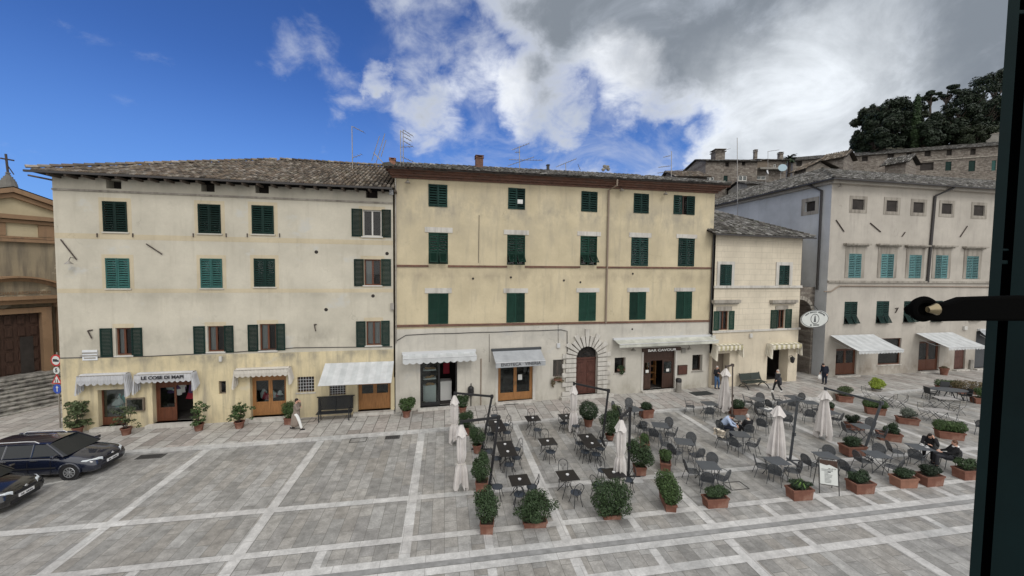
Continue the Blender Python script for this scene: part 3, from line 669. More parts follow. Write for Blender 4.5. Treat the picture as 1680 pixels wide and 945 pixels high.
def pelmet(name, label, fa, r, drop, flaps, mt, out=.35, lettering=None, scal=.25, stripes=None):
    """folded-back awning: gathered cloth along the top with side cheeks hanging down"""
    u0, z0, u1, z1 = r; root = thing(name, label, 'awning', fa.W((u0 + u1) / 2, z1), fa.yaw); hw = (u1 - u0) / 2; h = z1 - z0
    m = MB(); n = 48; prof = [(0, .0), (-out * .5, .02), (-out, -.06), (-out * 1.04, -h * .55), (-out * .98, -h)]
    nsc = max(2, int(2 * hw / scal))
    for i in range(n):
        for j in range(len(prof) - 1):
            def P(i_, j_):
                a = i_ / n; y, z = prof[j_]; y += .02 * sin(i_ * 1.9) * (j_ > 0); z = z + (h * .22 * (abs(sin(pi * nsc * a)) - .6) * -1 if j_ == len(prof) - 1 else 0); return (-hw + 2 * hw * a, y, z)
            m.quad(P(i, j), P(i + 1, j), P(i + 1, j + 1), P(i, j + 1), rnd=(i // 4) % 2)
    m.build('canopy', mt, root)
    for s, L in zip((-1, 1), flaps):
        c = MB(); k = 8
        for i in range(k):
            y0, y1 = -out * (1 - i / k), -out * (1 - (i + 1) / k); x0, x1 = s * (hw + .03 * (i % 2)), s * (hw + .03 * ((i + 1) % 2)); l0, l1 = L * (.75 + .25 * (1 - i / k)), L * (.75 + .25 * (1 - (i + 1) / k))
            w0 = s * .1 * sin(i); c.quad((x0 + w0 * .3, y0, -l0), (x1 + w0 * .3, y1, -l1), (x1, y1, -.02), (x0, y0, -.02))
            c.quad((x0 + s * .06, y0, -l0), (x0 + s * .16, y0 + .03, -l0 * .95), (x0 + s * .02, y0, -.03), (x0, y0, -.02))
        c.build('side_flap', mt, root)
    if lettering: text('lettering', lettering, .23, 'lettering dark', root, (0, -out * 1.12, -h * .45), sx=1.12, bold=.008)
    f = MB().tube([(-hw, -out, -.03), (hw, -out, -.03)], .02, 6)
    for s in (-1, 1): f.tube([(s * hw, 0, -.1), (s * hw, -out, -.03)], .015, 5)
    f.build('frame', 'zinc', root)
    return root
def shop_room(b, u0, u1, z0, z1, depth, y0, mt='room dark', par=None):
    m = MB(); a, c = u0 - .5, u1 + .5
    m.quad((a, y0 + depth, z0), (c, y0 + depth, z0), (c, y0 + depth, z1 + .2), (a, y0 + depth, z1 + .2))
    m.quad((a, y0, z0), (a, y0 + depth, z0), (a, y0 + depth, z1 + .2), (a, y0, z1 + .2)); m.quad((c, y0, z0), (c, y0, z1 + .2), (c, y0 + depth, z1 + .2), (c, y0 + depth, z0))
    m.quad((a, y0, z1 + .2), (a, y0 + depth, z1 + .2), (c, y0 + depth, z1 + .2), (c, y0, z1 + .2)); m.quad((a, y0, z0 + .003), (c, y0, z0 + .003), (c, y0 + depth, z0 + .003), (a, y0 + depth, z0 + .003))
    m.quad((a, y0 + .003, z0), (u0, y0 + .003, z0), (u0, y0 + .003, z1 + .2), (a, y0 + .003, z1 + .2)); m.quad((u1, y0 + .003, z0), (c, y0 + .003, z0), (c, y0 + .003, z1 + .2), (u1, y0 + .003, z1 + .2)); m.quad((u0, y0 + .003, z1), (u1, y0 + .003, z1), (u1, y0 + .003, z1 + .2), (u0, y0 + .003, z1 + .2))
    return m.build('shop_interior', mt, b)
def glazed_door(b, u0, z0, u1, z1, y, mt, leaves=2, kick=.55, transom=0., handle=True, opened=()):
    m = MB(); fr = .08; m.box(u0, y, z0, u0 + fr, y + .07, z1); m.box(u1 - fr, y, z0, u1, y + .07, z1); m.box(u0 + fr, y, z1 - fr, u1 - fr, y + .07, z1)
    zt = z1 - fr
    if transom: m.box(u0 + fr, y, z1 - fr - transom, u1 - fr, y + .05, z1 - fr - .001); zt = z1 - fr - transom
    door = m.build('door', mt, b)
    W_ = (u1 - u0 - 2 * fr) / leaves
    for i in range(leaves):
        if i in opened: continue
        a = u0 + fr + W_ * i; c = a + W_; s = .1; l = MB()
        l.box(a + .004, y + .01, z0 + .01, a + s, y + .055, zt); l.box(c - s, y + .01, z0 + .01, c - .004, y + .055, zt); l.box(a + s, y + .01, zt - s, c - s, y + .055, zt); l.box(a + s, y + .01, z0 + .01, c - s, y + .055, z0 + .12)
        l.box(a + s, y + .02, z0 + .12, c - s, y + .045, z0 + kick - .1); l.box(a + s, y + .01, z0 + kick - .1, c - s, y + .055, z0 + kick)
        l.box(a + s + .06, y + .012, z0 + .2, c - s - .06, y + .03, z0 + kick - .18)
        lo = l.build('door_leaf', mt, door)
        p = MB().box(a + s, y + .03, z0 + kick, c - s, y + .038, zt - s).build('pane', 'shop glass', door)
        if handle: MB().tube([(c - s * .5 if i == 0 else a + s * .5, y - .03, z0 + 1.), (c - s * .5 if i == 0 else a + s * .5, y - .03, z0 + 1.25)], .014, 6).build('handle', 'brass', door)
    return door
FA = Facade((104, 708.5), (646, 676)); FB = Facade((649, 676), (1162, 635)); FC = Facade((1166, 637), (1306, 624.7)); FD = Facade((1350, 619), (1585, 607))
def broot(name, label, fa): return thing(name, label, 'building', (fa.o.x, fa.o.y, 0), fa.yaw)
# ================================================================= house A (cream, left)
A = broot('townhouse', 'long cream and ochre townhouse with attic holes, beside the church', FA); F = FA
LA = F.L; UA0 = F.F(100, 500)[0] * 0 + 0.02
DA = 12.
hA = []; top = 13.02
def wa(r, **k):
    R_ = F.R(*r); hA.append((*R_, .28 if k.get('kind') == 'none' else .30)); return R_
wins = []
for r, sm in (((170, 331, 208.5, 380.5), 'shutter green dark'), ((326, 335.5, 362, 383), 'shutter green dark'), ((414, 337.5, 449, 384), 'shutter green dark'), ((175, 424, 212.5, 473), 'shutter teal'), ((330, 424.5, 364.5, 472.5), 'shutter teal'), ((417.5, 424.5, 451, 470.5), 'shutter green dark')):
    R_ = wa(r); wins.append(R_); window(A, R_, 'closed', sm, fm='wood dark', sill='render white lower', slat=.085)
op = [((595, 344.5, 626, 388), (577, 342.5, 594.5, 388), (626.5, 344, 641.5, 389.5), 'white frame', None), ((597.5, 425.5, 625, 468), (581, 425, 597, 469.5), (625.5, 425, 641.5, 469), 'wood brown', 'left'),
      ((190, 538, 216, 583), (165, 538.5, 185, 585), (216.5, 537.5, 234, 584), 'wood brown', 'left'), ((340.5, 535, 367.5, 577), (318, 535, 337, 580), (368, 534, 383.5, 578.5), 'wood brown', 'left'),
      ((426, 531.5, 453, 575), (407, 532.5, 424, 576.5), (453.5, 531, 468, 574.5), 'wood brown', 'left'), ((601, 527, 625, 566.5), (584.5, 527, 600, 569), (625.5, 526, 639.5, 567.5), 'wood brown', 'both')]
for i, (r, l, rr, fm, cu) in enumerate(op):
    R_ = wa(r); wins.append(R_) if i < 2 else None
    window(A, R_, 'open', 'shutter green dark', F.R(*l), F.R(*rr), fm, sill='white frame', curtain=cu)
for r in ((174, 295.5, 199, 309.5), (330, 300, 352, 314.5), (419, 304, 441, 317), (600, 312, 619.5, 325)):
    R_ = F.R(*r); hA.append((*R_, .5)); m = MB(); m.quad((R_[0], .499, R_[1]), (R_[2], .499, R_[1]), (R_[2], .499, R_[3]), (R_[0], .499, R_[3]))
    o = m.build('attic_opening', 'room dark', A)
# ground-floor openings
gA = dict(shop=F.R(162, 639, 207, 704), d2=F.R(251, 623.5, 317.5, 698), sm=F.R(359, 625, 371, 646.5), d3=F.R(411, 612, 470, 688), g1=F.R(488, 618, 515.5, 643.5), g2=F.R(540.5, 630, 567, 648.5), d4=F.R(587, 625, 641, 675))
for k, r in gA.items():
    z0 = .24 if k in ('shop', 'd2', 'd3', 'd4') else r[1]
    gA[k] = (r[0], z0, r[2], r[3]); hA.append((*gA[k], .35 if k not in ('sm', 'g1', 'g2') else .22))
PZ = 3.84
m = MB(); wall_holes(m, 0, LA, PZ, top, hA); m.quad((0, 0, PZ), (0, DA, PZ), (0, DA, top), (0, 0, top)); m.quad((LA, 0, PZ), (LA, 0, top), (LA, DA, top), (LA, DA, PZ)); m.quad((0, DA, 0), (LA, DA, 0), (LA, DA, top), (0, DA, top)); m.build('wall', 'render cream upper', A)
m = MB(); wall_holes(m, 0, LA, 0, PZ, hA, y=-.012); m.quad((0, -.012, 0), (0, DA, 0), (0, DA, PZ), (0, -.012, PZ)); m.quad((LA, 0, 0), (LA, 0, PZ), (LA, DA, PZ), (LA, DA, 0)); m.quad((0, -.012, PZ), (LA, -.012, PZ), (LA, 0, PZ), (0, 0, PZ)); m.build('lower_wall', 'render ochre lower', A)
rb = []
for r in wins[:8]: rb += surround(r, .2)
rb += [(0.01, 9.95, LA - .01, 10.22), (.01, 7.2, LA - .01, 7.42)]
bl = []
for (u0, z0, u1, z1) in rb:      # bands butt against the window holes and each other
    bl.append((u0, z0, u1, z1))
def cut(rects):
    out = []
    for i, r in enumerate(rects):
        parts = [r]
        for h in [x[:4] for x in hA] + rects[:i]:
            nx = []
            for p in parts:
                if p[2] <= h[0] or p[0] >= h[2] or p[3] <= h[1] or p[1] >= h[3]: nx.append(p); continue
                if p[0] < h[0]: nx.append((p[0], p[1], h[0], p[3]))
                if p[2] > h[2]: nx.append((h[2], p[1], p[2], p[3]))
                a, c = max(p[0], h[0]), min(p[2], h[2])
                if p[1] < h[1]: nx.append((a, p[1], c, h[1]))
                if p[3] > h[3]: nx.append((a, h[3], c, p[3]))
            parts = nx
        out += parts
    return out
bands(A, 'painted_band', 'paint beige band', cut(bl))
for r in [F.R(*x[0]) for x in op[2:]]: bands(A, 'painted_lintel', 'paint beige band', [(r[0] - .12, r[3] + .003, r[2] + .12, r[3] + .22)])
bands(A, 'string_course', 'weathered stone', [(.0, 12.33, LA, 12.42)], -.06, .06)
m = MB(); m.tube([(0, -.03, 3.9), (4, -.035, 3.86), (8, -.03, 3.95), (11, -.03, 4.1), (16.2, -.03, 4.0)], .02, 4); m.build('cable', 'pipe dark', A)
# roof
EV = 13.12; SL = .39; ov = .7; U0 = -.5; U1 = LA + .1
a_ = math.atan(SL); up = (0, cos(a_), sin(a_)); D_ = 7.3 + ov; Ls = D_ / cos(a_)
roofA = roof_plane(A, (U0, -ov, EV), (1, 0, 0), up, [(0, 0), (U1 - U0, 0), (U1 - U0, Ls), (D_ + .3, Ls)], 'roof tile')
ra = MB(); zr = EV + D_ * SL; ra.quad((U0, -ov, EV - .03), (U0 + D_ + .3, D_ - ov, zr - .03), (U0 + D_ + .3, D_ - ov + .1, zr - .03), (U0, 2 * D_ - ov, EV - .03)); ra.quad((U0 + D_ + .3, D_ - ov, zr - .03), (U1, D_ - ov, zr - .03), (U1, 2 * D_ - ov, EV - .03), (U0, 2 * D_ - ov, EV - .03)); ra.build('roof_slope', 'roof tile dark', roofA)
ridge(roofA, [(U0 + .05, -ov, EV + .08), (U0 + D_ + .3, D_ - ov, zr + .06)], 'roof tile'); ridge(roofA, [(U0 + D_ + .3, D_ - ov, zr + .06), (U1, D_ - ov, zr + .06)], 'roof tile')
for i in range(24): u = .3 + i * .7; MB().box(u, -ov + .02, EV - .2, u + .1, 0, EV - .09).build('rafter', 'eave wood', roofA)
m = MB(); m.box(U0 - .0, -ov - .1, EV - .1, U1 - .05, -ov - .0, EV - .0); m.build('gutter', 'pipe dark', roofA)
m = MB(); m.tube([(U0 - .45, .0, EV - .12), (-.0, -.0, EV - .3)], .05, 6); m.tube([(U0 - .35, 3, EV - .12), (.0, 3., EV - .3)], .05, 6); m.build('rafter', 'eave wood', roofA)
c = F.F(320, 270, -4.2); m = MB(); m.lathe([(.34, -.3), (.36, .06), (.1, .22)], 12, (c[0], 4.2, c[1])); m.build('chimney', 'terracotta pale', roofA)
m = MB(); c = F.F(484, 271, -6.2); m.cbox((c[0], 6.2, c[1]), (.9, .9, .05), rx=a_); m.build('skylight', 'window glass', roofA)
# shop fronts of A
F_ = F
r = gA['shop']; shop_room(A, r[0], r[2], .24, r[3], .9, .36, 'room pale'); s = MB(); zk = F.F(190, 686)[1]
s.box(r[0], .22, .24, r[2], .3, zk); s.box(r[0], .22, zk, r[0] + .07, .28, r[3]); s.box(r[2] - .07, .22, zk, r[2], .28, r[3]); s.box(r[0] + .07, .22, r[3] - .07, r[2] - .07, .28, r[3]); w_ = s.build('shop_window', 'wood brown', A)
MB().box(r[0] + .07, .245, zk, r[2] - .07, .253, r[3] - .07).build('pane', 'shop glass', w_)
r = gA['d2']; shop_room(A, r[0], r[2], .24, r[3], 1.6, .36); glazed_door(A, r[0], .24, r[2], r[3], .26, 'wood brown', 2, .75, .28, opened=(1,))
r = gA['d3']; shop_room(A, r[0], r[2], .24, r[3], 1.6, .36); glazed_door(A, r[0], .24, r[2], r[3], .26, 'wood golden', 2, .78, .3)
r = gA['d4']; shop_room(A, r[0], r[2], .24, r[3], 1.6, .36); glazed_door(A, r[0], .24, r[2], r[3], .26, 'wood golden', 2, .95, .1)
window(A, gA['sm'], 'none', fm='wood grey', sill=None, panes=1)
for k in ('g1', 'g2'): window(A, gA[k], 'none', fm='wood dark', sill='travertine', bars=(6, 5), depth=.2)
for k in ('shop', 'd2', 'd3', 'd4'): r = gA[k]; MB().box(r[0] - .2, -.35, .08, r[2] + .2, .36, .24).build('door_step', 'travertine', A)
for k in ('shop', 'd2', 'd3', 'd4'): r = gA[k]; m = MB(); m.box(r[0] - .22, -.03, .24, r[0] - .003, -.013, r[3] + .18); m.box(r[2] + .003, -.03, .24, r[2] + .22, -.013, r[3] + .18); m.box(r[0] - .003, -.03, r[3] + .003, r[2] + .003, -.013, r[3] + .18); m.build('door_surround', 'render ochre lower', A)
# iron tie anchors and boxes
def anchor(b, fa, p0, p1, r=.03, mt='iron rust'):
    a, c = fa.F(*p0), fa.F(*p1); return MB().tube([(a[0], -.05, a[1]), (c[0], -.05, c[1])], r, 5).build('wall_tie', mt, b)
for p in (((101, 393), (127, 426)), ((241, 400), (267, 417)), ((145, 542), (152, 555)), ((146, 542), (153, 541)), ((516, 532), (518.5, 543)), ((516, 532), (520, 532))): anchor(A, F, *p)
for x in (160, 218.5, 317.5, 371.5, 406, 459): a = F.F(x, 386); MB().box(a[0] - .02, -.05, a[1] - .1, a[0] + .02, -.005, a[1] + .1).build('shutter_catch', 'iron rust', A)
for p in ((519, 413.5), (635, 416), (612, 485.5), (535, 508)):
    a = F.F(*p); q = MB(); k = 12; q.quad(*[(a[0] + .1 * cos(2 * pi * i / k), -.006, a[1] + .1 * sin(2 * pi * i / k)) for i in range(k)]); q.build('vent_hole', 'room dark', A)
# ================================================================= house B (yellow, middle)
Bd = broot('townhouse', 'tall yellow townhouse with brick cornice and a stone arched portal', FB); F = FB; LB = F.L; DB = 11.
hB = []
def zt(u): return 13.95 + .43 * u / 22.2
rows = [((703.5, 303, 733.5, 339), 0), ((834, 309, 861, 343), 0), ((954, 314.5, 979.5, 347), 0), ((1040, 318, 1064, 349.5), 0)]
for r, _ in rows: R_ = F.R(*r); hB.append((*R_, .3)); window(Bd, R_, 'closed', 'shutter green faded', fm='wood dark', slat=.1)
R_ = F.R(1105, 321, 1139.5, 352); hB.append((*R_, .3)); w_ = window(Bd, R_, 'none', fm='wood dark'); q = (R_[2] - R_[0]) * .38
for s in (0, 1): o = leaf_mb(q, R_[3] - R_[1], .1).build('shutter', 'shutter green faded', w_); o.location = (R_[0] if s == 0 else R_[2] - q, -.005, R_[1])
for r, kd, l in (((703, 382, 735, 433), 'flap', (697, 373, 742.5, 381.5)), ((832, 385.5, 861.5, 434.5), 'flapopen', (826.5, 377.5, 867.5, 385)), ((952, 387.5, 979.5, 435), 'flapopen', (947, 380, 985.5, 387)), ((1036, 389.5, 1063, 436), 'closed', (1032, 382, 1068.5, 389.5)), ((1113, 391, 1138.5, 436.5), 'closed', (1109.5, 384.5, 1143.5, 391))):
    R_ = F.R(*r); hB.append((*R_, .3)); window(Bd, R_, kd, 'shutter green' if kd != 'closed' else 'shutter green faded', fm='wood dark', slat=.11, lintel=F.R(*l))
for r, l in (((703, 481.5, 735, 531), (697, 472.5, 741, 481)), ((831.5, 481, 860.5, 528.5), (826, 473, 866, 480.5)), ((950, 480, 977, 526), (945.5, 472.5, 983, 479.5)), ((1033, 479, 1059, 524), (1029, 472, 1065, 479)), ((1109.5, 478.5, 1134.5, 522.5), (1106, 472, 1140.5, 478))):
    R_ = F.R(*r); hB.append((*R_, .3)); window(Bd, R_, 'closed', 'shutter green', fm='wood dark', slat=.06, lintel=F.R(*l))
PB = 5.02
gB = dict(d1=F.R(689.5, 592, 750, 668), d2=F.R(817, 597, 874, 658), g=F.R(907, 590, 924.5, 618), n1=F.R(1008, 586.5, 1026, 612), d3=F.R(1055, 576, 1107, 644), n2=F.R(1135.5, 582, 1152, 608.5))
for k in ('d1', 'd2', 'd3'): gB[k] = (gB[k][0], .22, gB[k][2], gB[k][3])
pl, pr = F.F(943.5, 640)[0], F.F(978.5, 640)[0]; pc, pw = (pl + pr) / 2, (pr - pl) / 2; zs = F.F(961, 587)[1]
for k, r in gB.items(): hB.append((*r, .3))
hB.append((pl, .26, pr, zs + pw, .3))
m = MB(); wall_holes(m, 0, LB, PB, 14.5, hB, topfn=zt); m.quad((0, 0, PB), (0, DB, PB), (0, DB, zt(0)), (0, 0, zt(0))); m.quad((LB, 0, PB), (LB, 0, zt(LB)), (LB, DB, zt(LB)), (LB, DB, PB)); m.quad((0, DB, 0), (0, DB, 14), (LB, DB, 14.4), (LB, DB, 0)); m.build('wall', 'render yellow', Bd)
m = MB(); wall_holes(m, 0, LB, 0, PB, hB, y=-.02); m.quad((0, -.02, 0), (0, DB, 0), (0, DB, PB), (0, -.02, PB)); m.quad((LB, -.02, 0), (LB, -.02, PB), (LB, DB, PB), (LB, DB, 0)); m.quad((0, -.02, PB), (LB, -.02, PB), (LB, 0, PB), (0, 0, PB)); m.build('lower_wall', 'render white lower', Bd)
m = MB()
for u0, u1, za, zb in ((0, LB, 8.82, 8.92),):
    pass
def sloped(m, u0, z0, u1, z1, h, y0, y1):
    m.quad((u0, y0, z0), (u1, y0, z1), (u1, y0, z1 + h), (u0, y0, z0 + h)); m.quad((u0, y0, z0 + h), (u1, y0, z1 + h), (u1, y1, z1 + h), (u0, y1, z0 + h)); m.quad((u0, y0, z0), (u0, y1, z0), (u1, y1, z1), (u1, y0, z1))
    m.quad((u0, y0, z0), (u0, y0, z0 + h), (u0, y1, z0 + h), (u0, y1, z0)); m.quad((u1, y0, z1), (u1, y1, z1), (u1, y1, z1 + h), (u1, y0, z1 + h))
cutsB = [0] + [x for r in ((703, 382, 735, 433), (832, 385.5, 861.5, 434.5), (952, 387.5, 979.5, 435)) for x in (F.R(*r)[0], F.R(*r)[2])] + [LB]
for a, c in zip(cutsB[::2], cutsB[1::2]): sloped(m, a, 8.70 + .1 * a / LB, c, 8.70 + .1 * c / LB, .12, -.06, 0)
sloped(m, 0, 5.16, LB, 4.94, .13, -.08, 0); m.build('string_course', 'brick red', Bd)
m = MB()
for h, p in ((0, .12), (.13, .28), (.25, .48), (.36, .70)): sloped(m, -.1 - p * .5, 13.82 + h, LB + .1 + p * .8, 14.24 + h, .125, -p, 0)
for i in range(74):
    u = .1 + i * .3; z_ = 13.82 + .43 * u / LB; m.box(u, -.24, z_ + .10, u + .13, -.125, z_ + .128)
m.build('cornice', 'brick red', Bd)
SLB = .285; ab = math.atan(SLB); tilt = atan2(.53, LB); ovb = .8; DB2 = 5.4 + ovb; upb = Vector((0, cos(ab), sin(ab))); eab = Vector((1, 0, sin(tilt)))
zb0 = 14.24; roofB = roof_plane(Bd, (-.55, -ovb, zb0), eab, upb, [(0, 0), (LB + 1.2, 0), (LB - 2.0, DB2 / cos(ab)), (.4, DB2 / cos(ab))], 'roof tile dark', jit=2.2)
zt1 = zb0 + DB2 * SLB; tl_ = LB * .0241
m = MB(); m.quad((-.15, DB2 - ovb, zt1 - .03), (LB - 2.5, DB2 - ovb, zt1 + tl_ - .05), (LB, 2 * DB2, 14.3), (0, 2 * DB2, 14.0)); m.quad((LB + .6, -ovb, zb0 + tl_), (LB + .6, 2 * DB2, zb0 + tl_), (LB - 2.5, DB2, zt1 + tl_ - .05)); m.build('roof_slope', 'roof tile dark', roofB)
ridge(roofB, [(-.15, DB2 - ovb, zt1 + .02), (LB - 2.5, DB2 - ovb, zt1 + tl_ - .02)], 'roof tile dark'); ridge(roofB, [(-.5, -ovb, zb0 + .06), (-.15, DB2 - ovb, zt1 + .02)], 'roof tile dark')
ridge(roofB, [(LB + .6, -ovb, zb0 + tl_ + .04), (LB - 2.5, DB2 - ovb, zt1 + tl_ - .02)], 'roof tile dark')
def chim(fa, px, bottom, off, par, w_=.55, h=None, mt='brick red'):
    u, z = fa.F(px[0], bottom, -off); _, z2 = fa.F(px[0], px[1], -off); return chimney(par, u, off, z, w_, z2 - z, mt)
chim(FB, (786, 256), 271, 4., roofB, .5, None, 'brick red'); chim(FB, (644, 260), 271, 2., roofB, .35, None, 'terracotta pale'); chim(FB, (899, 270), 277, 5, roofB, .18, None, 'pipe dark')
m = MB(); u, z = FB.F(994, 281, -4.2); _, z2 = FB.F(994, 270.5, -4.2); h = z2 - z
for k in range(5): m.lathe([(.1, 0), (.16, h * .3), (.08, h * .45)], 8, (u + (-.22, .2, 0, -.12, .14)[k], 4.2, z + (0, .1, .25, .4, .38)[k] * h * 1.3))
m.build('chimney', 'wall grey old', roofB)
pth = [F.F(1003, 301), F.F(1003, 308), F.F(998, 312), F.F(993, 520)]
pipe(Bd, [(pth[0][0], -.78, pth[0][1] + .1), (pth[1][0], -.74, pth[1][1]), (pth[2][0], -.1, pth[2][1]), (pth[3][0], -.1, 5.05)], .06, 'pipe brown')
pipe(Bd, [(F.F(1170, 379)[0], -.55, F.F(1170, 379)[1]), (F.F(1169, 385)[0], -.12, F.F(1169, 386)[1]), (F.F(1163, 546)[0], -.12, F.F(1163, 546)[1])], .05, 'pipe dark')
pipe(Bd, [(.06, -.08, 13.8), (.05, -.08, 4.2)], .035, 'zinc')
pipe(Bd, [(F.F(789, 592)[0], -.05, F.F(789, 588)[1]), (F.F(789, 592)[0], -.05, .1)], .035, 'pipe brown')
# cable along the wall
m = MB(); z1 = F.F(660, 550)[1]; m.tube([(.1, -.06, z1 - .3), (.6, -.05, z1)] + [(.6 + i * 1.4, -.05, z1 + .02 + .02 * (i % 2)) for i in range(1, 8)] + [(F.F(930, 543)[0], -.05, F.F(930, 543)[1]), (F.F(930, 582)[0], -.05, F.F(930, 582)[1])], .022, 4)
for p, q in (((785, 431), (786, 353)), ((802.5, 548), (802.5, 594)), ((915.5, 531), (915.5, 564))): a, c = F.F(*p), F.F(*q); m.tube([(a[0], -.03, a[1]), (c[0], -.03, c[1])], .014, 4)
m.build('cable', 'pipe dark', Bd)
# stone portal
m = MB(); nv = 13; vr = random.Random(3)
for i in range(nv):
    t0, t1 = pi * i / nv + .028, pi * (i + 1) / nv - .028; R1 = pw + (.72 if i % 2 else .98) + (.22 if i == nv // 2 else 0); y = -.14 - .02 * (i % 2)
    pts = [(pc + pw * cos(t), zs + pw * sin(t)) for t in (t0, (t0 + t1) / 2, t1)] + [(pc + R1 * cos(t1), zs + R1 * sin(t1)), (pc + R1 * cos(t0), zs + R1 * sin(t0))]
    m.prism(pts, y, .02, 'y')
zb = .26; nb = 8; hb = (zs - zb) / nb
for s in (-1, 1):
    for i in range(nb):
        w0 = .74 if i % 2 else .98; y = -.14; a, c = (pc + s * pw, pc + s * (pw + w0)); m.box(min(a, c), y, zb + hb * i + .022, max(a, c), .02, zb + hb * (i + 1) - .022)
po = m.build('portal', 'travertine', Bd, bevel=.02)
m = MB()
for i in range(24): t0, t1 = pi * i / 24, pi * (i + 1) / 24; m.prism([(pc + pw * cos(t0), zs + pw * sin(t0)), (pc + (pw + .66) * cos(t0), zs + (pw + .66) * sin(t0)), (pc + (pw + .66) * cos(t1), zs + (pw + .66) * sin(t1)), (pc + pw * cos(t1), zs + pw * sin(t1))], -.055, -.021, 'y')
for s_ in (-1, 1): m.box(min(pc + s_ * pw, pc + s_ * (pw + .7)), -.055, .26, max(pc + s_ * pw, pc + s_ * (pw + .7)), -.021, zs)
m.build('portal_bed', 'wall dark joint', po)
m = MB(); m.box(pc - pw - 1.1, -.4, .08, pc + pw + 1.1, .3, .26); m.build('portal_step', 'travertine', po)
m = MB(); k = 16
arc = [(pc + pw * cos(pi * i / k), zs + pw * sin(pi * i / k)) for i in range(k + 1)]
m2 = MB(); 
for i in range(k): m2.quad((arc[i][0], -.021, arc[i][1]), (arc[i + 1][0], -.021, arc[i + 1][1]), (arc[i + 1][0], -.021, zs + pw + .001), (arc[i][0], -.021, zs + pw + .001))
m2.build('arch_infill', 'render white lower', po)
m.prism([(pl, zs), (pr, zs)] + arc[1:-1], .2, .24, 'y'); m.build('fanlight', 'room dark', po)
m = MB()
for i in range(1, 8): t = pi * i / 8; m.tube([(pc + .15 * cos(t), .16, zs + .15 * sin(t)), (pc + pw * cos(t), .16, zs + pw * sin(t))], .016, 4)
for rr in (.3, .62, .9): m.tube([(pc + pw * rr * cos(pi * i / 12), .16, zs + pw * rr * sin(pi * i / 12)) for i in range(13)], .016, 4)
m.build('fanlight_grille', 'black metal', po)
m = MB(); m.box(pl, .18, .26, pr, .24, zs); m.box(pl, .12, zs - .1, pr, .18, zs)
for s in (0, 1):
    a = pl + s * pw + .05; c = a + pw - .1
    for z0, z1 in ((.42, .95), (1.05, 1.62), (1.72, 2.32), (2.42, zs - .22)):
        m.box(a + .08, .15, z0, c - .08, .178, z1); m.box(a + .16, .125, z0 + .08, c - .16, .149, z1 - .08)
m.build('portal_door', 'wood portal', po)
# shops of B
r = gB['d1']; shop_room(Bd, r[0], r[2], .22, r[3], 3., .32, 'room dark'); um = F.F(722, 630)[0]; m = MB(); y = .12
m.box(r[0], y, .22, r[0] + .1, y + .1, r[3]); m.box(um - .12, y, .22, um, y + .1, r[3]); m.box(r[0] + .1, y, r[3] - .16, um - .12, y + .1, r[3]); m.box(r[0] + .1, y, .22, um - .12, y + .1, .45); m.box(um, y, r[3] - .16, r[2], y + .1, r[3]); m.box(r[2] - .08, y, .22, r[2], y + .1, r[3] - .16)
d = m.build('shop_door', 'black metal', Bd); MB().box(r[0] + .1, y + .04, .45, um - .12, y + .05, r[3] - .16).build('pane', 'shop glass', d)
m = MB(); m.box(r[0] + .2, y + .5, .22, um - .2, y + .9, 1.35); m.box(r[0] + .2, y + .45, 1.75, um - .2, y + .95, 1.82); m.box(r[0] + .2, y + .45, 2.3, um - .2, y + .95, 2.36); m.build('display_shelves', 'goods white', d); MB().box(um + .1, y + .9, .22, um + .8, y + 1.6, 1.45).build('shop_counter', 'goods white', d)
m = MB()
for i in range(26): m.lathe([(.05, -.04), (.1, 0), (.04, .07)], 8, (r[0] + .3 + random.random() * (um - r[0] - .6), y + .55 + random.random() * .25, random.choice((1.4, 1.86, 2.4))), sx=random.uniform(.8, 1.6))
m.build('bread', 'goods bread', d)
m = MB(); m.box(um + .35, 1.9, 1.7, um + .75, 1.95, 2.4); m.build('poster', 'goods red', d)
r = gB['d2']; shop_room(Bd, r[0], r[2], .22, r[3], 1.6, .32); glazed_door(Bd, r[0], .22, r[2], r[3], .1, 'wood golden', 2, .5)
MB().box(r[0] + 1.35, .11, 1.5, r[0] + 1.62, .118, 1.85).build('notice', 'paper', Bd)
r = gB['d3']; shop_room(Bd, r[0], r[2], .22, r[3], 2.5, .32); ztr = F.F(1080, 590)[1]; m = MB(); m.box(r[0], .1, .22, r[0] + .09, .2, r[3]); m.box(r[2] - .09, .1, .22, r[2], .2, r[3]); m.box(r[0] + .09, .1, r[3] - .1, r[2] - .09, .2, r[3]); m.box(r[0] + .09, .1, ztr - .08, r[2] - .09, .2, ztr); m.box(r[0] + .09, .14, ztr, r[2] - .09, .16, r[3] - .1)
dd = m.build('door', 'wood dark', Bd); x1, x2 = F.F(1069, 620)[0], F.F(1088, 620)[0]
for a, c in ((r[0] + .09, x1), (x2, r[2] - .09)):
    m = MB(); m.box(a, .12, .24, c, .17, 1.3); m.box(a, .12, 1.3, a + .1, .17, ztr - .08); m.box(c - .1, .12, 1.3, c, .17, ztr - .08); m.box(a + .1, .12, ztr - .2, c - .1, .17, ztr - .08); m.box(a + .12, .105, .4, c - .12, .12, 1.15); m.build('door_leaf', 'wood dark', dd)
    MB().box(a + .1, .14, 1.3, c - .1, .148, ztr - .2).build('pane', 'shop glass', dd)
    MB().box((a + c) / 2 - .12, .1, 1.42, (a + c) / 2 + .12, .104, 1.62).build('notice', 'paper', dd)
m = MB()
for z_ in (.6, 1.1, 1.6, 2.1): m.box(x1 + .35, 1.0, z_, x1 + 1.0, 1.3, z_ + .04)
m.box(x1 + .3, 1., .22, x1 + .35, 1.3, 2.5); m.box(x1 + 1., 1., .22, x1 + 1.05, 1.3, 2.5); m.build('rack', 'wood golden', dd)
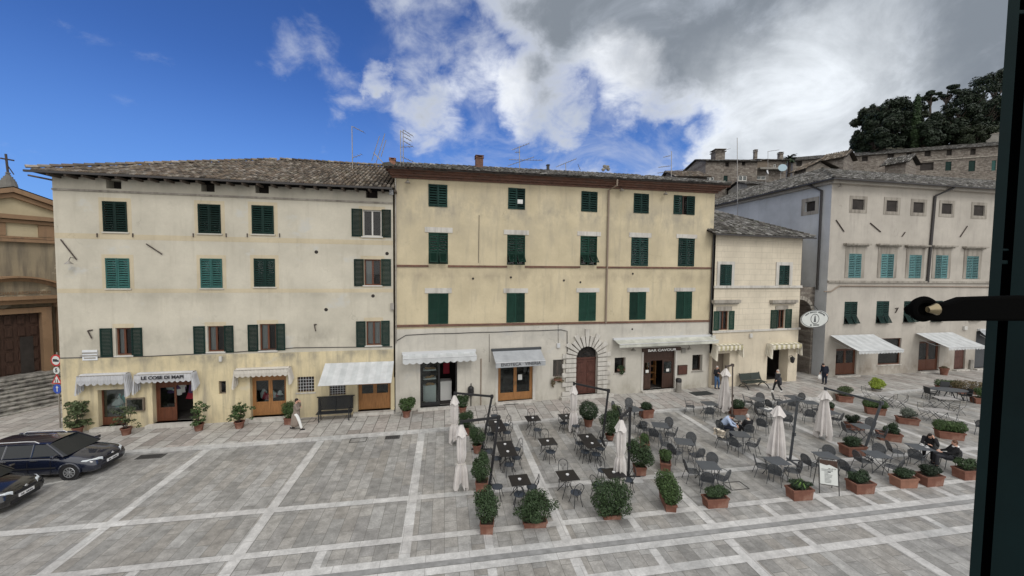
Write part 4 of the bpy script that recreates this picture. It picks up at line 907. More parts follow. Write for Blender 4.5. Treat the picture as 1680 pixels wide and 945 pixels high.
for k in ('d1', 'd2', 'd3'): r = gB[k]; MB().box(r[0] - .16, -.3, .08, r[2] + .16, .32, .22).build('door_step', 'travertine', Bd)
for k in ('d2', 'd3'): r = gB[k]; m = MB(); m.box(r[0] - .17, -.045, .22, r[0] - .003, -.021, r[3] + .16); m.box(r[2] + .003, -.045, .22, r[2] + .17, -.021, r[3] + .16); m.box(r[0] - .003, -.045, r[3] + .003, r[2] + .003, -.021, r[3] + .16); m.build('door_surround', 'travertine', Bd)
window(Bd, gB['g'], 'none', fm='wood dark', bars=('x', 0), depth=.2); window(Bd, gB['n1'], 'none', fm='wood dark', depth=.28, panes=1, sill='travertine'); window(Bd, gB['n2'], 'none', fm='wood dark', depth=.28, panes=1, sill='zinc')
for p, q in (((1113, 472), (1113, 472.5)),): pass
for p in ((925, 460), (838, 455), (776, 457), (1038, 449), (1037, 540), (952, 463)):
    a = F.F(*p); q = MB(); q.quad(*[(a[0] + .07 * cos(2 * pi * i / 10), -.026, a[1] + .07 * sin(2 * pi * i / 10)) for i in range(10)]); q.build('vent_hole', 'room dark', Bd)
a = F.F(853, 331); m = MB(); m.box(a[0] - .17, -.06, a[1] - .13, a[0] + .17, -.047, a[1] + .13); m.build('notice', 'paper', Bd)
# ================================================================= house C
C = broot('townhouse', 'small pale two storey townhouse with scored stone courses and a low hipped roof', FC); F = FC; LC = F.L; DC = 9.
hC = []
stone = []
for r, fr in (((1180, 434, 1199.5, 468), (1176, 429, 1204, 469)), ((1277, 435.5, 1294, 467), (1272.5, 430, 1299, 468))):
    R_ = F.R(*r); hC.append((*R_, .3)); window(C, R_, 'closed', 'shutter green faded', fm='wood dark', slat=.1); f = F.R(*fr); stone.append((f, R_))
for r, l, rr, hd in (((1179.5, 510, 1195, 541.5), (1170.5, 510.5, 1179, 542), (1195.5, 510, 1204, 540.5), (1167.5, 493, 1211, 498.5)), ((1275.5, 508, 1287.5, 538.5), (1264, 508.5, 1275, 539.5), (1288, 507, 1298, 538.5), (1262.5, 493, 1304, 498))):
    R_ = F.R(*r); hC.append((*R_, .3)); window(C, R_, 'open', 'shutter green', F.R(*l), F.R(*rr), 'wood brown', curtain='left')
    h_ = F.R(*hd); m = MB(); m.box(h_[0], -.28, h_[1] + .08, h_[2], 0, h_[3] + .05); m.box(h_[0] + .08, -.18, h_[1] - .02, h_[2] - .08, 0, h_[1] + .08); m.build('window_hood', 'weathered stone', C)
    m = MB(); m.box(R_[0] - .25, -.05, R_[3] + .003, R_[2] + .25, -.0, R_[3] + .32); m.build('lintel', 'weathered stone', C)
gC = [F.R(1167.5, 580, 1196, 638), F.R(1258, 574, 1292, 626)]
gC = [(a, .1, c, d) for a, b_, c, d in gC]
for r in gC: hC.append((*r, .75))
PC = 4.2; TC = 11.25
m = MB(); wall_holes(m, 0, LC, PC, TC, hC); m.build('wall', 'render pale courses', C)
m = MB(); wall_holes(m, 0, LC, 0, PC, hC, y=-.015); m.quad((LC, -.015, 0), (LC, -.015, TC), (LC, DC, TC), (LC, DC, 0)); m.quad((0, DC, 0), (LC, DC, 0), (LC, DC, TC), (0, DC, TC)); m.build('lower_wall', 'render pale', C)
m = MB(); m.box(-.05, -.12, 7.42, LC + .08, 0, 7.6); m.box(-.05, -.1, 4.16, LC + .1, 0, 4.3); m.build('string_course', 'travertine', C)
for f, R_ in stone: m = MB(); m.box(f[0], -.07, f[1], R_[0] - .003, -.0, f[3]); m.box(R_[2] + .003, -.07, f[1], f[2], -.0, f[3]); m.box(R_[0] - .003, -.07, R_[3] + .003, R_[2] + .003, -.0, f[3]); m.build('window_surround', 'travertine', C)
SLC = .445; ac = math.atan(SLC); ovc = .5; DC2 = 6 + ovc; upc = (0, cos(ac), sin(ac)); U0, U1 = -.55, LC + .62; zc = 11.28; Lc = DC2 / cos(ac)
roofC = roof_plane(C, (U0, -ovc, zc), (1, 0, 0), upc, [(0, 0), (U1 - U0, 0), (U1 - U0 - 4.4, Lc), (0, Lc)], 'roof tile dark', jit=1.6)
zr = zc + DC2 * SLC; m = MB(); m.quad((U1, -ovc, zc - .03), (U1, 2 * DC2, zc - .03), (U1 - 4.4, DC2 - ovc, zr - .03)); m.quad((U0, DC2 - ovc, zr - .03), (U1 - 4.4, DC2 - ovc, zr - .03), (U1, 2 * DC2, zc), (U0, 2 * DC2, zc)); m.build('roof_slope', 'roof tile dark', roofC)
ridge(roofC, [(U1, -ovc, zc + .05), (U1 - 4.4, DC2 - ovc, zr)], 'roof tile dark'); ridge(roofC, [(U0, DC2 - ovc, zr), (U1 - 4.4, DC2 - ovc, zr)], 'roof tile dark')
m = MB(); m.box(U0, -ovc - .1, zc - .1, U1 + .05, -ovc, zc); m.build('gutter', 'pipe dark', roofC)
for i, r in enumerate(gC):
    m = MB(); y = .55
    if i == 0:
        for k in range(9): a = r[0] + (r[2] - r[0]) * k / 9; m.box(a + .008, y, .1, a + (r[2] - r[0]) / 9 - .008, y + .05, r[3])
        m.build('door', 'wood grey', C)
    else:
        shop_room(C, r[0], r[2], .1, r[3], 2.5, .77); m.box(r[0], y, .1, r[0] + .5, y + .06, 1.2); m.box(r[0], y, 1.2, r[0] + .1, y + .06, r[3]); m.box(r[0] + .42, y, 1.2, r[0] + .5, y + .06, r[3]); m.build('door', 'wood golden', C); MB().box(r[0] + .1, y + .02, 1.2, r[0] + .42, y + .03, r[3]).build('pane', 'shop glass', C)
# ================================================================= house D (right)
D = broot('townhouse', 'large grey pink townhouse with pale teal shutters, on the right beyond the alley arch', FD); F = FD; LD = 30.; hD = []; DD = 16.
for r in ((1398, 327, 1418, 344), (1454, 329, 1472.5, 347), (1498, 332, 1516, 349), (1544.5, 334, 1562, 351), (1597, 337, 1615, 354)):
    R_ = F.R(*r); hD.append((*R_, .12)); q = R_; MB().box(q[0], .06, q[1], q[2], .1, q[3]).build('window', 'room dark', D)
    m = MB(); w_ = .26; m.box(q[0] - w_, -.03, q[1] - w_, q[0] - .003, -.0, q[3] + w_); m.box(q[2] + .003, -.03, q[1] - w_, q[2] + w_, -.0, q[3] + w_); m.box(q[0] - .003, -.03, q[3] + .003, q[2] + .003, -.0, q[3] + w_); m.box(q[0] - .003, -.03, q[1] - w_, q[2] + .003, -.0, q[1] - .003); m.build('window_surround', 'weathered stone', D)
for i, r in enumerate(((1392, 416.5, 1412, 455.5), (1445, 417, 1465, 455.5), (1491, 418.5, 1510, 456), (1534, 419, 1553.5, 456.5), (1585, 420.5, 1604, 457))):
    R_ = F.R(*r); hD.append((*R_, .3)); window(D, R_, 'closed', 'shutter teal pale', fm='wood dark', slat=.1, mid=True); q = R_
    m = MB(); m.box(q[0] - .62, -.32, q[3] + .72, q[2] + .62, 0, q[3] + .84); m.box(q[0] - .5, -.2, q[3] + .62, q[2] + .5, 0, q[3] + .72); m.build('window_hood', 'weathered stone', D)
    m = MB(); m.box(q[0] - .35, -.04, q[1], q[0] - .003, 0, q[3] + .6); m.box(q[2] + .003, -.04, q[1], q[2] + .35, 0, q[3] + .6); m.box(q[0] - .003, -.04, q[3] + .003, q[2] + .003, 0, q[3] + .6); m.build('window_surround', 'weathered stone', D)
for r in ((1385, 495, 1406, 531.5), (1437.5, 494, 1458, 530.5), (1482.5, 494, 1501.5, 529), (1527.5, 493.5, 1545.5, 528), (1591, 493, 1608, 526)):
    R_ = F.R(*r); hD.append((*R_, .3)); window(D, R_, 'flap', 'shutter green faded', fm='wood dark', slat=.1, sill='weathered stone')
gD = dict(a=F.R(1371, 572, 1405, 616), b=F.R(1441, 555, 1478, 598), c=F.R(1507, 560, 1541, 608), d=F.R(1566, 557, 1584, 606), e=F.R(1600, 543, 1626, 604))
for k in 'acde': gD[k] = (gD[k][0], .2, gD[k][2], gD[k][3])
for k in gD: hD.append((*gD[k], .3))
TD = 15.95
m = MB(); wall_holes(m, 0, LD, 0, TD, hD); m.build('wall', 'render grey pink', D)
# side wall toward the alley
sw = []
def SF(x, y):      # pixel -> (depth, z) on the side wall plane u = 0
    v = ray(x, y); t = F.o.dot(F.d) / (v.x * F.d.x + v.y * F.d.y); return -((v.x * t - F.o.x) * F.n.x + (v.y * t - F.o.y) * F.n.y), HC + v.z * t
a, c = SF(1320, 348), SF(1338, 329); sw = [(a[0], a[1], c[0], c[1])]
m = MB(); y0_, z0_, y1_, z1_ = min(a[0], c[0]), a[1], max(a[0], c[0]), c[1]
def YQ(ya, za, yb, zb_): m.quad((0, ya, za), (0, ya, zb_), (0, yb, zb_), (0, yb, za))
YQ(0, 0, y0_, TD); YQ(y1_, 0, DD, TD); YQ(y0_, 0, y1_, z0_); YQ(y0_, z1_, y1_, TD)
m.quad((0, y0_, z0_), (.3, y0_, z0_), (.3, y0_, z1_), (0, y0_, z1_)); m.quad((0, y1_, z0_), (.3, y1_, z0_), (.3, y1_, z1_), (0, y1_, z1_)); m.quad((0, y0_, z0_), (.3, y0_, z0_), (.3, y1_, z0_), (0, y1_, z0_)); m.quad((0, y0_, z1_), (.3, y0_, z1_), (.3, y1_, z1_), (0, y1_, z1_))
m.build('side_wall', 'render side sky tint', D)
m = MB(); m.box(.22, y0_, z0_, .26, y1_, z1_); w_ = m.build('window', 'room dark', D); m = MB(); g_ = .3
m.box(-.03, y0_ - g_, z0_ - g_, 0, y0_ - .003, z1_ + g_); m.box(-.03, y1_ + .003, z0_ - g_, 0, y1_ + g_, z1_ + g_); m.box(-.03, y0_ - .003, z1_ + .003, 0, y1_ + .003, z1_ + g_); m.box(-.03, y0_ - .003, z0_ - g_, 0, y1_ + .003, z0_ - .003); m.build('window_surround', 'weathered stone', w_)
m = MB(); m.box(-.04, -.14, 7.82, LD, 0, 7.98); m.build('string_course', 'weathered stone', D)
m = MB(); m.tube([(-.4, -.1, 7.1), (.3, -.08, 7.1), (1.1, -.08, 7.55), (LD, -.08, 7.45)], .05, 5); m.build('cable', 'pipe brown', D)
SLD = .40; ad_ = math.atan(SLD); ovd = .65; DD2 = 7.5; upd = (0, cos(ad_), sin(ad_)); zd = 15.98; U0 = -.65; Ld = DD2 / cos(ad_)
roofD = roof_plane(D, (U0, -ovd, zd), (1, 0, 0), upd, [(0, 0), (LD + .5, 0), (LD + .5, Ld), (DD2, Ld)], 'roof tile dark', jit=1.6)
ups = (cos(ad_), 0, sin(ad_)); r2 = roof_plane(D, (U0, -ovd, zd), (0, 1, 0), ups, [(0, 0), (DD + 2, 0), (DD + 2, Ld), (DD2, Ld)], 'roof tile dark', name='roof', jit=1.6)
zr = zd + DD2 * SLD; ridge(roofD, [(U0, -ovd, zd + .06), (U0 + DD2, -ovd + DD2, zr + .04)], 'roof tile dark')
m = MB(); m.box(U0 - .12, -ovd - .12, zd - .1, LD, -ovd, zd); m.box(U0 - .12, -ovd, zd - .1, U0, DD + 1, zd); m.build('gutter', 'pipe dark', roofD)
m = MB(); m.box(-.3, -.35, TD - .25, LD, 0, TD + .15); m.box(-.32, -.0, TD - .25, 0, DD, TD + .15); m.build('cornice', 'render grey pink', D)
pt = [F.F(*p) for p in ((1551, 306), (1549, 309), (1532, 322), (1519.5, 464))]
pipe(D, [(pt[0][0], -.7, pt[0][1]), (pt[1][0], -.6, pt[1][1] - .1), (pt[2][0], -.1, pt[2][1]), (pt[3][0], -.1, 7.9)], .1, 'pipe dark')
pt = [SF(*p) for p in ((1336, 303), (1350, 313), (1341, 466))]
pipe(D, [(-.6, pt[0][0], 15.9), (-.12, pt[1][0], pt[1][1]), (-.12, pt[1][0], 7.2)], .09, 'pipe dark')
for p in (((1371, 361), (1384, 380)), ((1427, 366), (1444, 380.5)), ((1484, 381), (1479, 388)), ((1586, 371), (1574, 389)), ((1468, 506), (1473, 505)), ((1472.5, 505), (1468, 513))): anchor(D, F, *p, r=.04)
r = gD['a']; shop_room(D, r[0], r[2], .2, r[3], 1.5, .32); glazed_door(D, r[0], .2, r[2], r[3], .12, 'wood brown', 2, .95)
r = gD['c']; shop_room(D, r[0], r[2], .2, r[3], 1.5, .32); glazed_door(D, r[0], .2, r[2], r[3], .12, 'wood brown', 2, .95)
r = gD['b']; shop_room(D, r[0], r[2], r[1], r[3], 1.5, .32); w_ = window(D, r, 'none', fm='wood brown', sill='travertine', panes=1)
r = gD['d']; m = MB(); m.box(r[0], .12, .2, r[2], .18, r[3])
for z_ in (.4, 1.3, 2.2): m.box(r[0] + .15, .09, z_, r[2] - .15, .12, z_ + .75)
m.build('door', 'wood portal', D)
r = gD['e']; m = MB(); m.box(r[0], .15, .2, r[2], .2, r[3]); m.build('door', 'chair grey', D)
for k in 'acde': r = gD[k]; MB().box(r[0] - .12, -.3, .08, r[2] + .12, .3, .2).build('door_step', 'travertine', D)
# ================================================================= alley arch between C and D
g0 = FC.W(LC + .02, 0, -1.2); g1 = FD.W(-.02, 0, -1.0); dv = Vector((g1.x - g0.x, g1.y - g0.y)); LG = dv.length; yw = atan2(dv.y, dv.x)
ar = thing('alley_arch', 'rough stone arch joining the pale house and the grey pink house', 'arch', (g0.x, g0.y, 0), yw)
zt_ = 7.4; ra_ = LG * .43; ca = LG / 2; zsp = 5.0
m = MB(); k = 20; T_ = 1.0
pts = [(ca + ra_ * cos(pi - pi * i / k), zsp + ra_ * sin(pi * i / k)) for i in range(k + 1)]
for y in (0, T_):
    m.quad((0, y, 0), (ca - ra_, y, 0), (ca - ra_, y, zt_), (0, y, zt_)); m.quad((ca + ra_, y, 0), (LG, y, 0), (LG, y, zt_), (ca + ra_, y, zt_))
    for i in range(k): m.quad((pts[i][0], y, pts[i][1]), (pts[i + 1][0], y, pts[i + 1][1]), (pts[i + 1][0], y, zt_), (pts[i][0], y, zt_))
for i in range(k): m.quad((pts[i][0], 0, pts[i][1]), (pts[i][0], T_, pts[i][1]), (pts[i + 1][0], T_, pts[i + 1][1]), (pts[i + 1][0], 0, pts[i + 1][1]))
m.quad((ca - ra_, 0, 0), (ca - ra_, T_, 0), (ca - ra_, T_, zsp), (ca - ra_, 0, zsp)); m.quad((ca + ra_, 0, 0), (ca + ra_, 0, zsp), (ca + ra_, T_, zsp), (ca + ra_, T_, 0)); m.quad((0, 0, zt_), (LG, 0, zt_), (LG, T_, zt_), (0, T_, zt_))
m.build('wall', 'rubble stone', ar)
m = MB()
for i in range(15):
    t0, t1 = pi * i / 15 + .02, pi * (i + 1) / 15 - .02; m.prism([(ca + ra_ * cos(t0), zsp + ra_ * sin(t0)), (ca + (ra_ + .3) * cos(t0), zsp + (ra_ + .3) * sin(t0)), (ca + (ra_ + .3) * cos(t1), zsp + (ra_ + .3) * sin(t1)), (ca + ra_ * cos(t1), zsp + ra_ * sin(t1))], -.05, .05, 'y')
m.build('arch_stones', 'weathered stone', ar)
# link building over the alley, set back
lk = thing('link_house', 'narrow shaded rendered house set back behind the alley arch', 'building', (g0.x, g0.y, 0), yw)
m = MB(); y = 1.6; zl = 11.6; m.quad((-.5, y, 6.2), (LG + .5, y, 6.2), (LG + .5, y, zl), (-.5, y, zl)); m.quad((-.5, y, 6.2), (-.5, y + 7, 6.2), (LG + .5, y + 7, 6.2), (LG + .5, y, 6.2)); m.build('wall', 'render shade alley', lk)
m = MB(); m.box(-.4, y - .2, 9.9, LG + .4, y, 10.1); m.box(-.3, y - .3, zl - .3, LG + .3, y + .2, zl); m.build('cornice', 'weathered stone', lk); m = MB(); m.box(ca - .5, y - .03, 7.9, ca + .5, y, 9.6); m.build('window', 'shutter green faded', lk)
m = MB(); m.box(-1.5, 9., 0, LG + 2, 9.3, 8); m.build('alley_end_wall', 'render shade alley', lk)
# ================================================================= church (left)
cpt = G(80, 606, 1.35); cl = G(0, 618.5, 1.35); dvc = Vector((cpt.x - cl.x, cpt.y - cl.y)).normalized(); yc = atan2(dvc.y, dvc.x)
class FX(Facade):
    def __init__(s, o, yaw): s.o = Vector((o[0], o[1])); s.d = Vector((cos(yaw), sin(yaw))); s.n = Vector((s.d.y, -s.d.x)); s.yaw = yaw; s.L = 0
FCH = FX((cpt.x, cpt.y), yc); Fc = FCH
CH = thing('church', 'ochre church with arched brown portal, curved steps and an iron cross on its gable', 'building', (cpt.x, cpt.y, 0), yc)
zc1 = Fc.F(60, 360)[1]; zc2 = Fc.F(60, 390)[1]; za_ = Fc.F(17, 308)[1]; ua = Fc.F(17, 308)[0]; ur = Fc.F(92, 334)[0]; zr_ = Fc.F(92, 334)[1]; sl = (za_ - zr_) / (ur - ua)
uR = 6.; uL = 2 * ua - uR
def gz(u): return za_ - sl * abs(u - ua)
m = MB(); m.quad((uL, 0, 0), (uR, 0, 0), (uR, 0, zc2), (uL, 0, zc2)); m.quad((uR, 0, 0), (uR, 18, 0), (uR, 18, zc1), (uR, 0, zc1)); m.build('wall', 'church tuff', CH)
m = MB(); m.quad((uL, 0, zc2), (uR, 0, zc2), (uR, 0, gz(uR)), (ua, 0, za_), (uL, 0, gz(uL))); m.build('upper_wall', 'church plaster', CH)
m = MB()
for z_, h, p in ((zc2 - .35, .2, .25), (zc2 - .12, .14, .12), (zc1 - .1, .28, .4), (zc1 - .35, .2, .2)): m.box(uL - .2, -p, z_, uR + .2, 0, z_ + h)
for s in (-1, 1):
    for o_, h, p in ((0, .3, .5), (-.34, .28, .28)):
        a, c = (ua, za_ + o_), (ua + s * (uR - ua + .4), gz(uR + .4) + o_)
        m.prism([a, c, (c[0], c[1] - h), (a[0], a[1] - h)], -p, .3, 'y')
u = ua - 8
while u < uR: m.box(u - .5, -.1, zc2 + .05, u + .5, 0, zc1 - .36); u += 2.4
m.build('cornice', 'church brown stone', CH)
m = MB()
for s in (-1, 1): m.quad((ua, -.5, za_ + .06), (ua, 18, za_ + .06), (ua + s * (uR - ua + .5), 18, gz(uR + .5) + .06), (ua + s * (uR - ua + .5), -.5, gz(uR + .5) + .06))
m.build('roof', 'roof tile', CH)
zp = za_; _, zk = Fc.F(15, 283); uc = Fc.F(17, 300)[0]; hh = zk - zp; wsp = (Fc.F(31, 305)[0] - Fc.F(3, 305)[0]) * .62
m = MB(); 
for w0, h0, h1 in ((1., -.3, .16), (.93, .16, .32), (.84, .32, .48), (.70, .48, .62), (.52, .62, .76), (.32, .76, .88), (.2, .88, .95), (.28, .95, 1.03)): m.lathe([(wsp * w0, hh * h0), (wsp * w0 * .94, hh * h1)], 12, (uc, .3, zp))
sp_ = m.build('pinnacle', 'wall grey old', CH)
zt2 = Fc.F(14, 252)[1]; zm = Fc.F(14, 260.5)[1]; aw = (Fc.F(26, 261)[0] - Fc.F(3, 261)[0]) / 2
MB().tube([(uc, .3, zp + hh), (uc - .05, .3, zt2)], .06, 6).tube([(uc - aw, .3, zm), (uc + aw, .3, zm)], .05, 6).tube([(uc + .25, .3, zp + hh * .95), (uc, .3, zp + hh * 1.5)], .03, 4).build('cross', 'iron rust', sp_)
# portal
zd_ = Fc.F(60, 512)[1]; uD1 = Fc.F(65.5, 560)[0]; um = Fc.F(20, 480)[0]; uD0 = 2 * um - uD1; z0 = 1.35
zen = Fc.F(60, 489.5)[1]; zar = Fc.F(30, 455.5)[1]
m = MB()
for a, c, p in ((uD1, uD1 + .45, .5), (uD0 - .45, uD0, .5)): m.box(a, -p, z0, c, 0, zd_)
m.box(uD0 - .45, -.5, zd_, uD1 + .45, 0, zd_ + .35)
for s, u0 in ((1, uD1 + .75), (-1, uD0 - .75 - .9)): m.box(u0, -.9, z0, u0 + .9, 0, zen - .6); m.box(u0 - .1, -1., z0, u0 + 1., 0, z0 + .5); m.box(u0 - .12, -1.02, zen - .6, u0 + 1.02, 0, zen - .3)
eL, eR = uD0 - 1.8, uD1 + 1.8
m.box(eL, -.8, zen - .3, eR, 0, zen); m.box(eL - .15, -1.1, zen, eR + .15, 0, zen + .22)
rad = (eR - eL) / 2; H_ = zar - zen; R_ = (rad * rad + H_ * H_) / (2 * H_); cz = zar - R_; th = math.asin(rad / R_)
for k in range(24):
    a0, a1 = -th + 2 * th * k / 24, -th + 2 * th * (k + 1) / 24
    for ro, ri, p in ((R_ + .12, R_ + .01, 1.1), (R_ + .0, R_ - .22, .75)): m.prism([(um + ro * sin(a0), cz + ro * cos(a0)), (um + ro * sin(a1), cz + ro * cos(a1)), (um + ri * sin(a1), cz + ri * cos(a1)), (um + ri * sin(a0), cz + ri * cos(a0))], -p, 0, 'y')
P_ = m.build('portal', 'church brown stone', CH)
m = MB(); q = [(um + (R_ - .2) * sin(-th + 2 * th * k / 24), -.62, max(zen + .22, cz + (R_ - .2) * cos(-th + 2 * th * k / 24))) for k in range(25)]; m.quad(*q, (eR, -.62, zen + .2), (eL, -.62, zen + .2)); m.build('tympanum', 'church tuff', P_)
text('inscription', 'MICHAELI ARCHANGELO', .27, 'church brown stone', P_, (Fc.F(38, 481, .65)[0], -.66, Fc.F(38, 480.5, .65)[1]), sx=.8)
m = MB(); m.quad((uD0, -.02, z0), (uD1, -.02, z0), (uD1, -.02, zd_), (uD0, -.02, zd_))
for i in range(4):
    for j in range(5): a = uD0 + (uD1 - uD0) * i / 4; z_ = z0 + (zd_ - z0) * j / 5; m.box(a + .12, -.1, z_ + .12, a + (uD1 - uD0) / 4 - .12, -.02, z_ + (zd_ - z0) / 5 - .12)
m.build('church_door', 'wood dark', CH); ud = Fc.F(31, 555)[0]; ue = Fc.F(53, 555)[0]; zdd = Fc.F(42, 552)[1]
MB().box(ud, -.12, z0, ue, -.101, zdd).build('wicket_opening', 'room dark', CH)
m = MB(); ns_ = 9; bot = G(50, 671); fo = Vector((bot.x - Fc.o.x, bot.y - Fc.o.y)); dist = fo.dot(Fc.n); 
for i in range(ns_):
    h0 = 1.35 * (ns_ - i) / ns_; off = 1.3 + (dist - 1.3) * i / (ns_ - 1); k = 40; cx_, wd = um, 11 + i * .8; pts = []
    for j in range(k + 1): t = -1 + 2 * j / k; pts.append((cx_ + wd * t, -off - 1.6 * (1 - t * t) * (i + 1) / ns_ + 1.0 * (i / ns_)))
    m.prism(pts + [(cx_ + wd, 0), (cx_ - wd, 0)], 0, h0 - .055, 'z'); m.prism([(a, c - .07) for a, c in pts] + [(cx_ + wd, 0), (cx_ - wd, 0)], h0 - .055, h0, 'z')
m.build('steps', 'steps stone', CH)
# ================================================================= hill, houses on it
class FW(FX): pass
def hillz(x, y):
    r = x / max(y, 1); s = min(1, max(0, (r - .60) / .32)); s = s * s * (3 - 2 * s); t = min(1, max(0, (y - 48) / 62)); t = t * t * (3 - 2 * t); return 44 * s * t - 1.
hm = MB(); NX, NY = 60, 44
for j in range(NY + 1):
    for i in range(NX + 1): x = 10 + 240 * i / NX; y = 44 + 190 * j / NY; hm.v.append((x, y, hillz(x, y) + (noise.noise((x * .08, y * .08, 0)) * 1.2 if hillz(x, y) > 1 else -1))); hm.r.append(0)
for j in range(NY):
    for i in range(NX): a = j * (NX + 1) + i; hm.f.append((a, a + 1, a + NX + 2, a + NX + 1))
tag(hm.build('hill', 'hill earth', smooth=True), kind='structure')
def hill_house(name, label, px0, px1, Y0, Y1, ptop, zbase, wins, depth=8., mt='rubble stone', rp=None, roof_rise=1.6, rdepth=3.5, roofm='roof tile dark', ov=.4):
    """front wall from pixel column px0 at depth Y0 to px1 at depth Y1; ptop = eave pixel at px0"""
    a, b = atY(px0, ptop, Y0), atY(px1, ptop, Y1); dv_ = Vector((b.x - a.x, b.y - a.y)); f = FX((a.x, a.y), atan2(dv_.y, dv_.x)); L = dv_.length; z1 = a.z
    r = thing(name, label, 'building', (a.x, a.y, 0), f.yaw); hs = []
    for wpx, kind in wins:
        q = f.R(*wpx); hs.append((*q, .35))
        if kind == 'bright': window(r, q, 'none', fm='white frame', depth=.15, frame=.14, curtain='both')
        elif kind == 'dark': MB().quad((q[0], .3, q[1]), (q[2], .3, q[1]), (q[2], .3, q[3]), (q[0], .3, q[3])).build('window', 'room dark', r)
        else: MB().box(q[0], .1, q[1], q[2], .16, q[3]).build('shutter', kind, r)
    m = MB(); wall_holes(m, 0, L, zbase, z1, hs); m.quad((0, 0, zbase), (0, depth, zbase), (0, depth, z1), (0, 0, z1)); m.quad((L, 0, zbase), (L, 0, z1), (L, depth, z1), (L, depth, zbase)); m.quad((0, depth, zbase), (L, depth, zbase), (L, depth, z1), (0, depth, z1)); m.build('wall', mt, r)
    if roof_rise:
        s_ = math.atan(roof_rise / rdepth); rr = roof_plane(r, (-ov, -ov, z1 - .05), (1, 0, 0), (0, cos(s_), sin(s_)), [(0, 0), (L + 2 * ov, 0), (L + 2 * ov, (rdepth + ov) / cos(s_)), (0, (rdepth + ov) / cos(s_))], roofm, sp=.3, rl=.45, tl=.54, tr=.115, jit=1.5, seg=3)
        m = MB(); zz_ = z1 + roof_rise; m.quad((-ov, rdepth, zz_), (L + ov, rdepth, zz_), (L + ov, depth + .4, z1 + .2), (-ov, depth + .4, z1 + .2)); m.build('roof_slope', roofm, rr)
        for u in (0, L): MB().quad((u, 0, z1), (u, rdepth, zz_ - .15), (u, depth, z1)).build('gable', mt, r)
        return r, f, rr, L, z1
    return r, f, None, L, z1
H1 = hill_house('stone_house', 'brown rubble stone house with a bulky chimney, above the brick cornice', 1158, 1243, 62, 62, 264, 8, [((1190, 266, 1196.5, 273.5), 'dark'), ((1217, 265, 1223, 271.5), 'dark'), ((1158.8, 290, 1172, 298), 'bright'), ((1187, 288, 1194, 299), 'shutter green faded'), ((1211.5, 287.5, 1226, 297), 'bright'), ((1192, 310, 1205, 321), 'dark')], roof_rise=1.0, rdepth=3.2)
chimney(H1[2], *((lambda q: (q[0], 1.5, q[1]))(H1[1].F(1177.5, 262, -1.5))), 1.5, 1.5, 'rubble stone'); chimney(H1[2], *((lambda q: (q[0], 2.5, q[1]))(H1[1].F(1239, 258, -2.5))), .45, 1.2, 'rubble stone')
H2 = hill_house('stone_house', 'narrow stone house with a slatted loggia next to the palm', 1243.5, 1290, 64, 64, 262.5, 8, [((1269, 269, 1274, 275), 'bright'), ((1241, 288, 1257, 295), 'bright')], roof_rise=.7, rdepth=3, mt='rubble stone')
q = H2[1].R(1242, 264, 1259, 276); MB().box(q[0], -.1, q[1], q[2], -.003, q[3]).build('loggia_screen', 'wood grey', H2[0]); q = H2[1].R(1241, 277, 1285, 280); MB().box(q[0], -1., q[1], q[2], -.003, q[3]).build('balcony_slab', 'wall grey old', H2[0])
chimney(H2[2], *((lambda q: (q[0], 1.5, q[1]))(H2[1].F(1280, 261, -1.5))), .6, 1.1, 'rubble stone')
H3 = hill_house('shed', 'low grey tiled lean-to behind the side eave of the big right house', 1226, 1268, 57, 57, 302, 8, [((1237, 305, 1242, 312), 'dark')], mt='wall grey old', roof_rise=.8, rdepth=2.5, depth=5)
lw = [((1306.5, 264, 1316, 272.5), 'dark'), ((1339.5, 262, 1348.5, 270.5), 'dark'), ((1381, 258, 1389, 265), 'dark'), ((1414, 256.5, 1424, 264.5), 'dark'), ((1456, 252, 1467, 261), 'dark'), ((1487, 250, 1496.5, 258.5), 'dark'), ((1517, 247.5, 1527, 256.5), 'dark'), ((1553, 245.5, 1562, 255), 'dark'), ((1592, 244, 1601, 254), 'dark'), ((1489.5, 268, 1496, 277), 'dark'), ((1509.5, 266.5, 1532, 279.5), 'dark'), ((1551, 265, 1561, 280), 'shutter green faded'), ((1589, 263.5, 1600, 281), 'shutter green faded'), ((1627, 263, 1634, 280), 'shutter teal')]
H4 = hill_house('stone_terrace', 'long rubble stone terrace with small attic windows below the hilltop trees', 1301, 1700, 94, 79.5, 264, 14, lw, depth=12, roof_rise=2.0, rdepth=5.5, ov=.5)
r4 = H4[0]; m = MB(); L4 = H4[3]; q1 = H4[1].F(1540, 262)[1]; m.box(H4[1].F(1515, 262)[0], -.15, q1 - .1, L4, -.003, q1 + .1); m.build('string_course', 'weathered stone', r4)
H5 = hill_house('house', 'small low tiled house with little gable, just behind the brick cornice house', 1110, 1160, 48, 48, 290, 8, [], roof_rise=1.3, rdepth=3.0, depth=6, mt='rubble stone', roofm='roof tile')
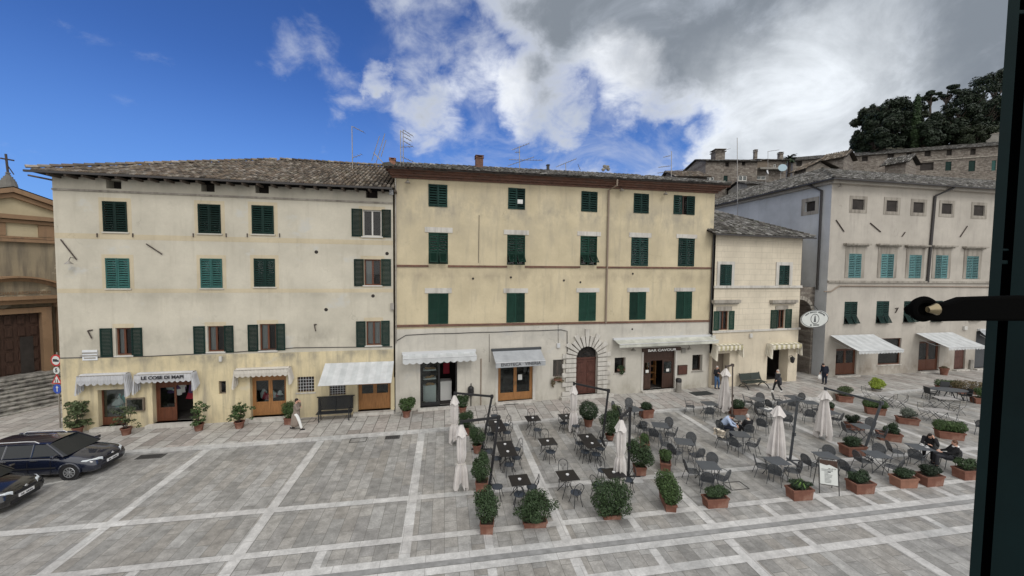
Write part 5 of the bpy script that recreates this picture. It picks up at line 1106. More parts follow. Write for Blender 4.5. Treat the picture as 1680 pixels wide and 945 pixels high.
# dormer-like roofs poking over the big right house
for i, (x0, x1, yt, Y, lab) in enumerate(((1303, 1322, 283, 58, 'little tiled shed roof between the palm and the long terrace'), (1352, 1384, 264, 62, 'mossy tiled outbuilding roof rising above the corner of the big right house'), (1452, 1486, 272, 60, 'tumbledown tiled outbuilding with sagging roof below the long stone terrace'))):
    hill_house('outbuilding', lab, x0, x1, Y, Y - 2, yt, 12, [], roof_rise=1.2, rdepth=2.2, depth=4.5, mt='rubble stone', roofm='roof tile' if i != 2 else 'roof tile dark', ov=.5)
w0, w1 = atY(1590, 222, 93), atY(1700, 219, 90); gw = thing('garden_wall', 'pale grey masonry wall among the trees at the top of the hill', 'wall', (w0.x, w0.y, 0), atan2(w1.y - w0.y, w1.x - w0.x)); Lw = hypot(w1.x - w0.x, w1.y - w0.y)
MB().box(0, 0, 30, Lw, .6, w0.z).build('masonry', 'wall grey old', gw); MB().box(-.1, -.1, w0.z + .003, Lw, .7, w0.z + .2).build('coping', 'weathered stone', gw)
# ---------------------------------------------------------------- foliage
def leaves(n, ells, size, seed=1, shell=.55, flat=0.):
    """leaf-sized quads scattered in a union of ellipsoids (cx,cy,cz,rx,ry,rz)"""
    R = random.Random(seed); m = MB(); vol = [e[3] * e[4] * e[5] for e in ells]; tot = sum(v ** .75 for v in vol)
    for e, v in zip(ells, vol):
        for _ in range(int(n * v ** .75 / tot)):
            while True:
                d = Vector((R.uniform(-1, 1), R.uniform(-1, 1), R.uniform(-1, 1)))
                if shell < d.length < 1: break
            nz_ = 1 + .22 * noise.noise(Vector((d.x * 2.3 + e[0] * 3, d.y * 2.3 + seed, d.z * 2.3 + e[2])))
            p = Vector((e[0] + d.x * e[3] * nz_, e[1] + d.y * e[4] * nz_, e[2] + d.z * e[5] * nz_))
            nrm = (d + Vector((R.uniform(-.8, .8), R.uniform(-.8, .8), R.uniform(-.3, 1.)))).normalized(); t = nrm.cross(Vector((R.uniform(-1, 1), R.uniform(-1, 1), R.uniform(-1, 1)))).normalized(); b_ = nrm.cross(t)
            s = size * R.uniform(.6, 1.35); rn = min(1, max(0, R.gauss(.45, .25))); q = s * .5
            m.quad(tuple(p - t * s), tuple(p + b_ * q), tuple(p + t * s), tuple(p - b_ * q), rnd=rn)
    return m
def tree(name, label, base, h, cw, mt='leaf hill', kind='round', seed=1, n=5200, trunk=.45, leaf=.55, group='trees on the hill behind the stone terrace'):
    R = random.Random(seed); root = thing(name, label, 'tree', base, 0, group); m = MB(); es = []
    if kind == 'round':
        m.tube([(0, 0, -1), (.1, 0, h * .3), (R.uniform(-.5, .5), 0, h * .6), (R.uniform(-.8, .8), 0, h * .85)], [trunk, trunk * .75, trunk * .5, trunk * .2], 8)
        for i in range(46): a = R.uniform(0, 2 * pi); z = R.uniform(.12, .95); rr = cw * .5 * R.uniform(.25, .8) * (1.15 - abs(z - .5)); s = cw * R.uniform(.05, .15); es.append((rr * cos(a), rr * sin(a), z * h, s, s, s * R.uniform(.7, 1.1))); m.tube([(0, 0, h * max(.15, z - .25)), (rr * cos(a) * .5, rr * sin(a) * .5, h * (z - .08)), (rr * cos(a), rr * sin(a), z * h)], [trunk * .3, trunk * .18, .04], 5)
    elif kind == 'pine':
        m.tube([(0, 0, -1), (.2, 0, h * .4), (-.2, 0, h * .75), (.2, 0, h * .9)], [trunk, trunk * .7, trunk * .5, trunk * .25], 8)
        for i in range(9): a = R.uniform(0, 2 * pi); rr = cw * .42 * R.uniform(.1, 1); s = cw * R.uniform(.14, .22); es.append((rr * cos(a), rr * sin(a), h * R.uniform(.8, .95), s, s, s * .42)); m.tube([(0, 0, h * .7), (rr * cos(a) * .6, rr * sin(a) * .6, h * .8), (rr * cos(a), rr * sin(a), h * .87)], [trunk * .35, trunk * .2, .05], 5)
    else:
        m.tube([(0, 0, -1), (0, 0, h * .95)], [trunk, .06], 6)
        for i in range(12): z = .1 + .85 * i / 12; s = cw * .5 * (1 - abs(z - .4) * .9); es.append((R.uniform(-.2, .2), R.uniform(-.2, .2), z * h, s, s, h * .09))
    m.build('trunk', 'bark', root); leaves(n, es, leaf, seed, .15).build('crown', mt, root); return root
TR = [(1424, 238, 178, 100, 46, 'leaf hill', 'round', 'low ragged tree at the left edge of the hilltop wood'), (1450, 236, 166, 96, 62, 'leaf pine', 'round', 'broad dark evergreen second from the left edge of the hilltop wood'), (1490, 240, 166, 98, 54, 'leaf cypress', 'round', 'dense dark tree just left of the tall ivy-clad trunk on the hill'),
      (1501, 242, 150, 92, 12, 'leaf laurel', 'column', 'tall narrow cypress standing above the middle of the stone terrace'), (1523, 238, 142, 102, 26, 'leaf pine', 'pine', 'flat topped umbrella pine with thin leaning trunk, left one of two'), (1549, 236, 137, 104, 32, 'leaf pine', 'pine', 'flat topped umbrella pine with bare trunk against the sky, right one of two'),
      (1535, 240, 180, 96, 56, 'leaf hill', 'round', 'rounded dark tree beneath the two umbrella pines'), (1570, 240, 176, 94, 60, 'leaf cypress', 'round', 'wide brownish dark tree below and right of the umbrella pines'), (1590, 236, 138, 102, 66, 'leaf pine', 'round', 'big dark evergreen with sky gaps, near the window frame'), (1628, 232, 118, 104, 74, 'leaf cypress', 'round', 'tallest evergreen of the hilltop wood, beside the window frame'), (1668, 232, 110, 106, 74, 'leaf hill', 'round', 'evergreen mostly hidden by the near window shutter'), (1600, 246, 205, 88, 40, 'leaf hill', 'round', 'bushy tree in front of the grey garden wall'), (1432, 246, 196, 92, 46, 'leaf cypress', 'round', 'low dark tree filling the foot of the hilltop wood on the left'), (1515, 244, 190, 92, 50, 'leaf pine', 'round', 'low dark tree below the narrow cypress'), (1618, 240, 160, 98, 60, 'leaf pine', 'round', 'dark tree filling the wood above the garden wall')]
for i, (x, yb, yt, Y, wpx, mt, kd, lab) in enumerate(TR):
    b_ = atY(x, yb, Y); t_ = atY(x, yt, Y); tree({'pine': 'umbrella_pine', 'column': 'cypress_tree'}.get(kd, 'evergreen_tree'), lab, (b_.x, b_.y, b_.z - 2), t_.z - b_.z + 2, wpx / FPX * Y * (1.2 if kd == 'round' else 1.), mt, kd, 40 + i, 15000 if kd == 'round' else 5200, leaf=.27 if kd != 'pine' else .24)
pb = atY(1294, 276, 66); pt_ = atY(1295, 249, 66); hp = pt_.z - pb.z; palm = thing('palm_tree', 'small ragged palm tree between the narrow stone house and the long terrace', 'tree', (pb.x, pb.y, pb.z - 2)); MB().tube([(0, 0, 0), (.1, 0, 2), (0, 0, 1.6 + hp * .75)], [.28, .2, .16], 8).build('trunk', 'bark', palm)
m = MB(); R = random.Random(5)
for i in range(34):
    a = R.uniform(0, 2 * pi); el = R.uniform(-.6, 1.3); L = hp * .42; pts = [Vector((cos(a) * L * t * cos(el * (1 - t)), sin(a) * L * t * cos(el * (1 - t)), 1.6 + hp * .75 + L * (sin(el) * t - .5 * t * t))) for t in (0, .33, .66, 1)]
    for p, q in zip(pts, pts[1:]): s = Vector((-sin(a), cos(a), 0)) * .16; m.quad(tuple(p - s), tuple(p + s), tuple(q + s * .7), tuple(q - s * .7), rnd=R.random())
m.build('crown', 'leaf dark', palm)
# ---------------------------------------------------------------- aerials, dishes
def antenna(label, base, top, arms, Y, extra=None):
    """mast between two pixels at depth Y, arms = list of pixel pairs"""
    b_, t_ = atY(*base, Y), atY(*top, Y); r = thing('tv_antenna', label, 'antenna', b_); b0 = Vector(b_)
    m = MB(); m.tube([(0, 0, -.6), tuple(t_ - b0)], .03, 5); m.build('mast', 'zinc', r)
    m = MB()
    for p, q in arms:
        P, Q = atY(*p, Y) - b0, atY(*q, Y) - b0; Q.y += .25; m.tube([tuple(P), tuple(Q)], .022, 4); d = (Q - P); n_ = max(3, int(d.length / .22))
        for i in range(1, n_ + 1): c_ = P + d * i / n_; m.tube([(c_.x, c_.y - .28, c_.z), (c_.x, c_.y + .28, c_.z)], .010, 3)
    m.build('boom', 'zinc', r); return r
antenna('tall thin antenna with one boom at its tip, left one on the cream house roof', (578.5, 273), (577.3, 207), [((577, 207), (595, 215)), ((578, 259), (591, 251.5))], 27)
antenna('leaning antenna with three long slanted rods, beside the small chimney at the roof joint', (640, 264), (613, 250.5), [], 25)
r = [o for o in bpy.data.objects if o.get('label', '').startswith('leaning antenna')][0]; m = MB(); b0 = Vector(r.location)
for p, q in (((622.5, 223.5), (610, 264)), ((631.5, 219), (615.5, 273)), ((633.5, 229.5), (625, 257.5))): m.tube([tuple(atY(*p, 25) - b0), tuple(atY(*q, 25) - b0)], .024, 4)
m.build('rod', 'zinc', r)
antenna('thin mast with one short boom, left one of the close pair', (657.5, 264), (657, 214), [((657, 215), (671, 222))], 26)
antenna('antenna mast with five short booms, right one of the close pair', (661.5, 263), (661.3, 213), [((661.5, 213), (675.5, 221)), ((661.5, 224), (673, 229)), ((661.5, 231), (672, 236)), ((657, 241.5), (676, 238.5)), ((658, 257), (676, 263.5))], 26.6)
antenna('antenna with crossed booms right of the brick chimney on the yellow house roof', (853, 274), (852, 240), [((840, 246), (868, 233.5)), ((833, 272), (876, 256)), ((835, 262), (890, 261.5)), ((845, 250), (853, 248))], 30)
antenna('low antenna with one rising boom near the roof middle of the yellow house', (929, 278), (928, 267), [((912, 274), (946, 259)), ((948, 269), (953, 278))], 31)
antenna('antenna with three level booms near the right end of the yellow house roof', (1101.5, 288), (1101.8, 248), [((1088, 258), (1101.5, 254)), ((1080, 274.5), (1101, 271)), ((1078, 284), (1125, 277))], 33)
antenna('very thin whip antenna in front of the brown stone house', (1210.5, 352), (1209.5, 226), [], 40)
antenna('small antenna behind the roof of the brown stone house', (1189, 262), (1189.3, 247), [((1188, 246.5), (1200, 243))], 63)
antenna('antenna with level boom above the narrow stone house', (1260, 290), (1260, 248), [((1259.5, 248.5), (1280, 245))], 58)
for lab, c_, rpx, Y, mt in (('big pale blue satellite dish on the hillside roof below the palm', (1284, 275), 6.2, 52, 'dish blue'), ('small white satellite dish below the narrow stone house', (1259.5, 282), 3.6, 52, 'dish white')):
    p = atY(*c_, Y); r_ = rpx / FPX * Y; t = thing('satellite_dish', lab, 'satellite dish', (p.x, p.y, p.z)); m = MB(); prof = [(r_ * k / 6, -.35 * r_ * (1 - (k / 6) ** 2)) for k in range(7)]; m.lathe(prof[::-1], 20); dsh = m.build('dish', mt, t, smooth=True); dsh.rotation_euler = (radians(75), 0, radians(-20 if rpx > 5 else 40)); MB().tube([(0, .1, 0), (0, .3, -r_ * 1.2), (0, .3, -3)], .04, 6).build('mast', 'zinc', t)
# ================================================================= awnings, signs, wall things
def aw(fa, name, label, tl, tr, bl, br, out, **k):
    a, c = fa.F(*tl), fa.F(*tr); p, q = fa.F(*bl, out), fa.F(*br, out)
    ztop = (a[1] + c[1]) / 2; zb_ = (p[1] + q[1]) / 2
    return awning(name, label, fa, (a[0], c[0]), ztop, out, zb_, **k)
aw(FA, 'awning', 'large plain white awning pulled out over the golden door and the dark bench', (534, 596), (646.5, 591.5), (524, 633.5), (645, 627), 1.55, valance=0, cassette=False)
aw(FB, 'awning', 'short white scalloped awning half rolled in above the black framed bread shop', (661, 579), (779, 575), (663, 588), (777.5, 585), .75, valance=.34, scal=.38, mt='canvas white')
aw(FB, 'awning', 'grey awning with dark cassette lettered ENOTECA VINERIA over the golden glass door', (807, 573.5), (885.5, 571), (811, 595.5), (889.5, 592.5), 1.15, valance=.30, scal=0, cas_mt='chair grey', mt='canvas grey', text_='ENOTECA · VINERIA', tsize=.28)
aw(FB, 'awning', 'very long greenish white awning half rolled in above the bar sign', (1006, 555), (1165, 551), (1009, 564), (1163, 560.5), .85, valance=.22, scal=0, mt='canvas greenish')
pelmet('awning', 'folded grey canopy with hanging side cloths over the leftmost shop window', FA, FA.R(139, 611.5, 214, 627), .3, (1.05, 1.2), 'canvas pale', .45)
pelmet('awning', 'folded grey canopy lettered LE COSE DI MAPI', FA, FA.R(231, 609, 322, 623), .3, (1.1, 1.0), 'canvas pale', .45, lettering='LE COSE DI MAPI')
pelmet('awning', 'folded cream scalloped canopy over the golden double door right of the slit window', FA, FA.R(391, 602, 477, 614), .3, (1.1, .95), 'canvas cream', .45)
MATS['canvas stripe'] = mat('canvas stripe', (.66, .62, .52), .9, rnd=[(1, 1, 1), (.62, .6, .45)])
pelmet('awning', 'small striped scalloped canopy over the plank door beside the long bar awning', FC, FC.R(1169, 563.5, 1209, 572.5), .3, (1.15, 1.0), 'canvas stripe', .55, scal=.4)
pelmet('awning', 'small striped scalloped canopy over the open door behind the green bench', FC, FC.R(1258, 562, 1304, 570), .3, (1.1, 1.0), 'canvas stripe', .55, scal=.4)
aw(FD, 'awning', 'white awning fully pulled out over the shop beside the man with the white bag', (1361, 550), (1431, 548), (1387.5, 577), (1458, 575), 2.3, valance=.24, cassette=False)
aw(FD, 'awning', 'white awning fully pulled out over the shop behind the low wooden bench', (1501, 546), (1560, 545), (1531, 571), (1591, 569.5), 2.3, valance=.24, cassette=False)
aw(FD, 'awning', 'narrow grey awning hanging over the rightmost doorway beside the window frame', (1604, 541), (1640, 540), (1606, 556), (1646, 555), .8, valance=.2, mt='canvas grey')
def goods(fa, r, z0, z1, dep, mts, lab, seed, hang=0):
    u0, u1 = fa.F(r[0], 650)[0], fa.F(r[1], 650)[0]; t = thing('shop_display', lab, 'display', fa.W((u0 + u1) / 2, z0, -dep), fa.yaw); R = random.Random(seed); w_ = (u1 - u0) / 2
    for i, mt in enumerate(mts):
        m = MB()
        for k in range(5):
            x, z = R.uniform(-w_, w_) * .85, (R.uniform(.0, .25) if not hang else R.uniform(.5, z1 - z0 - .7)); h = R.uniform(.2, .6) if not hang else R.uniform(.6, 1.0)
            m.lathe([(.02, 0), (R.uniform(.1, .2), .04), (R.uniform(.08, .16), h * .5), (R.uniform(.05, .14), h * .8), (.03, h)], 9, (x, R.uniform(-.12, .12), z), sx=R.uniform(.8, 1.5), sy=.5)
        m.build('garment', mt, t, True)
goods(FA, (168, 203), 1.0, 2.3, .62, ('goods white', 'goods teal', 'room pale'), 'white and mint linens heaped behind the leftmost shop window', 3)
goods(FA, (256, 286), .9, 2.6, 1.0, ('goods violet', 'goods white'), 'violet and white garments hanging behind the glass beside the open door', 5, 1)
goods(FA, (290, 314), .4, 2.4, 1.2, ('goods red', 'goods violet'), 'crimson garments inside the open LE COSE DI MAPI doorway', 8, 1)
goods(FA, (416, 464), .9, 2.3, .9, ('goods red', 'goods white'), 'red and white garments behind the golden double door', 9)
goods(FD, (1374, 1402), .9, 2.8, 1.0, ('goods violet', 'goods bread'), 'dark garments behind the door under the first open awning', 10, 1)
goods(FD, (1444, 1475), 1.0, 2.6, .8, ('goods white', 'room pale'), 'white boxes in the shop window right of the first open awning', 12)
# bar sign
a, c = FB.F(1052.5, 574.5), FB.F(1115, 565.5); sg = thing('shop_sign', 'dark board with pale letters BAR CAVOUR above the open bar door', 'sign', FB.W((a[0] + c[0]) / 2, (a[1] + c[1]) / 2 - .12, .1), FB.yaw); h = (c[1] - a[1]) * .9
MB().box(-(c[0] - a[0]) / 2, -.06, -h / 2, (c[0] - a[0]) / 2, .09, h / 2).build('board', 'wood dark', sg); text('lettering', 'BAR CAVOUR', h * 1.0, 'lettering white', sg, (0, -.07, -.04), sx=1.55, bold=.006)
# menu case, plaque
def wallbox(fa, name, label, cat, r, d, mt, inner=None):
    q = fa.R(*r); t = thing(name, label, cat, fa.W((q[0] + q[2]) / 2, (q[1] + q[3]) / 2), fa.yaw); w_, h_ = (q[2] - q[0]) / 2, (q[3] - q[1]) / 2
    MB().box(-w_, -d, -h_, w_, -.022, h_).build('case', mt, t, bevel=.01)
    if inner: MB().box(-w_ * .85, -d - .004, -h_ * .85, w_ * .85, -d - .001, h_ * .85).build('panel', inner, t)
    return t
wallbox(FB, 'menu_case', 'brown wooden menu case on the wall right of the open bar door', 'menu case', (1111, 598.5, 1126, 614), .12, 'wood dark', 'wood portal')
wallbox(FA, 'display_case', 'grey glazed display case between the leftmost shop window and the LE COSE DI MAPI door', 'display case', (210, 652, 239, 673), .15, 'wood grey', 'window glass')
pq = wallbox(FA, 'street_plaque', 'white marble street plaque below the iron wall anchor on the cream house', 'plaque', (136, 574, 161, 591), .05, 'marble plaque')
m = MB(); [m.box(-w0, -.058, z_, w0, -.055, z_ + .07) for w0, z_ in ((.32, .08), (.42, -.06), (.25, -.18))]; m.build('lettering', 'zinc', pq)
for fa, r, lab, mt in ((FA, (361, 584, 365.5, 592.5), 'small cream alarm box on the ochre wall above the slit window', 'white frame'), (FA, (641, 497, 646.5, 508), 'pale junction box beside the downpipe between the two big houses', 'zinc'), (FA, (639, 312, 645.5, 320), 'small white box under the eave at the joint of the two big houses', 'white metal'),
                       (FB, (913, 563, 918, 570), 'white cylindrical bell box hanging from a wire left of the stone portal', 'white metal'), (FB, (1117, 571, 1123, 578), 'pale intercom box right of the bar sign', 'wall grey old'), (FC, (1167, 550, 1172, 557), 'cream box at the end of the long bar awning', 'white frame'),
                       (FC, (1228.5, 547, 1232.5, 553.5), 'small cream box on the middle of the pale narrow house', 'white frame'), (FD, (1579.5, 535, 1584.5, 541), 'small white camera box right of the last open awning', 'white frame'), (FD, (1589, 590, 1594, 606), 'pale utility cabinet on the wall left of the rightmost doorway', 'wall grey old')):
    wallbox(fa, 'wall_box', lab, 'wall box', r, .14, mt)
def wall_lamp(fa, p, lab, mt='black metal', kind='arm'):
    q = fa.F(*p, .3); t = thing('wall_lamp', lab, 'lamp', fa.W(q[0], q[1], .3), fa.yaw)
    if kind == 'arm':
        MB().tube([(0, .28, .3), (0, .1, .34), (0, 0, .16)], .015, 5).build('arm', mt, t); MB().lathe([(.02, .16), (.05, .12), (.17, 0), (.16, -.01)], 12).build('lamp_shade', 'zinc', t)
    else:
        MB().tube([(0, .28, .2), (0, .05, .32), (0, 0, .22)], .02, 5).build('arm', mt, t); MB().lathe([(.05, -.26), (.12, -.2), (.16, .1), (.18, .12), (.05, .24), (.01, .28)], 6).build('lantern', mt, t)
wall_lamp(FB, (1039, 575), 'small grey dish lamp on a bracket left of the bar sign'); wall_lamp(FB, (1131, 573), 'small grey dish lamp on a bracket right of the bar sign'); wall_lamp(FC, (1300, 590), 'black lantern at the right corner of the pale narrow house', kind='lantern')
wall_lamp(FB, (669, 300), 'small white floodlight under the left end of the brick cornice'); wall_lamp(FB, (1092, 319), 'small floodlight under the brick cornice left of the half open shutters'); wall_lamp(FB, (1020, 313), 'tiny lamp under the brick cornice right of the long downpipe'); wall_lamp(FD, (1379, 306), 'small floodlight high on the corner of the big right house'); wall_lamp(FA, (113, 433), 'small lamp on an iron bracket at the left corner of the cream house')
# oval sign hung on the alley corner
q = FC.F(1336, 523, .9); ps = FC.W(q[0], q[1], .9); t = thing('oval_sign', 'white oval hanging sign with a ringed tower emblem at the alley arch', 'sign', ps, FC.yaw - .12)
rx = .5 * (FC.F(1352, 523, .9)[0] - FC.F(1313.5, 523, .9)[0]); rz = .5 * (FC.F(1333, 509, .9)[1] - FC.F(1333, 537, .9)[1]); k = 32
m = MB(); m.prism([(rx * cos(2 * pi * i / k), rz * sin(2 * pi * i / k)) for i in range(k)], -.05, .05, 'y'); bd = m.build('board', 'sign white', t); bd.rotation_euler = (0, radians(-6), 0)
m = MB(); m.tube([(rx * .3 * cos(2 * pi * i / 24), -.055, rz * .56 * sin(2 * pi * i / 24)) for i in range(24)], .022, 4, True); m.tube([(rx * .98 * cos(2 * pi * i / 32), -.05, rz * .98 * sin(2 * pi * i / 32)) for i in range(32)], .02, 4, True)
m.prism([(-.09, -rz * .36), (.09, -rz * .36), (.035, rz * .3), (0, rz * .42), (-.035, rz * .3)], -.066, -.051, 'y'); m.build('emblem', 'chair grey', t)
m = MB(); R = random.Random(4)      # lettering too worn to read: small dark strokes along the rim
for i in range(26):
    a_ = radians(150 - i * 4.8)
    if i in (6, 15): continue
    m.cbox((rx * .80 * cos(a_), -.056, rz * .80 * sin(a_)), (.045, .01, R.uniform(.07, .12)), ry=-(a_ - pi / 2) * .6)
for i in range(9):
    if i == 2: continue
    m.cbox((-.36 + i * .09, -.056, -rz * .72), (.055, .01, R.uniform(.09, .13)))
m.build('lettering', 'chair grey', t)
MB().tube([(.3, .0, rz), (.3, .3, rz + .3), (.3, .9, rz + .35)], .025, 5).build('bracket', 'black metal', t)
# ---------------------------------------------------------------- road signs beside the church steps
pb = G(97.5, 702, .08); pole_h = 3.6
def zat(px, py): v = ray(px, py); return HC + v.z * hypot(pb.x, pb.y) / hypot(v.x, v.y)
sg = thing('road_sign', 'post of four road signs at the corner of the cream house by the church steps', 'road sign', pb, radians(-6))
MB().tube([(0, .04, 0), (0, .04, zat(93, 578) - .08)], .035, 8).build('post', 'zinc', sg)
z1, z2, z3, z4 = (zat(93.5, 591) - .08, zat(95, 607.5) - .08, zat(95.5, 624) - .08, zat(97.5, 637.5) - .08); R1 = .31
def disc(r, y0, y1, z, k=24): return MB().prism([(r * cos(2 * pi * i / k), z + r * sin(2 * pi * i / k)) for i in range(k)], y0, y1, 'y')
o = disc(R1, -.02, 0, z1).build('round_sign', 'sign red', sg); disc(R1 * .74, -.026, -.0205, z1).build('sign_face', 'sign white', o)
m = MB(); m.box(-.17, -.032, z1 - .07, .08, -.0265, z1 + .07); m.box(.09, -.032, z1 - .07, .18, -.0265, z1 + .03); m.build('truck_symbol', 'lettering dark', o)
o = disc(.19, -.02, 0, z2).build('round_sign', 'sign white', sg); text('lettering', '5', .28, 'lettering dark', sg, (0, -.026, z2), ext=.003, bold=.01)
o = MB().prism([(-.32, z3 - .17), (.32, z3 - .17), (0, z3 + .36)], -.02, 0, 'y').build('triangle_sign', 'sign red', sg); MB().prism([(-.21, z3 - .11), (.21, z3 - .11), (0, z3 + .24)], -.026, -.0205, 'y').build('sign_face', 'sign white', o)
MB().box(-.1, -.032, z3 - .1, -.06, -.0265, z3 + .08).box(.03, -.032, z3 - .1, .07, -.0265, z3 + .06).build('arrow_symbol', 'lettering dark', o)
o = disc(.25, -.02, 0, z4).build('round_sign', 'sign blue', sg); MB().box(-.025, -.026, z4 - .14, .025, -.0205, z4 + .1).prism([(-.08, z4 + .06), (.08, z4 + .06), (0, z4 + .17)], -.0262, -.0206, 'y').build('arrow_symbol', 'sign white', o)
# ---------------------------------------------------------------- benches, bins, mats
def dirto(a, b): return atan2(b.y - a.y, b.x - a.x)
a, b_ = G(518, 693.5, .08), G(577, 689.5, .08); L = (b_ - a).length
t = thing('bench', 'long dark slatted bench with high back against the ochre wall under the big white awning', 'bench', (a + b_) / 2, dirto(a, b_))
m = MB(); [m.box(-L / 2, -.02 + i * .1, .43, L / 2, .06 + i * .1, .46) for i in range(5)]; m.build('seat', 'chair black', t)
m = MB(); m.box(-L / 2, .5, .5, L / 2, .52, 1.22); m.box(-L / 2 - .05, .48, 1.22, L / 2 + .08, .54, 1.28); [m.box(x_ - .03, .47, .3, x_ + .03, .5, 1.22) for x_ in (-L / 2 + .1, 0, L / 2 - .1)]; m.build('backrest', 'mesh black', t)
for s in (-1, 1): m = MB(); m.box(s * (L / 2 - .15) - .025, -.02, 0, s * (L / 2 - .15) + .025, .03, .43); m.box(s * (L / 2 - .15) - .025, .42, 0, s * (L / 2 - .15) + .025, .47, .5); m.box(s * (L / 2 - .15) - .03, 0, .60, s * (L / 2 - .15) + .03, .45, .64); m.box(s * (L / 2 - .15) - .02, 0, .46, s * (L / 2 - .15) + .02, .03, .6); m.build('leg', 'chair black', t)
a, b_ = G(1226, 639, .08), G(1254, 637, .08); L = (b_ - a).length + .35
t = thing('bench', 'dark green cast iron bench with two part back in front of the pale narrow house', 'bench', (a + b_) / 2 + Vector((.05, .25, 0)), FC.yaw)
m = MB(); m.cbox((-L / 4 + .01, .1, .44), (L / 2 - .03, .5, .035), rx=.05); m.cbox((L / 4 + .01, .1, .44), (L / 2 - .03, .5, .035), rx=.05); m.build('seat', 'bench green', t)
m = MB(); m.cbox((-L / 4 + .01, .42, .74), (L / 2 - .04, .03, .5), rx=-.28); m.cbox((L / 4 + .01, .42, .74), (L / 2 - .04, .03, .5), rx=-.28); m.build('backrest', 'bench green', t)
for s in (-1, 1): x_ = s * L / 2; m = MB(); m.tube([(x_, -.4, 0), (x_, -.3, .15), (x_, -.1, .3), (x_, .15, .33), (x_, .35, .2), (x_, .5, 0)], .035, 6); m.tube([(x_, -.2, .42), (x_, .25, .42), (x_, .42, .7), (x_, .52, 1.02)], .035, 6); m.build('leg', 'black metal', t)
a, b_ = G(1497, 611, .08), G(1516, 611, .08); L = (b_ - a).length * 1.15; t = thing('bench', 'low backless wooden bench on thin legs before the second shop on the right', 'bench', (a + b_) / 2 + Vector((0, .4, 0)), FD.yaw)
m = MB(); [m.box(-L / 2, -.25 + i * .17, .42, L / 2, -.1 + i * .17, .46) for i in range(3)]; m.build('seat', 'wood grey', t)
for s in (-1, 1): m = MB(); x_ = s * (L / 2 - .08); m.tube([(x_, -.22, 0), (x_, -.22, .42), (x_, .22, .42), (x_, .22, 0)], .018, 5); m.build('leg', 'black metal', t)
p = G(1113, 643.5, .08); t = thing('ash_bin', 'grey cylinder ash bin standing right of the open bar door', 'bin', p); MB().lathe([(.19, 0), (.19, .72), (.17, .74)], 16).build('body', 'zinc', t, True); MB().lathe([(.2, .74), (.2, .92), (.17, .98), (.1, 1.0)], 16).build('lid', 'black metal', t, True)
p = G(772.5, 667, .08); t = thing('litter_bin', 'black litter bin on a post between the bread shop and the wine shop', 'bin', p); MB().tube([(0, .05, 0), (0, .05, 1.45)], .03, 6).build('post', 'black metal', t); MB().lathe([(.17, .72), (.19, .76), (.19, 1.2), (.12, 1.28), (.04, 1.32)], 14, (0, -.05, 0)).build('bin', 'black metal', t)
for c_, w_, d_, lab, mt, cat in (((1151, 645.5), 1.5, .75, 'black doormat on the pavement outside the open bar door', 'doormat', 'doormat'), ((837, 662), 1.0, .4, 'grey green doormat outside the ENOTECA VINERIA door', 'doormat', 'doormat'), ((702, 667), 1.1, .35, 'dark doormat in front of the black framed bread shop', 'doormat', 'doormat')):
    p = G(*c_, .09); o = MB().box(-w_ / 2, -d_ / 2, 0, w_ / 2, d_ / 2, .02).build('doormat', mt); o.location = p; o.rotation_euler = (0, 0, FB.yaw); tag(o, lab, cat)
for c_, w_, d_, lab in (((248, 749), 1.05, .42, 'iron drain grating in the square near the front of the navy estate car'), ((644, 717.5), .72, .4, 'iron drain grating beside the kerb below the yellow house')):
    p = G(*c_, .004); o = MB().box(-w_ / 2, -d_ / 2, 0, w_ / 2, d_ / 2, .012).build('drain_grating', 'drain iron'); m = MB(); [m.box(-w_ / 2 + .06 + i * .1, -d_ / 2 + .05, .012, -w_ / 2 + .1 + i * .1, d_ / 2 - .05, .02) for i in range(int(w_ / .1) - 1)]; o.location = p; o.rotation_euler = (0, 0, GY); tag(o, lab, 'drain'); q = m.build('bar', 'plastic black', o)
for c_, w_, d_, z_, lab in (((1207, 797), .8, .55, .004, 'square manhole frame in the slabs behind the small planter box'), ((588, 722), .8, .5, .004, 'thin manhole frame beside the kerb left of the round drain'), ((818, 671), .75, .4, .083, 'square inspection cover in the pavement near the litter bin'), ((503, 690), .9, .5, .083, 'square inspection cover in front of the long dark bench')):
    p = G(*c_, z_ + .004); m = MB(); e = .025
    for b in ((-w_ / 2, -d_ / 2, w_ / 2, -d_ / 2 + e), (-w_ / 2, d_ / 2 - e, w_ / 2, d_ / 2), (-w_ / 2, -d_ / 2 + e, -w_ / 2 + e, d_ / 2 - e), (w_ / 2 - e, -d_ / 2 + e, w_ / 2, d_ / 2 - e)): m.box(b[0], b[1], 0, b[2], b[3], .012)
    o = m.build('manhole_frame', 'drain iron'); o.location = p; o.rotation_euler = (0, 0, GY); tag(o, lab, 'manhole')
# painted parking mark
m = MB(); a, b_ = G(70, 796, .006), G(113, 787, .006); d = (b_ - a).normalized(); n_ = Vector((-d.y, d.x, 0)) * .06; m.quad(tuple(a - n_), tuple(b_ - n_), tuple(b_ + n_), tuple(a + n_)); c_ = G(64, 797.5, .0065); e = G(84, 791.5, .0065); n_ = Vector((0, .06, 0)); m.quad(tuple(c_ - n_), tuple(e - n_), tuple(e + n_), tuple(c_ + n_)); tag(m.build('parking_line', 'white frame'), kind='structure')
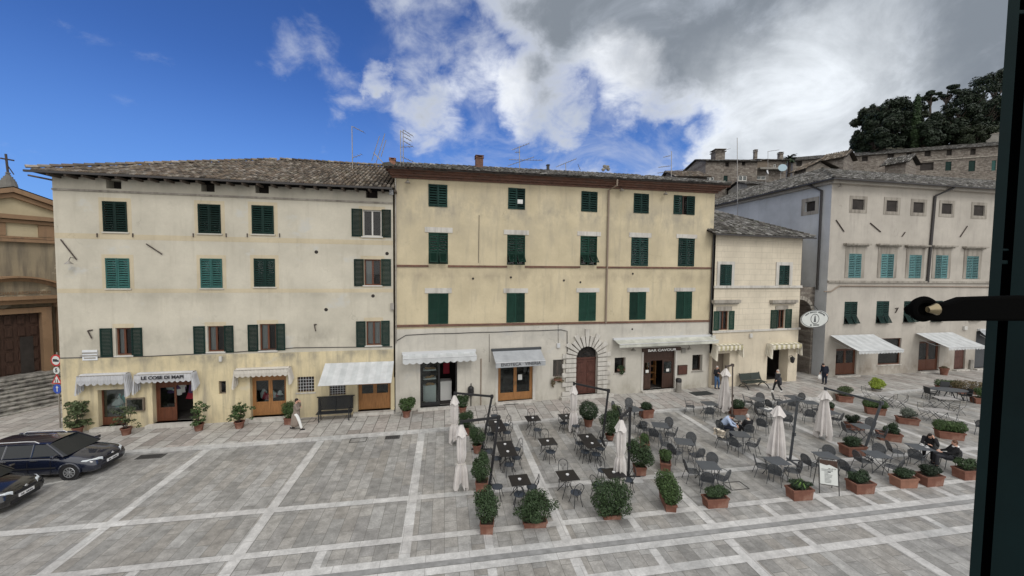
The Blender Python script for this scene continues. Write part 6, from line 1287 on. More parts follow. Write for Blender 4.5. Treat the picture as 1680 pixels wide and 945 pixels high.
# ================================================================= tables and chairs
def black_table_proto():
    t = thing('cafe_table', 'x', 'table'); m = MB(); m.box(-.37, -.37, .725, .37, .37, .75); m.build('tabletop', 'table black', t, bevel=.006)
    for i in range(4):
        a = pi / 4 + i * pi / 2; c, s = cos(a), sin(a); m = MB(); m.tube([(c * .42, s * .42, 0), (c * .28, s * .28, .18), (c * .13, s * .13, .38), (c * .16, s * .16, .6), (c * .3, s * .3, .725)], .014, 5); m.build('leg', 'chair black', t)
    MB().tube([(.14 * cos(pi * i / 6), .14 * sin(pi * i / 6), .4) for i in range(12)], .01, 4, True).build('ring', 'chair black', t); return t
def black_chair_proto():
    t = thing('bistro_chair', 'x', 'chair'); MB().lathe([(.17, .435), (.205, .445), (.205, .465), (.16, .475)], 18).build('seat', 'seat dark blue', t, True)
    for a, back in ((radians(-45), 0), (radians(-135), 0), (radians(50), 1), (radians(130), 1)):
        c, s = cos(a), sin(a); MB().tube([(c * .26, s * .28, 0), (c * .2, s * .2, .22), (c * .17, s * .17, .44)], .013, 5).build('leg', 'chair black', t)
    m = MB(); m.tube([(-.17, .1, .44), (-.19, .2, .65)] + [(-.19 * cos(pi * i / 8), .24 + .03 * sin(pi * i / 8), .72 + .2 * sin(pi * i / 8)) for i in range(9)] + [(.19, .2, .65), (.17, .1, .44)], .013, 5)
    for s in (-1, 1): m.tube([(0, .2, .5), (s * .02, .22, .62), (s * .09, .235, .74), (s * .11, .24, .68), (s * .06, .235, .65)], .008, 4)
    m.build('backrest', 'chair black', t); return t
def grey_chair_proto():
    t = thing('armchair', 'x', 'chair'); k = 16
    def rr(w_, d_, r): 
        p = []
        for cx_, cy_, a0 in ((w_ - r, d_ - r, 0), (-w_ + r, d_ - r, 90), (-w_ + r, -d_ + r, 180), (w_ - r, -d_ + r, 270)):
            for j in range(5): a = radians(a0 + j * 22.5); p.append((cx_ + r * cos(a), cy_ + r * sin(a)))
        return p
    MB().prism(rr(.23, .22, .1), .425, .44, 'z').build('seat', 'mesh grey', t)
    o = MB().prism([(x, z) for x, z in [(-.2, 0), (.2, 0), (.235, .2)] + [(.235 * cos(pi * i / 10), .22 + .24 * sin(pi * i / 10)) for i in range(11)] + [(-.235, .2)]], -.008, .008, 'y').build('backrest', 'mesh grey', t); o.location = (0, .22, .44); o.rotation_euler = (radians(-14), 0, 0)
    m = MB(); m.tube([(x, .22 - sin(radians(-14)) * z, .44 + cos(radians(14)) * z) for x, z in [(-.2, 0), (-.235, .2)] + [(-.235 * cos(pi * i / 10), .22 + .24 * sin(pi * i / 10)) for i in range(11)] + [(.235, .2), (.2, 0)]], .012, 5)
    m.tube([(x, y, .432) for x, y in rr(.235, .225, .1)], .012, 5, True); m.build('frame', 'chair grey', t)
    for s in (-1, 1): MB().tube([(s * .25, -.17, .44), (s * .285, -.18, .58), (s * .29, -.1, .68), (s * .285, .08, .69), (s * .24, .25, .64)], .012, 5).build('armrest', 'chair grey', t)
    for x, y, x2, y2 in ((-.22, -.17, -.25, -.22), (.22, -.17, .25, -.22), (-.2, .2, -.25, .32), (.2, .2, .25, .32)): MB().tube([(x, y, .43), (x2, y2, 0)], .013, 5).build('leg', 'chair grey', t)
    return t
def grey_table_proto(fold=False):
    t = thing('cafe_table', 'x', 'table'); MB().box(-.40, -.36, .725, .40, .36, .745).build('tabletop', 'table grey', t, bevel=.02)
    if not fold:
        for sx_, sy_ in ((-1, -1), (1, -1), (-1, 1), (1, 1)): MB().tube([(sx_ * .33, sy_ * .29, .725), (sx_ * .22, sy_ * .2, .36), (sx_ * .36, sy_ * .32, 0)], .015, 5).build('leg', 'chair grey', t)
        MB().tube([(-.22, -.2, .36), (.22, -.2, .36), (.22, .2, .36), (-.22, .2, .36)], .01, 4, True).build('brace', 'chair grey', t)
    else:
        for y in (-.25, .25): MB().tube([(-.34, y, .725), (.36, y, 0)], .015, 5).build('leg', 'chair grey', t); MB().tube([(.34, y * .9, .725), (-.36, y * .9, 0)], .015, 5).build('leg', 'chair grey', t)
    return t
BT, BC, GC_, GT_, GTF = black_table_proto(), black_chair_proto(), grey_chair_proto(), grey_table_proto(), grey_table_proto(True)
USED = set()
def put(proto, loc, rz, label, group):
    if proto.name not in USED:
        USED.add(proto.name); proto.location = loc; proto.rotation_euler = (0, 0, rz); proto['label'] = label; proto['group'] = group; return proto
    return dup(proto, loc, rz, label, group)
rj = random.Random(11)
SIDE = {'L': 'left of', 'R': 'right of', 'F': 'in front of', 'B': 'behind', 'FL': 'at the front left of', 'FR': 'at the front right of', 'BL': 'at the back left of', 'BR': 'at the back right of'}
def face(p, q): return atan2(q.y - p.y, q.x - p.x) + pi / 2     # chair front (-y) looks at q
# black tables: centre px on the top, label, chairs [(seat px, side)]
BTAB = [((812.9, 693), 'far table of the far left pair', [((829, 697), 'R'), ((803, 697), 'L'), ((811, 682), 'B')]), ((817.6, 702.5), 'near table of the far left pair', [((831.5, 709.5), 'R'), ((805, 712), 'L')]),
        ((828.5, 729.5), 'far table of the near left pair', [((846.6, 737), 'R'), ((803.5, 741), 'L')]), ((833, 741.5), 'near table of the near left pair', [((847, 751), 'R'), ((815, 752), 'L'), ((835, 762), 'F')]),
        ((874, 686), 'small black table nearest the wine shop', [((871, 686.5), 'B'), ((881.5, 705), 'FR')]), ((898.5, 724), 'lone small black table between the pairs', [((893.5, 723), 'B'), ((903.5, 741), 'F')]),
        ((929, 683), 'black table half hidden by the portal umbrella', [((924.5, 694), 'L'), ((929, 684), 'B'), ((945, 699), 'R')]), ((963.5, 717), 'far table of the right hand pair', [((951, 727), 'L'), ((957, 716), 'B'), ((980, 724), 'R')]), ((971.5, 728), 'near table of the right hand pair', [((960, 741), 'FL'), ((985, 736), 'R'), ((978, 745), 'F')]),
        ((852.5, 787), 'black table behind the broad spreading laurel', [((816, 798.5), 'L'), ((872.5, 798.5), 'R'), ((852, 811), 'F')]), ((931, 779.5), 'black table in the middle front row', [((924, 777), 'B'), ((945, 808), 'FR')]), ((1007, 775.5), 'black table behind the cube shaped laurel', [((989, 772), 'B'), ((981, 796), 'L'), ((1030, 787), 'R')])]
def chairs(proto, tab, tl, lst, kind, grp, zoff=.45, hgt=.745):
    tp = G(tab[0], tab[1], hgt); tp.z = 0
    for (px, sd_) in lst:
        c = G(px[0], px[1], zoff); z0 = 0; c.z = 0; rz = face(c, tp) + rj.uniform(-.2, .2)
        put(proto, c, rz, f'{kind} {SIDE[sd_]} the {tl}', grp)
for c_, lab, ch in BTAB:
    p = G(*c_, .75); p.z = 0; put(BT, p, .2, lab if 'black' in lab else 'black square ' + lab, 'black tables of the wine shop'); chairs(BC, c_, lab, ch, 'black chair', 'black bistro chairs')
    d = thing('ashtray', 'white ashtray on the ' + lab, 'ashtray', (p.x, p.y, .75), 0, 'ashtrays on the black tables'); MB().lathe([(.05, 0), (.065, .04), (.055, .04), (.045, .012)], 12).build('bowl', 'dish white', d)
kind = 'grey armchair'; gg = 'grey mesh armchairs'
GTAB = [((1041, 671), 'table behind the bent umbrella arm', .3, 0, [((1013, 672), 'L'), ((1023, 680), 'FL'), ((1052, 700), 'F'), ((1033, 667), 'B')]), ((1083, 697), 'top table of the diagonal grey three', -.35, 0, [((1093, 700), 'BR'), ((1074, 713), 'F'), ((1100, 712), 'R'), ((1061, 704), 'L')]),
        ((1122, 724), 'middle table of the diagonal grey three', -.35, 0, [((1131, 727), 'BR'), ((1094, 729), 'L'), ((1108, 741), 'F'), ((1142, 746), 'R')]), ((1162, 763), 'bottom table of the diagonal grey three', -.25, 0, [((1165, 763), 'B'), ((1136, 772), 'L'), ((1182, 783), 'R'), ((1160, 786), 'F')]),
        ((1164, 661.5), 'grey table nearest the bar doormat', -.05, 0, [((1132.5, 666), 'L'), ((1163, 677), 'F'), ((1180, 667), 'R')]), ((1216, 685), 'grey table of the two seated men', -.1, 0, []),
        ((1214, 712), 'table behind the white haired man', -.25, 0, [((1186, 719), 'L'), ((1207, 729), 'F'), ((1233, 729), 'R')]), ((1244, 654.5), 'back row table below the green bench', .0, 0, [((1246, 657), 'B'), ((1228, 659), 'L'), ((1245, 668), 'F')]),
        ((1301, 651), 'back row table left of the sloping arm', -.1, 0, [((1310, 656), 'BR'), ((1276, 656), 'L'), ((1300, 664), 'F'), ((1266, 666), 'FL')]), ((1262, 672), 'grey table with scattered white papers', -.2, 0, [((1249, 680), 'L'), ((1251, 697), 'F')]),
        ((1329, 660), 'table just left of the sloping arm umbrella', -.3, 0, [((1327, 681), 'F'), ((1342, 672), 'FR')]), ((1284, 676), 'table hidden by the middle folded umbrella', 0, 0, [((1290, 689), 'FR')]), ((1361, 676), 'table hidden by the sloping arm umbrella', 0, 0, [((1371, 687), 'FR')]),
        ((1416, 699), 'folding table behind the sloping mast', -.2, 1, [((1394, 707), 'L'), ((1424, 700), 'B'), ((1441, 714), 'R')]), ((1274, 755.5), 'table under the umbrella beside the menu board', -.12, 0, [((1251, 764), 'L'), ((1299, 771), 'R'), ((1272, 774), 'F')]),
        ((1355.5, 747), 'table directly behind the menu board', -.15, 0, [((1357, 749), 'B'), ((1330, 760), 'L')]), ((1438, 745), 'folding table before the sloping mast', -.2, 1, [((1439, 746), 'B'), ((1416, 755), 'BL'), ((1393, 770), 'L'), ((1464, 765), 'R')]), ((1509, 733), 'coffee table of the couple', -.35, 1, [((1470, 740), 'L'), ((1504, 750), 'F')])]
for c_, lab, rz, fold, ch in GTAB:
    p = G(*c_, .745); p.z = 0; put(GTF if fold else GT_, p, GY + rz, lab if 'grey' in lab else 'grey ' + lab, 'grey tables of the bar'); chairs(GC_, c_, lab, ch, kind, gg)
p = G(1262, 671, .745); t = thing('paper_sheets', 'loose white papers lying on a grey table in the back rows', 'papers', p); MB().cbox((-.12, 0, .003), (.2, .28, .003), rz=.4).cbox((.12, .05, .005), (.2, .28, .003), rz=-.3).build('sheet', 'paper', t)
# occupied chairs
P_BLUE, P_OLD, P_WOM, P_MAN = G(1186, 701, .45), G(1226, 706, .45), G(1525, 736, .45), G(1558, 752, .45)
for p in (P_BLUE, P_OLD, P_WOM, P_MAN): p.z = 0
tq = G(1216, 685, .745); tq.z = 0; tw = G(1509, 733, .745); tw.z = 0
for p, q, lab in ((P_BLUE, tq, 'grey mesh armchair in which the man in the blue shirt sits'), (P_OLD, tq, 'grey mesh armchair in which the white haired man sits'), (P_WOM, tw, 'grey mesh armchair of the woman in black at the coffee table'), (P_MAN, tw, 'grey mesh armchair of the man with the white collar at the coffee table')): put(GC_, p, face(p, q), lab, gg)
for i, c_ in enumerate(((1512.5, 730.5), (1521, 734.5))):
    p = G(*c_, .745); t = thing('coffee_cup', ('left' if i == 0 else 'right') + ' white coffee cup on a saucer on the couple\'s grey table', 'cup', p); MB().lathe([(.07, 0), (.085, .015), (.03, .015)], 12).build('saucer', 'dish white', t); MB().lathe([(.025, .016), (.045, .075), (.04, .075), (.02, .03)], 12).build('cup', 'dish white', t)
p = G(1181, 704, .86); jk = thing('jacket', 'cream jacket draped over the back of a grey armchair beside the blue shirted man', 'jacket', (p.x, p.y, 0)); m = MB(); n_ = 12
for i in range(n_):
    for j in range(8):
        def P(i_, j_): a = i_ / n_; t_ = j_ / 8; return (-.27 + .54 * a, .12 * sin(t_ * pi) * (1 if t_ < .5 else -1) + (t_ - .5) * .25 + .02 * sin(i_ * 2.1), .88 - abs(t_ - .45) * .75 - .02 * sin(i_ * 1.3))
        m.quad(P(i, j), P(i + 1, j), P(i + 1, j + 1), P(i, j + 1))
m.build('cloth', 'cloth beige', jk); jk.rotation_euler = (0, 0, -1.1)
# dark round table with dark chairs, slatted folding sets (right rear)
def folding_chair():
    t = thing('folding_chair', 'x', 'chair'); m = MB(); [m.box(-.19, -.19 + i * .08, .44, .19, -.13 + i * .08, .455) for i in range(5)]; m.build('seat', 'slat pale', t); m = MB(); [m.box(-.19, .2, .62 + i * .11, .19, .215, .67 + i * .11) for i in range(3)]; m.build('backrest', 'wall grey old', t)
    for s in (-1, 1): MB().tube([(s * .2, -.22, 0), (s * .2, .2, .6), (s * .2, .22, .92)], .012, 4).build('leg', 'chair grey', t); MB().tube([(s * .185, .24, 0), (s * .185, -.18, .44)], .012, 4).build('leg', 'chair grey', t)
    return t
def slat_table(L=.55):
    t = thing('folding_table', 'x', 'table'); m = MB(); [m.box(-L, -.33 + i * .11, .72, L, -.228 + i * .11, .745) for i in range(6)]; m.build('tabletop', 'slat pale', t)
    for y in (-.22, .22): MB().tube([(-L * .7, y, 0), (L * .7, y, .72)], .016, 4).build('leg', 'chair grey', t); MB().tube([(L * .7, y * .9, 0), (-L * .7, y * .9, .72)], .016, 4).build('leg', 'chair grey', t)
    return t
FCh, STb = folding_chair(), slat_table()
sl_ = [((1451, 646.6), 'slatted table under the umbrella arm', [((1422, 645), 'L'), ((1462, 657), 'FR'), ((1481, 658), 'R')]), ((1551, 653), 'slatted table before the dark oval table', [((1573, 668), 'FR'), ((1527, 658), 'L')]), ((1538, 672.5), 'slatted table behind the boxwood trough', [((1516, 674), 'L'), ((1563, 676), 'R')])]
for c_, lab, ch in sl_:
    p = G(*c_, .74); p.z = 0; put(STb, p, GY - .35, lab, 'slatted folding tables'); chairs(FCh, c_, lab, ch, 'slatted chair', 'slatted folding chairs', hgt=.74)
p = G(1557, 639, .74); p.z = 0; t = thing('oval_table', 'large dark oval garden table in the right rear of the square', 'table', p, GY - .3); m = MB(); m.prism([(1.1 * cos(2 * pi * i / 28), .55 * sin(2 * pi * i / 28)) for i in range(28)], .71, .745); m.build('tabletop', 'table grey', t)
for x_, y_ in ((-.7, -.3), (.7, -.3), (-.7, .3), (.7, .3)): MB().tube([(x_ * .5, y_, .71), (x_, y_, 0)], .03, 6).build('leg', 'chair black', t)
PC_ = thing('garden_chair', 'x', 'chair'); m = MB(); m.box(-.24, -.23, .41, .24, .23, .45); m.build('seat', 'chair black', PC_, bevel=.02); m = MB(); m.cbox((0, .26, .66), (.46, .03, .46), rx=-.18); m.build('backrest', 'chair black', PC_, bevel=.02)
for s in (-1, 1): m = MB(); m.box(s * .27 - .03, -.2, .63, s * .27 + .03, .28, .66); m.build('armrest', 'chair black', PC_); MB().tube([(s * .27, -.2, .64), (s * .28, -.24, 0)], .02, 5).build('leg', 'chair black', PC_); MB().tube([(s * .25, .24, .42), (s * .26, .32, 0)], .02, 5).build('leg', 'chair black', PC_)
for px, sd_, rz in (((1527, 645), 'left of', 1.5), ((1583, 648), 'right of', -1.6), ((1551, 637), 'behind', .2)): q = G(*px, .45); q.z = 0; put(PC_, q, face(q, p), f'dark garden armchair {sd_} the dark oval table', 'dark garden armchairs')
q = G(1612, 700, .45); q.z = 0; put(GC_, q, 2.2, 'grey mesh armchair alone at the right edge, half hidden by the window shutter', gg)
# menu board
p1, p2 = G(1344.6, 809), G(1377, 814); wdt = (p2 - p1).length; p = (p1 + p2) / 2; t = thing('menu_board', 'white printed menu in a black a-frame stand at the front edge of the cafe', 'sign', p, dirto(p1, p2)); Hm = ht((1344.6, 809), (1340.6, 753)) ; rx_ = -.18
def tb(x, z, y0=0): return (x, y0 + z * .18, z)
m = MB(); w2 = wdt / 2
for s in (-1, 1): m.tube([tb(s * w2, 0), tb(s * w2, Hm)], .016, 5)
m.tube([tb(-w2, Hm), tb(w2, Hm)], .018, 5); m.tube([tb(-w2, Hm * .26), tb(w2, Hm * .26)], .014, 5); m.build('frame', 'black metal', t)
for s in (-1, 1): MB().tube([(s * w2, .62, 0), (s * w2, Hm * .2, Hm * .98)], .014, 5).build('leg', 'black metal', t)
bd = MB(); bd.box(-w2 + .03, -.012, Hm * .28, w2 - .03, .012, Hm * .97); b_ = bd.build('poster', 'sign white', t); b_.rotation_euler = (-math.atan(.18), 0, 0); ph = Hm * .69; zb0 = Hm * .28
m = MB(); m.box(-w2 + .03, -.017, zb0 + ph * .84, w2 - .03, -.0125, zb0 + ph * .999); m.prism([(-w2 + .03, zb0 + ph * .84), (-w2 * .2, zb0 + ph * .78), (w2 * .1, zb0 + ph * .82), (w2 * .5, zb0 + ph * .76), (w2 - .03, zb0 + ph * .7), (w2 - .03, zb0 + ph * .84)], -.0175, -.013, 'y')
for i, x_ in enumerate((.05, .25, .42)): m.lathe([(.035, -.005), (.035, .005)], 8, (x_ * w2 * 1.6, -.013, zb0 + ph * .66))
o = m.build('header_print', 'wood dark', b_)
m = MB(); rr_ = random.Random(2)
for i in range(11): z_ = zb0 + ph * (.6 - i * .052); m.box(-w2 * (.75 if i < 2 else .45), -.016, z_, w2 * rr_.uniform(-.1, .45), -.0125, z_ + .014)
m.box(-w2 * .12, -.016, zb0 + ph * .49, w2 * .2, -.0125, zb0 + ph * .53); m.build('menu_lines', 'chair grey', b_)
# ================================================================= planters
def fol(kind, w_, d_, h, z, seed, leaf, size=.055, n=1500):
    R = random.Random(seed)
    if kind == 'ball': es = [(0, 0, z + h * .5, w_ / 2, d_ / 2, h / 2)]; sh = .72
    elif kind == 'bush': es = [(0, 0, z + h * .45, w_ * .42, d_ * .42, h * .45)] + [(R.uniform(-.3, .3) * w_, R.uniform(-.3, .3) * d_, z + h * R.uniform(.3, .8), w_ * .22, d_ * .22, h * .22) for _ in range(7)]; sh = .5
    elif kind == 'wide': es = [(R.gauss(0, .2) * w_, R.gauss(0, .2) * d_, z + h * R.uniform(.08, .85), w_ * R.uniform(.13, .2), d_ * .2, h * .15) for _ in range(22)] + [(0, 0, z + h * .36, w_ * .42, d_ * .42, h * .36)]; sh = .4
    elif kind == 'cube': es = [(w_ * a * .24, d_ * b * .22, z + h * c_, w_ * .27, d_ * .27, h * .25) for a in (-1, 1) for b in (-1, 1) for c_ in (.27, .72)] + [(0, 0, z + h * .5, w_ * .42, d_ * .42, h * .45)]; sh = .6
    elif kind == 'hedge': es = [(w_ * (i - 1.5) * .24, 0, z + h * .5, w_ * .2, d_ * .5, h * .5) for i in range(4)]; sh = .55
    elif kind == 'open': es = [(R.gauss(0, .2) * w_, R.gauss(0, .2) * d_, z + h * R.uniform(.08, 1.), w_ * R.uniform(.08, .17), d_ * .13, h * R.uniform(.05, .11)) for _ in range(34)]; sh = .0
    else: es = [(w_ * R.uniform(-.38, .38), d_ * R.uniform(-.3, .3), z + h * R.uniform(.2, .7), w_ * .17, d_ * .25, h * .28) for _ in range(9)]; sh = .3
    return leaves(n, es, size, seed, sh), es
def plant(label, px, pot, ps, fk, fs, leaf, rz=0., z=0., seed=None, n=1500, size=.055, group=None, name='potted_plant', potm='terracotta', stem=True):
    seed = seed or int(px[0] * 7 + px[1]); p = G(*px, z); r = thing(name, label, 'potted plant', (p.x, p.y, z + .002), rz, group); w_, d_, h = ps
    if pot == 'round':
        MB().lathe([(w_ * .36, 0), (w_ * .47, h * .82), (w_ * .53, h * .84), (w_ * .53, h), (w_ * .45, h), (w_ * .44, h * .9)], 18).build('pot', potm, r, True); MB().lathe([(w_ * .45, h * .86), (w_ * .4, h * .9)], 14).build('soil', 'soil', r)
    else:
        m = MB(); t_ = .035
        def ring(s0, s1, z0, z1):
            a = [(-w_ / 2 * s0, -d_ / 2 * s0, z0), (w_ / 2 * s0, -d_ / 2 * s0, z0), (w_ / 2 * s0, d_ / 2 * s0, z0), (-w_ / 2 * s0, d_ / 2 * s0, z0)]; b = [(-w_ / 2 * s1, -d_ / 2 * s1, z1), (w_ / 2 * s1, -d_ / 2 * s1, z1), (w_ / 2 * s1, d_ / 2 * s1, z1), (-w_ / 2 * s1, d_ / 2 * s1, z1)]
            for i in range(4): j = (i + 1) % 4; m.quad(a[i], a[j], b[j], b[i])
            return a, b
        a, _ = ring(.9, .97, 0, h * .8); m.quad(*a[::-1]); ring(.97, 1.04, h * .8, h * .82); ring(1.04, 1.05, h * .82, h); ring(1.05, .92, h, h); ring(.92, .9, h, h * .85); m.build('pot', potm, r); MB().quad((-w_ * .46, -d_ * .46, h * .88), (w_ * .46, -d_ * .46, h * .88), (w_ * .46, d_ * .46, h * .88), (-w_ * .46, d_ * .46, h * .88)).build('soil', 'soil', r)
    m, es = fol(fk, *fs, h * .9, seed, leaf, size * .62, int(n * 2.1)); m.build('foliage', leaf, r)
    if stem:
        s = MB(); 
        for e in es[:12 if fk in ('open', 'low') else 2]: s.tube([(0, 0, h * .85), (e[0] * .5, e[1] * .5, (h + e[2]) * .5), (e[0], e[1], e[2])], .012, 4)
        s.build('stem', 'bark', r)
    return r
T = 'round'; X = 'box'
gw_ = FA.yaw
plant('bushy camellia in a pot at the house corner behind the navy car', (128, 712), T, (.42, .42, .35), 'open', (1.35, 1.1, 1.3), 'leaf olive', z=.08, n=900, size=.095)
plant('thin straggly shrub in a terracotta pot below the grey display case', (207.5, 713), T, (.45, .45, .36), 'open', (1.2, .8, 1.05), 'leaf olive', z=.08, n=260, size=.085)
plant('slender shrub in a pot right of the LE COSE DI MAPI door', (326.5, 706), T, (.45, .45, .36), 'open', (1.1, .8, 1.1), 'leaf privet', z=.08, n=420, size=.09)
plant('leafy shrub in a red pot left of the golden double door', (393, 702), T, (.48, .48, .36), 'open', (1.15, .9, .95), 'leaf privet', z=.08, n=480, size=.09)
plant('tall feathery green shrub in a red box behind the woman in the trench coat', (476, 695), X, (.46, .42, .36), 'bush', (.95, .8, 1.05), 'leaf privet', z=.08, n=1300, size=.06)
plant('rounded rhododendron in a terracotta pot left of the bread shop', (667, 684), T, (.48, .48, .4), 'bush', (1.15, 1.0, .8), 'leaf privet', z=.08, n=1300, size=.075)
plant('tiny dry plant in a small pot on the bread shop step', (694.5, 669), T, (.3, .3, .3), 'ball', (.26, .26, .12), 'leaf dry', z=.1, n=120, size=.04, stem=False)
plant('leafy shrub in a terracotta pot right of the bread shop door', (759, 677), T, (.46, .46, .36), 'bush', (.9, .8, .8), 'leaf laurel', z=.08, n=1200, size=.07)
lb = 'laurels at the left edge of the cafe'
plant('rounded laurel, farthest in the row at the left edge of the cafe', (766, 713), T, (.42, .42, .42), 'bush', (.88, .85, 1.0), 'leaf laurel', n=1900, group=lb)
plant('rounded laurel on a white slab, second in the row at the left', (782.5, 742), T, (.42, .42, .38), 'bush', (.85, .8, .95), 'leaf laurel', z=.06, n=1900, group=lb)
plant('tall laurel at the foot of the second umbrella mast, third in the row', (790.5, 803), X, (.46, .42, .36), 'bush', (.82, .8, 1.15), 'leaf laurel', z=.06, n=2300, group=lb)
plant('tall narrow laurel in a square pot at the near left corner of the cafe', (799, 871), X, (.44, .42, .34), 'bush', (.98, .9, 1.15), 'leaf laurel', n=2600, group=lb)
plant('broad spreading laurel in a long red trough in the front row', (877, 862), X, (.80, .36, .2), 'wide', (1.5, 1.0, 1.1), 'leaf laurel', .1, n=3400, name='planter')
plant('large cube shaped laurel hiding its trough in the middle of the front row', (1002, 848), X, (.66, .40, .16), 'cube', (1.3, 1.05, 1.15), 'leaf laurel', .1, n=3600, name='planter')
plant('clipped oval box hedge in a trough set lengthways between the black and grey tables', (1095, 828), X, (1.05, .38, .3), 'hedge', (1.25, .75, .85), 'leaf privet', 1.45, n=3400, name='planter')
plant('dense dark globe bush in a terracotta pot behind the portal umbrella', (965, 699), T, (.52, .52, .42), 'ball', (1.1, 1.1, 1.0), 'leaf dark', n=2400)
plant('untidy laurel bush at the foot of the portal umbrella mast', (1000, 722), T, (.45, .45, .3), 'bush', (1.15, 1.1, 1.35), 'leaf laurel', n=2600)
plant('small shrub behind the untidy laurel, left of the first grey table', (1012, 690), T, (.36, .36, .28), 'bush', (.6, .6, .7), 'leaf olive', n=900)
plant('large laurel in a red pot beside the nearest folded umbrella', (1049, 777), X, (.46, .42, .36), 'bush', (1.15, 1.0, 1.35), 'leaf laurel', z=.06, n=3000)
plant('low box planter with green tuft, between the laurel and the grey tables', (1057, 736), X, (.75, .42, .4), 'bush', (.7, .5, .42), 'leaf privet', 1.3, n=900, name='planter')
plant('trough of low privet set lengthways left of the central grey tables', (1091, 768), X, (.85, .42, .4), 'bush', (.95, .6, .5), 'leaf privet', 1.25, n=1500, name='planter')
plant('terracotta box with a dark bush beside the table behind the bent umbrella arm', (1060, 684), X, (.7, .55, .5), 'bush', (.85, .7, .5), 'leaf dark', .2, n=1100, name='planter')
plant('long terracotta trough with low ivy beside the square manhole', (1173, 830), X, (.85, .38, .36), 'bush', (.95, .55, .48), 'leaf laurel', .12, n=1500, name='planter', size=.05)
plant('terracotta tub with a dark dome bush right of the umbrella near the bar', (1210, 680), X, (.9, .55, .42), 'ball', (.85, .6, .55), 'leaf dark', .1, n=1200, name='planter')
plant('trough with a spiky bright tuft among dark leaves left of the menu board', (1311, 817), X, (.85, .42, .42), 'bush', (.85, .5, .34), 'leaf dark', .12, n=1300, name='planter', size=.05)
q = [o for o in bpy.data.objects if o.get('label', '').startswith('trough with a spiky')][0]; m = MB(); R = random.Random(9)
for i in range(26): a = R.uniform(0, 2 * pi); L_ = R.uniform(.2, .42); d = Vector((cos(a), sin(a), 0)); s_ = Vector((-sin(a), cos(a), 0)) * .012; p0 = Vector((0, -.1, .42)); p1 = p0 + d * L_ * .4 + Vector((0, 0, L_ * .8)); p2 = p0 + d * L_ * .95 + Vector((0, 0, L_ * .45)); m.quad(tuple(p0 - s_), tuple(p0 + s_), tuple(p1 + s_), tuple(p1 - s_), rnd=.7); m.quad(tuple(p1 - s_), tuple(p1 + s_), tuple(p2), rnd=.9)
m.build('grass_tuft', 'leaf bright', q)
fr_ = 'terracotta troughs along the front right of the cafe'
plant('wide rimmed trough of low conifer just right of the menu board', (1411, 806), X, (.84, .48, .42), 'bush', (.85, .55, .46), 'leaf dark', .1, n=1300, name='planter', group=fr_, size=.05)
plant('paler trough of low conifer left of the twin trough, below the couple', (1482, 797), X, (.84, .46, .40), 'bush', (.85, .55, .42), 'leaf dark', .1, n=1300, name='planter', group=fr_, size=.05, potm='terracotta pale')
plant('redder trough of low conifer closely right of its paler twin', (1524, 794), X, (.84, .48, .42), 'bush', (.9, .55, .46), 'leaf cypress', .14, n=1400, name='planter', group=fr_, size=.05)
plant('last trough of the front row, beside the near window shutter', (1585, 784), X, (.84, .48, .42), 'bush', (.9, .55, .46), 'leaf laurel', .1, n=1400, name='planter', group=fr_, size=.05)
plant('terracotta trough of low conifer on the base slab of the sloping umbrella mast', (1398, 745), X, (.95, .55, .45), 'bush', (1.1, .65, .5), 'leaf dark', .1, z=.05, n=1500, name='planter', size=.05)
plant('low trough of dark conifer behind the left chair of the folding table', (1402, 704), X, (.85, .45, .35), 'low', (1.0, .55, .5), 'leaf cypress', .0, n=1200, name='planter', size=.05)
plant('trough with a sparse twiggy shrub right of the sloping umbrella mast', (1458, 722), X, (.95, .42, .4), 'low', (1.05, .5, .6), 'leaf dark', -.35, n=1300, name='planter', size=.05)
plant('tiny dark plant pot beyond the folded parasol with the long arm', (1363, 676), T, (.3, .3, .25), 'ball', (.35, .35, .4), 'leaf dark', n=300)
plant('lime green globe shrub in a low dark pot', (1438, 643), T, (.6, .6, .25), 'bush', (1.15, 1.1, .8), 'leaf lime', n=2000, size=.07, potm='wall grey old')
plant('clipped yellowish hedge in a long trough under the tip of the umbrella arm', (1435, 679), X, (.95, .45, .42), 'hedge', (1.1, .6, .5), 'leaf privet', -.38, n=2000, name='planter')
plant('silvery lavender in a long trough', (1488, 695), X, (.95, .42, .36), 'bush', (.85, .55, .7), 'leaf lavender', -.42, n=1800, name='planter', size=.05)
plant('clipped boxwood block in a long trough behind the seated couple', (1557, 719), X, (1.05, .46, .40), 'hedge', (1.2, .62, .6), 'leaf privet', -.35, n=2600, name='planter')
plant('silvery green bush in a terracotta trough beside the pale stone block', (1385, 659), X, (.85, .45, .42), 'bush', (.95, .6, .75), 'leaf olive', -.3, n=1400, name='planter')
plant('long low clipped hedge behind the dark oval table', (1555, 640), X, (1.35, .45, .3), 'hedge', (1.5, .6, .5), 'leaf privet', -.25, n=1700, name='planter')
plant('brownish heather hedge at the far right rear', (1594, 646), X, (2.0, .5, .3), 'hedge', (2.2, .8, .7), 'leaf dry', -.25, n=1800, name='planter')
plant('green shrub in a terracotta trough at the right edge, half hidden by the window shutter', (1613, 662), X, (1.2, .5, .4), 'bush', (1.3, .7, .85), 'leaf privet', -.25, n=1400, name='planter')
plant('empty looking terracotta pot with a dry tuft between the two right shop doors', (1548.5, 615), T, (.6, .6, .6), 'ball', (.4, .4, .2), 'leaf dry', z=.08, n=200, stem=False)
